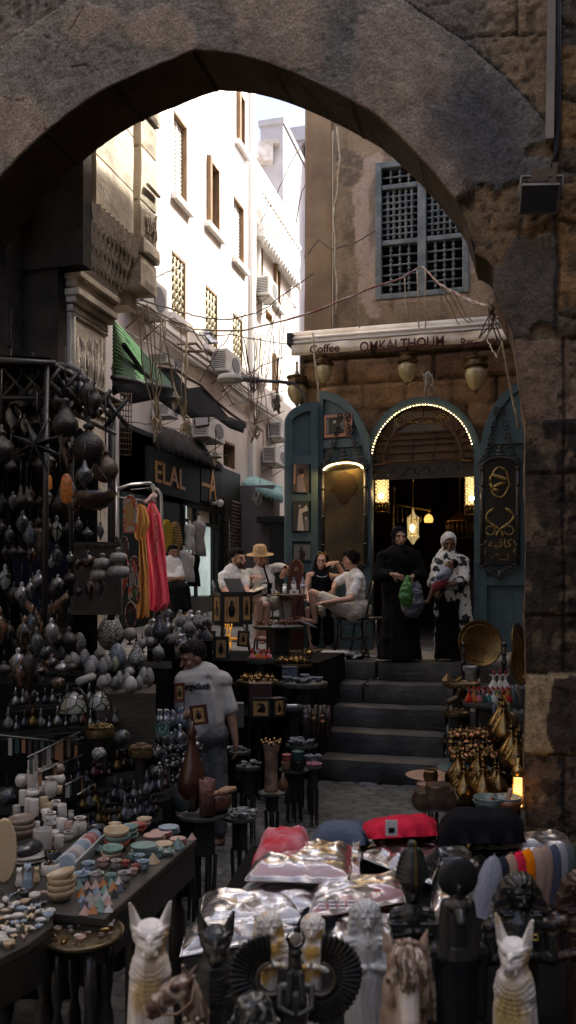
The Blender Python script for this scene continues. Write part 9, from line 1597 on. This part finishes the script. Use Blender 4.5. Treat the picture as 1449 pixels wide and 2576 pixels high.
def royfn(s,basec,ink,warm=None,st=1.0,f=4.2):
 def fn(p,n):
  h=0;t=0;cloth_=abs(p.x)>.66*s or p.z>.62*s
  if cloth_ and-2.5*s<p.z<1.3*s:
   q=sin((p.z+.25*abs(p.x))/s*f*3)if p.z<.62*s else sin(math.atan2(p.x,p.z-.1*s)*16)
   if q>.35:h-=.045*s;t=st*.55
  if n.y<-.2 and abs(p.x)<.62*s:
   for g in(-1,1):
    e=((p.x-g*.29*s)/(.2*s))**2+((p.z-.06*s)/(.075*s))**2
    if e<1:h-=.07*s*(1-e);t=max(t,.7*(1-e))
   if abs(p.z+.48*s)<.035*s and abs(p.x)<.22*s:t=max(t,.5)
  if n.y<-.1 and p.z<-2.6*s and p.z>-7*s:q=sin(p.x/s*14+sin(p.z/s*2)*2);h-=.03*s*(q>.5);t=max(t,st*.35*(q>.5))
  v=sm(.5,.72,.5+.5*hsh(p,.9/s));return h,mixc(mixc(basec,warm,v)if warm else basec,ink,min(t,1))
 return fn
for px,py,s,D_,lb,rz in[(678,2330,31,1.98,'honey and cream alabaster royal bust, the one nearer the black cat',.25),(786,2336,30,1.98,'honey and cream alabaster queen bust with smooth parted wig',-.15)]:
 mb=MB();nemes(mb,s,flare=.82 if rz>0 else .62,lap=rz>0,beard=0);bodymb(mb,s*.82,12*s,.85);statue('royal_bust',lb,px,py,D_,mb,SV_,royfn(s,(.72,.67,.6),(.33,.25,.17),(.58,.35,.08),.3),rz)
mb=MB();nemes(mb,36,flare=.78,lap=0,beard=1);bodymb(mb,33,430,.88);mb.cap((0,16,-140),(0,14,-400),56,50);statue('pharaoh_statue','cloudy grey alabaster pharaoh statue with crossed arms, beside the honey busts',921,2306,1.82,mb,SV_,royfn(36,(.52,.52,.51),(.22,.21,.2),(.5,.48,.44),.35),.1)
mb=MB();s=27;nemes(mb,s,flare=.2,lap=0);mb.lathe([(.95*s,.45*s),(1.25*s,1.2*s),(1.05*s,2.6*s),(.6*s,4.0*s),(.3*s,4.5*s)],n=20);mb.sph((0,0,4.6*s),(.5*s,.4*s,.4*s))
for g in(-1,1):mb.prism([(g*.9*s,1.2*s),(g*1.62*s,1.35*s),(g*1.5*s,2.4*s),(g*1.05*s,3.8*s),(g*.6*s,4.3*s)],-.2*s,.25*s,'y')
bodymb(mb,s*.95,17*s,1.05)
for q in range(3):mb.box((0,-.2*s,(-2.6-.5*q)*s),((4.6-q*.3)*s,1.6*s,.3*s))
def crfn(p,n):
 r=royfn(27,(.016,.018,.018),(.10,.08,.05),None,.8)(p,n)
 if p.z>1.2*27 and abs(p.x)>.85*27:q=sin(p.z*.55);return(-1.2*(q>.3),mixc((.016,.018,.018),(.07,.07,.065),.5*(q>.3)))
 if p.z>.7*27 and abs(p.x)<8 and p.x>2 and n.y<0:return(0,(.12,.08,.015))
 return r
statue('crowned_statue','black statue in a tall feathered crown standing behind the horse head',1037,2247,2.12,mb,SB_,crfn)
for px,py,s,lb in[(1309,2247,44,'black and gold pharaoh statue with a broad striped headcloth in front of the caps'),(1470,2240,44,'red brown pharaoh statue cut by the picture edge')]:
 mb=MB();nemes(mb,s,flare=1.02);bodymb(mb,s*.92,9.5*s,1.1);statue('pharaoh_statue',lb,px,py,2.1,mb,SB_,royfn(s,(.016,.016,.016)if px<1400 else(.035,.015,.012),(.12,.085,.035),None,.7,3.4))
mb=MB();s=38;mb.sph((0,5,44),(52,16,52),28,18);mb.sph((0,0,-28),(30,30,30));mb.cap((0,-26,-40),(0,-44,-52),17,13)
for g in(-1,1):mb.cap((g*26,4,-26),(g*34,-8,-150),19,22)
mb.cap((0,6,-50),(0,10,-150),34,44);mb.cap((-52,8,-140),(52,8,-140),22,22);mb.cap((0,10,-150),(0,10,-420),52,44);[mb.cap((g*62,8,-145),(g*58,0,-300),18,14)for g in(-1,1)];mb.cap((0,-14,-2),(0,-18,24),8,6);mb.box((0,10,-430),(110,90,20))
def dfn(p,n):
 t=0;h=0
 if-150<p.z<-36 and abs(p.x)>14:q=sin(p.x*1.2);h=-.9*(q>.4);t=.4*(q>.4)
 if-20<p.z<-4 and abs(p.x)<34:t=.5;h=-.6*(sin(p.x*.8)>0)
 if p.z<-200 and n.y<0:q=sin((p.x+.5*p.z)*.7);t=.3*(q>.6)
 return h,mixc((.012,.013,.014),(.10,.075,.05),t)
statue('disc_statue','black lion headed statue crowned with a big round sun disc',1152,2252,2.05,mb,SB_,dfn)
mb=MB();s=17;nemes(mb,s,flare=.1,lap=0,beard=0);mb.cap((0,6,-72),(0,6,-330),30,30);mb.cap((0,2,-16),(0,6,-60),11,13);mb.cap((-34,4,-44),(34,4,-44),13,13);[mb.cap((g*14,-14,-2),(g*17,-22,-66),8,9)for g in(-1,1)];[mb.cap((g*40,2,-44),(g*40,-22,-82),10,8)for g in(-1,1)];[mb.cap((g*40,-22,-82),(g*8,-32,-96),8,7)for g in(-1,1)];mb.cap((0,0,18),(0,0,44),16,12);mb.box((0,6,-335),(90,80,16))
def ifn(p,n):
 q=sin(p.z*1.3)if abs(p.x)>9 and-70<p.z<0 else sin((p.x*1.1+p.z*.3));t=.45*(q>.5)*(p.z<-8);e=0
 for g in(-1,1):
  if((p.x-g*5)/4)**2+((p.z-1)/1.7)**2<1 and n.y<-.3:t=0;e=-1
 return-.7*(q>.5)*(p.z<-8)+e,mixc((.055,.055,.05)if abs(p.x)<12 and-20<p.z<12 else(.022,.023,.022),(.16,.14,.10),t)
og,k=statue('winged_statue','black winged goddess statue with curled feather wings and a pale disc on her head',744,2442,1.58,mb,SB_,ifn,vox=1.7)
child(og,MB().lathe([(15,-3),(16,0),(15,3)],(0,0,0),26,M=Mx.Translation((0,-4,82))@Mx.Rotation(R(90),4,'X')@Mx.Scale(.95,4)).sph((0,-5,82),(14,5,17)),'sun_disc',mat('disc_bone',(.30,.26,.21),.4),k)
child(og,MB().tube([(21*sin(a),-2,82-24*cos(a))for a in[-2.6+.4*j for j in range(14)]],[1.5+3*abs(cos(j/13*PI-PI/2))for j in range(14)],8).tube([(0,-2,100),(0,-2,110)],6,6).lathe([(13,38),(17,46),(10,56)],(0,-2,0),14),'horns',mat('wing_black',(.008,.008,.007),.45,col2=(.035,.03,.024),scale=40,con=(.5,.7)),k)
for g in(-1,1):
 m_=MB();mt=MB();n=25;cxw,czw=(g*62,-18)
 for layer,(r0,r1)in enumerate([(34,62),(58,98)]):
  for j in range(n):
   a0=R(95+(200*j/n));a=a0 if g<0 else PI-a0;ex=1.0+.12*sin(a0);d=V((cos(a),0,sin(a)));c0=V((cxw+d.x*r0*ex,3-layer*3,czw+d.z*r0*1.08));c1=V((cxw+d.x*r1*ex,0-layer*3,czw+d.z*r1*1.08));w_=(6.4,11)[layer]
   u=V((-d.z,0,d.x));m_.cap(c0,c1,w_*.62,w_*.72,7)
   if layer and j<11:mt.sph(c1+d*2,(5.2,4,5),6,5)
 child(og,m_,'wing',MC['wing_black'],k);child(og,mt,'wing_tips',mat('tip_tan',(.24,.155,.10),.6),k);m_=MB();pts=[V((cxw+(36*cos(a)),-8,czw+40*sin(a)))for a in[(R(95+200*j/16)if g<0 else PI-R(95+200*j/16))for j in range(17)]];m_.tube(pts,5,6);child(og,m_,'wing_bone',mat('bone_brown',(.07,.055,.04),.5),k)
mb=MB();mb.cap((0,4,0),(0,-50,-110),40,27);mb.cap((0,-50,-110),(0,-62,-190),27,24);mb.cap((0,48,-20),(0,76,-260),42,72);mb.sph((0,10,4),(50,44,40));mb.cap((0,-30,-30),(0,-66,-170),17,14)
for g in(-1,1):
 mb.sph((g*40,-12,-34),(15,17,14));mb.sph((g*40,8,-70),(20,36,44));[mb.cap((g*(44+q*3),16,34+q*11),(g*(46+q*3),15,45+q*11),15-q*3.2,13-q*3.2)for q in range(4)]
mb.box((0,60,-330),(150,150,120))
def hfn(p,n):
 t=0;h=0
 for g in(-1,1):
  e=((p.x-g*47)/10)**2+((p.z+34)/6)**2+((p.y+16)/14)**2
  if e<1.2:t=.95;h=-1.5
 v=.5+.5*hsh(p,.03);sd=sm(14,34,abs(p.x));return h,mixc(mixc((.68,.60,.51),(.24,.12,.055),sd*(.45+.5*v)),(.02,.012,.01),t)
oh,k=statue('horse_statue','cream and brown painted horse head bust with a curling forelock',1022,2424,1.5,mb,SV_,hfn,vox=2.4)
hm=[mat('mane_cream',(.58,.48,.38),.4,col2=(.12,.065,.035),scale=60,con=(.4,.6),coat=.3),mat('mane_dark',(.10,.06,.04),.4,col2=(.3,.2,.12),scale=50,con=(.45,.65),coat=.3)]
for mi in(0,1):
 m_=MB();rn=random.Random(5+mi)
 for j in range(17):
  x0=rn.uniform(-22,22);x1=x0*1.5+rn.uniform(-26,26);L=rn.uniform(60,92);y0=6;sw=rn.uniform(-9,9);zt_=rn.uniform(38,54)
  m_.tube([(x0*(1-u)+x1*u+sw*sin(u*5),-18-32*sin(min(u*1.7,1.57))-u*10+abs(x1)*.35*u,zt_-L*u)for u in[q/8 for q in range(9)]],[3+5*sin(PI*min(u*1.0+.1,1))for u in[q/8 for q in range(9)]],7)
 for j in range(9):x=rn.uniform(44,80);m_.tube([(x-20*(1-u),10+20*u,20-170*u+8*sin(u*7+j))for u in[q/8 for q in range(9)]],[3+6*sin(PI*u)for u in[q/8 for q in range(9)]],6)
 for j in range(6):m_.sph((rn.uniform(-24,24),0,48+rn.uniform(-4,8)),(10,12,9),8,6)
 child(oh,m_,'mane',hm[mi],k)
mb=MB();mb.sph((12,0,0),(30,24,26));mb.cap((0,0,-6),(-36,-4,-26),22,17);mb.cap((-36,-4,-24),(-52,-6,-38),17,12);mb.sph((-50,-6,-44),(13,12,10));mb.cap((22,4,-4),(40,14,-60),24,26);mb.cap((40,14,-60),(10,24,-220),26,42);mb.cap((-26,-4,-40),(-44,-6,-50),11,9);mb.sph((2,-16,12),(14,9,8))
for y in(-14,14):mb.cap((28,y,18),(38,y*1.6,34),7,3)
mb.cap((20,0,26),(14,0,44),7,3);mb.box((20,20,-250),(110,90,60))
def cfn(p,n):
 v=.5+.5*hsh(p,.055);t=sm(.48,.6,v);e=((p.x-2)/8)**2+((p.z-4)/4)**2
 if e<1 and n.y<0:return-1.5,(.01,.008,.008)
 return 1.6*hsh(p,.09),mixc((.10,.05,.035),(.36,.29,.22),t)
o,k=statue('camel_statue','brown and white mottled camel head statuette in a rope bridle with bells',442,2486,1.52,mb,SV_,cfn,vox=1.9)
k*=1.28;o.data.transform(Mx.Scale(1.28,4))
child(o,MB().tube([(-28,-22,-2),(-32,-22,-20),(-24,-20,-42)],2.5,6).tube([(-24,-21,-42),(8,-28,-36),(34,-26,-14),(38,-20,14)],2.5,6).tube([(36,-14,24),(46,-16,-20),(50,-14,-70)],2.5,6),'bridle',mat('bridle_tan',(.26,.18,.12),.6),k);m_=MB();[m_.sph((22+8*j,-30,-46-12*(j%3)),4.5,8,6)for j in range(5)];child(o,m_,'bells',mat('bell_pale',(.4,.35,.26),.4,.4),k)
mb=MB();rn=random.Random(12);mb.cap((0,0,-20),(10,20,-200),50,80)
for j in range(46):a=rn.uniform(-1,1);z=rn.uniform(-150,34);x=a*(28+(34-z)*.55);mb.cap((x,-44+abs(a)*26-(34-z)*.12,z),(x+rn.uniform(-12,12),-46+abs(a)*24-(34-z)*.12,z-rn.uniform(8,24)),rn.uniform(4,8),rn.uniform(3,6))
statue('rough_statue','rough dark grey carved stone with curling relief between the camel and the winged goddess',640,2525,1.5,mb,SB_,lambda p,n:(4*hsh(p,.07),mixc((.02,.024,.022),(.20,.19,.16),sm(.5,.68,.5+.5*hsh(p,.05))*(n.z>-.1))),vox=2.4)
cd=bpy.data.cameras.new('camera');cam=bpy.data.objects.new('camera',cd);COL.objects.link(cam)
cam.location=(0,0,E);cam.rotation_euler=(R(90),0,TH);cd.sensor_fit='VERTICAL';cd.sensor_height=36;cd.lens=850/1024*36
cd.shift_y=(587.1-512)/1024;cd.clip_end=400;cd.clip_start=.05
cd.dof.use_dof=True;cd.dof.focus_distance=10;cd.dof.aperture_fstop=5.6
SC.camera=cam
w=bpy.data.worlds.new('World');SC.world=w;w.use_nodes=True
bg=w.node_tree.nodes['Background'];sk=w.node_tree.nodes.new('ShaderNodeTexSky');sk.sky_type='NISHITA';sk.sun_disc=False
SD=V((.60,.28,.86)).normalized()
sk.sun_elevation=math.asin(SD.z);sk.sun_rotation=math.atan2(SD.x,SD.y);sk.dust_density=5;sk.air_density=.55;sk.ozone_density=0
w.node_tree.links.new(sk.outputs[0],bg.inputs[0]);bg.inputs[1].default_value=SKY
sl=bpy.data.lights.new('sun','SUN');sl.energy=SUN;sl.angle=R(.5);sl.color=(1,.93,.82)
so=bpy.data.objects.new('sun',sl);COL.objects.link(so);so.rotation_euler=SD.to_track_quat('Z','Y').to_euler()
SC.view_settings.view_transform='Standard';SC.view_settings.look='None';SC.view_settings.exposure=EXPO;SC.view_settings.gamma=1
SC.cycles.use_denoising=True;SC.cycles.max_bounces=7;SC.cycles.diffuse_bounces=4;SC.cycles.glossy_bounces=3;SC.cycles.transmission_bounces=6;SC.cycles.transparent_max_bounces=8
SC.cycles.caustics_reflective=False;SC.cycles.caustics_refractive=False;SC.cycles.sample_clamp_indirect=4
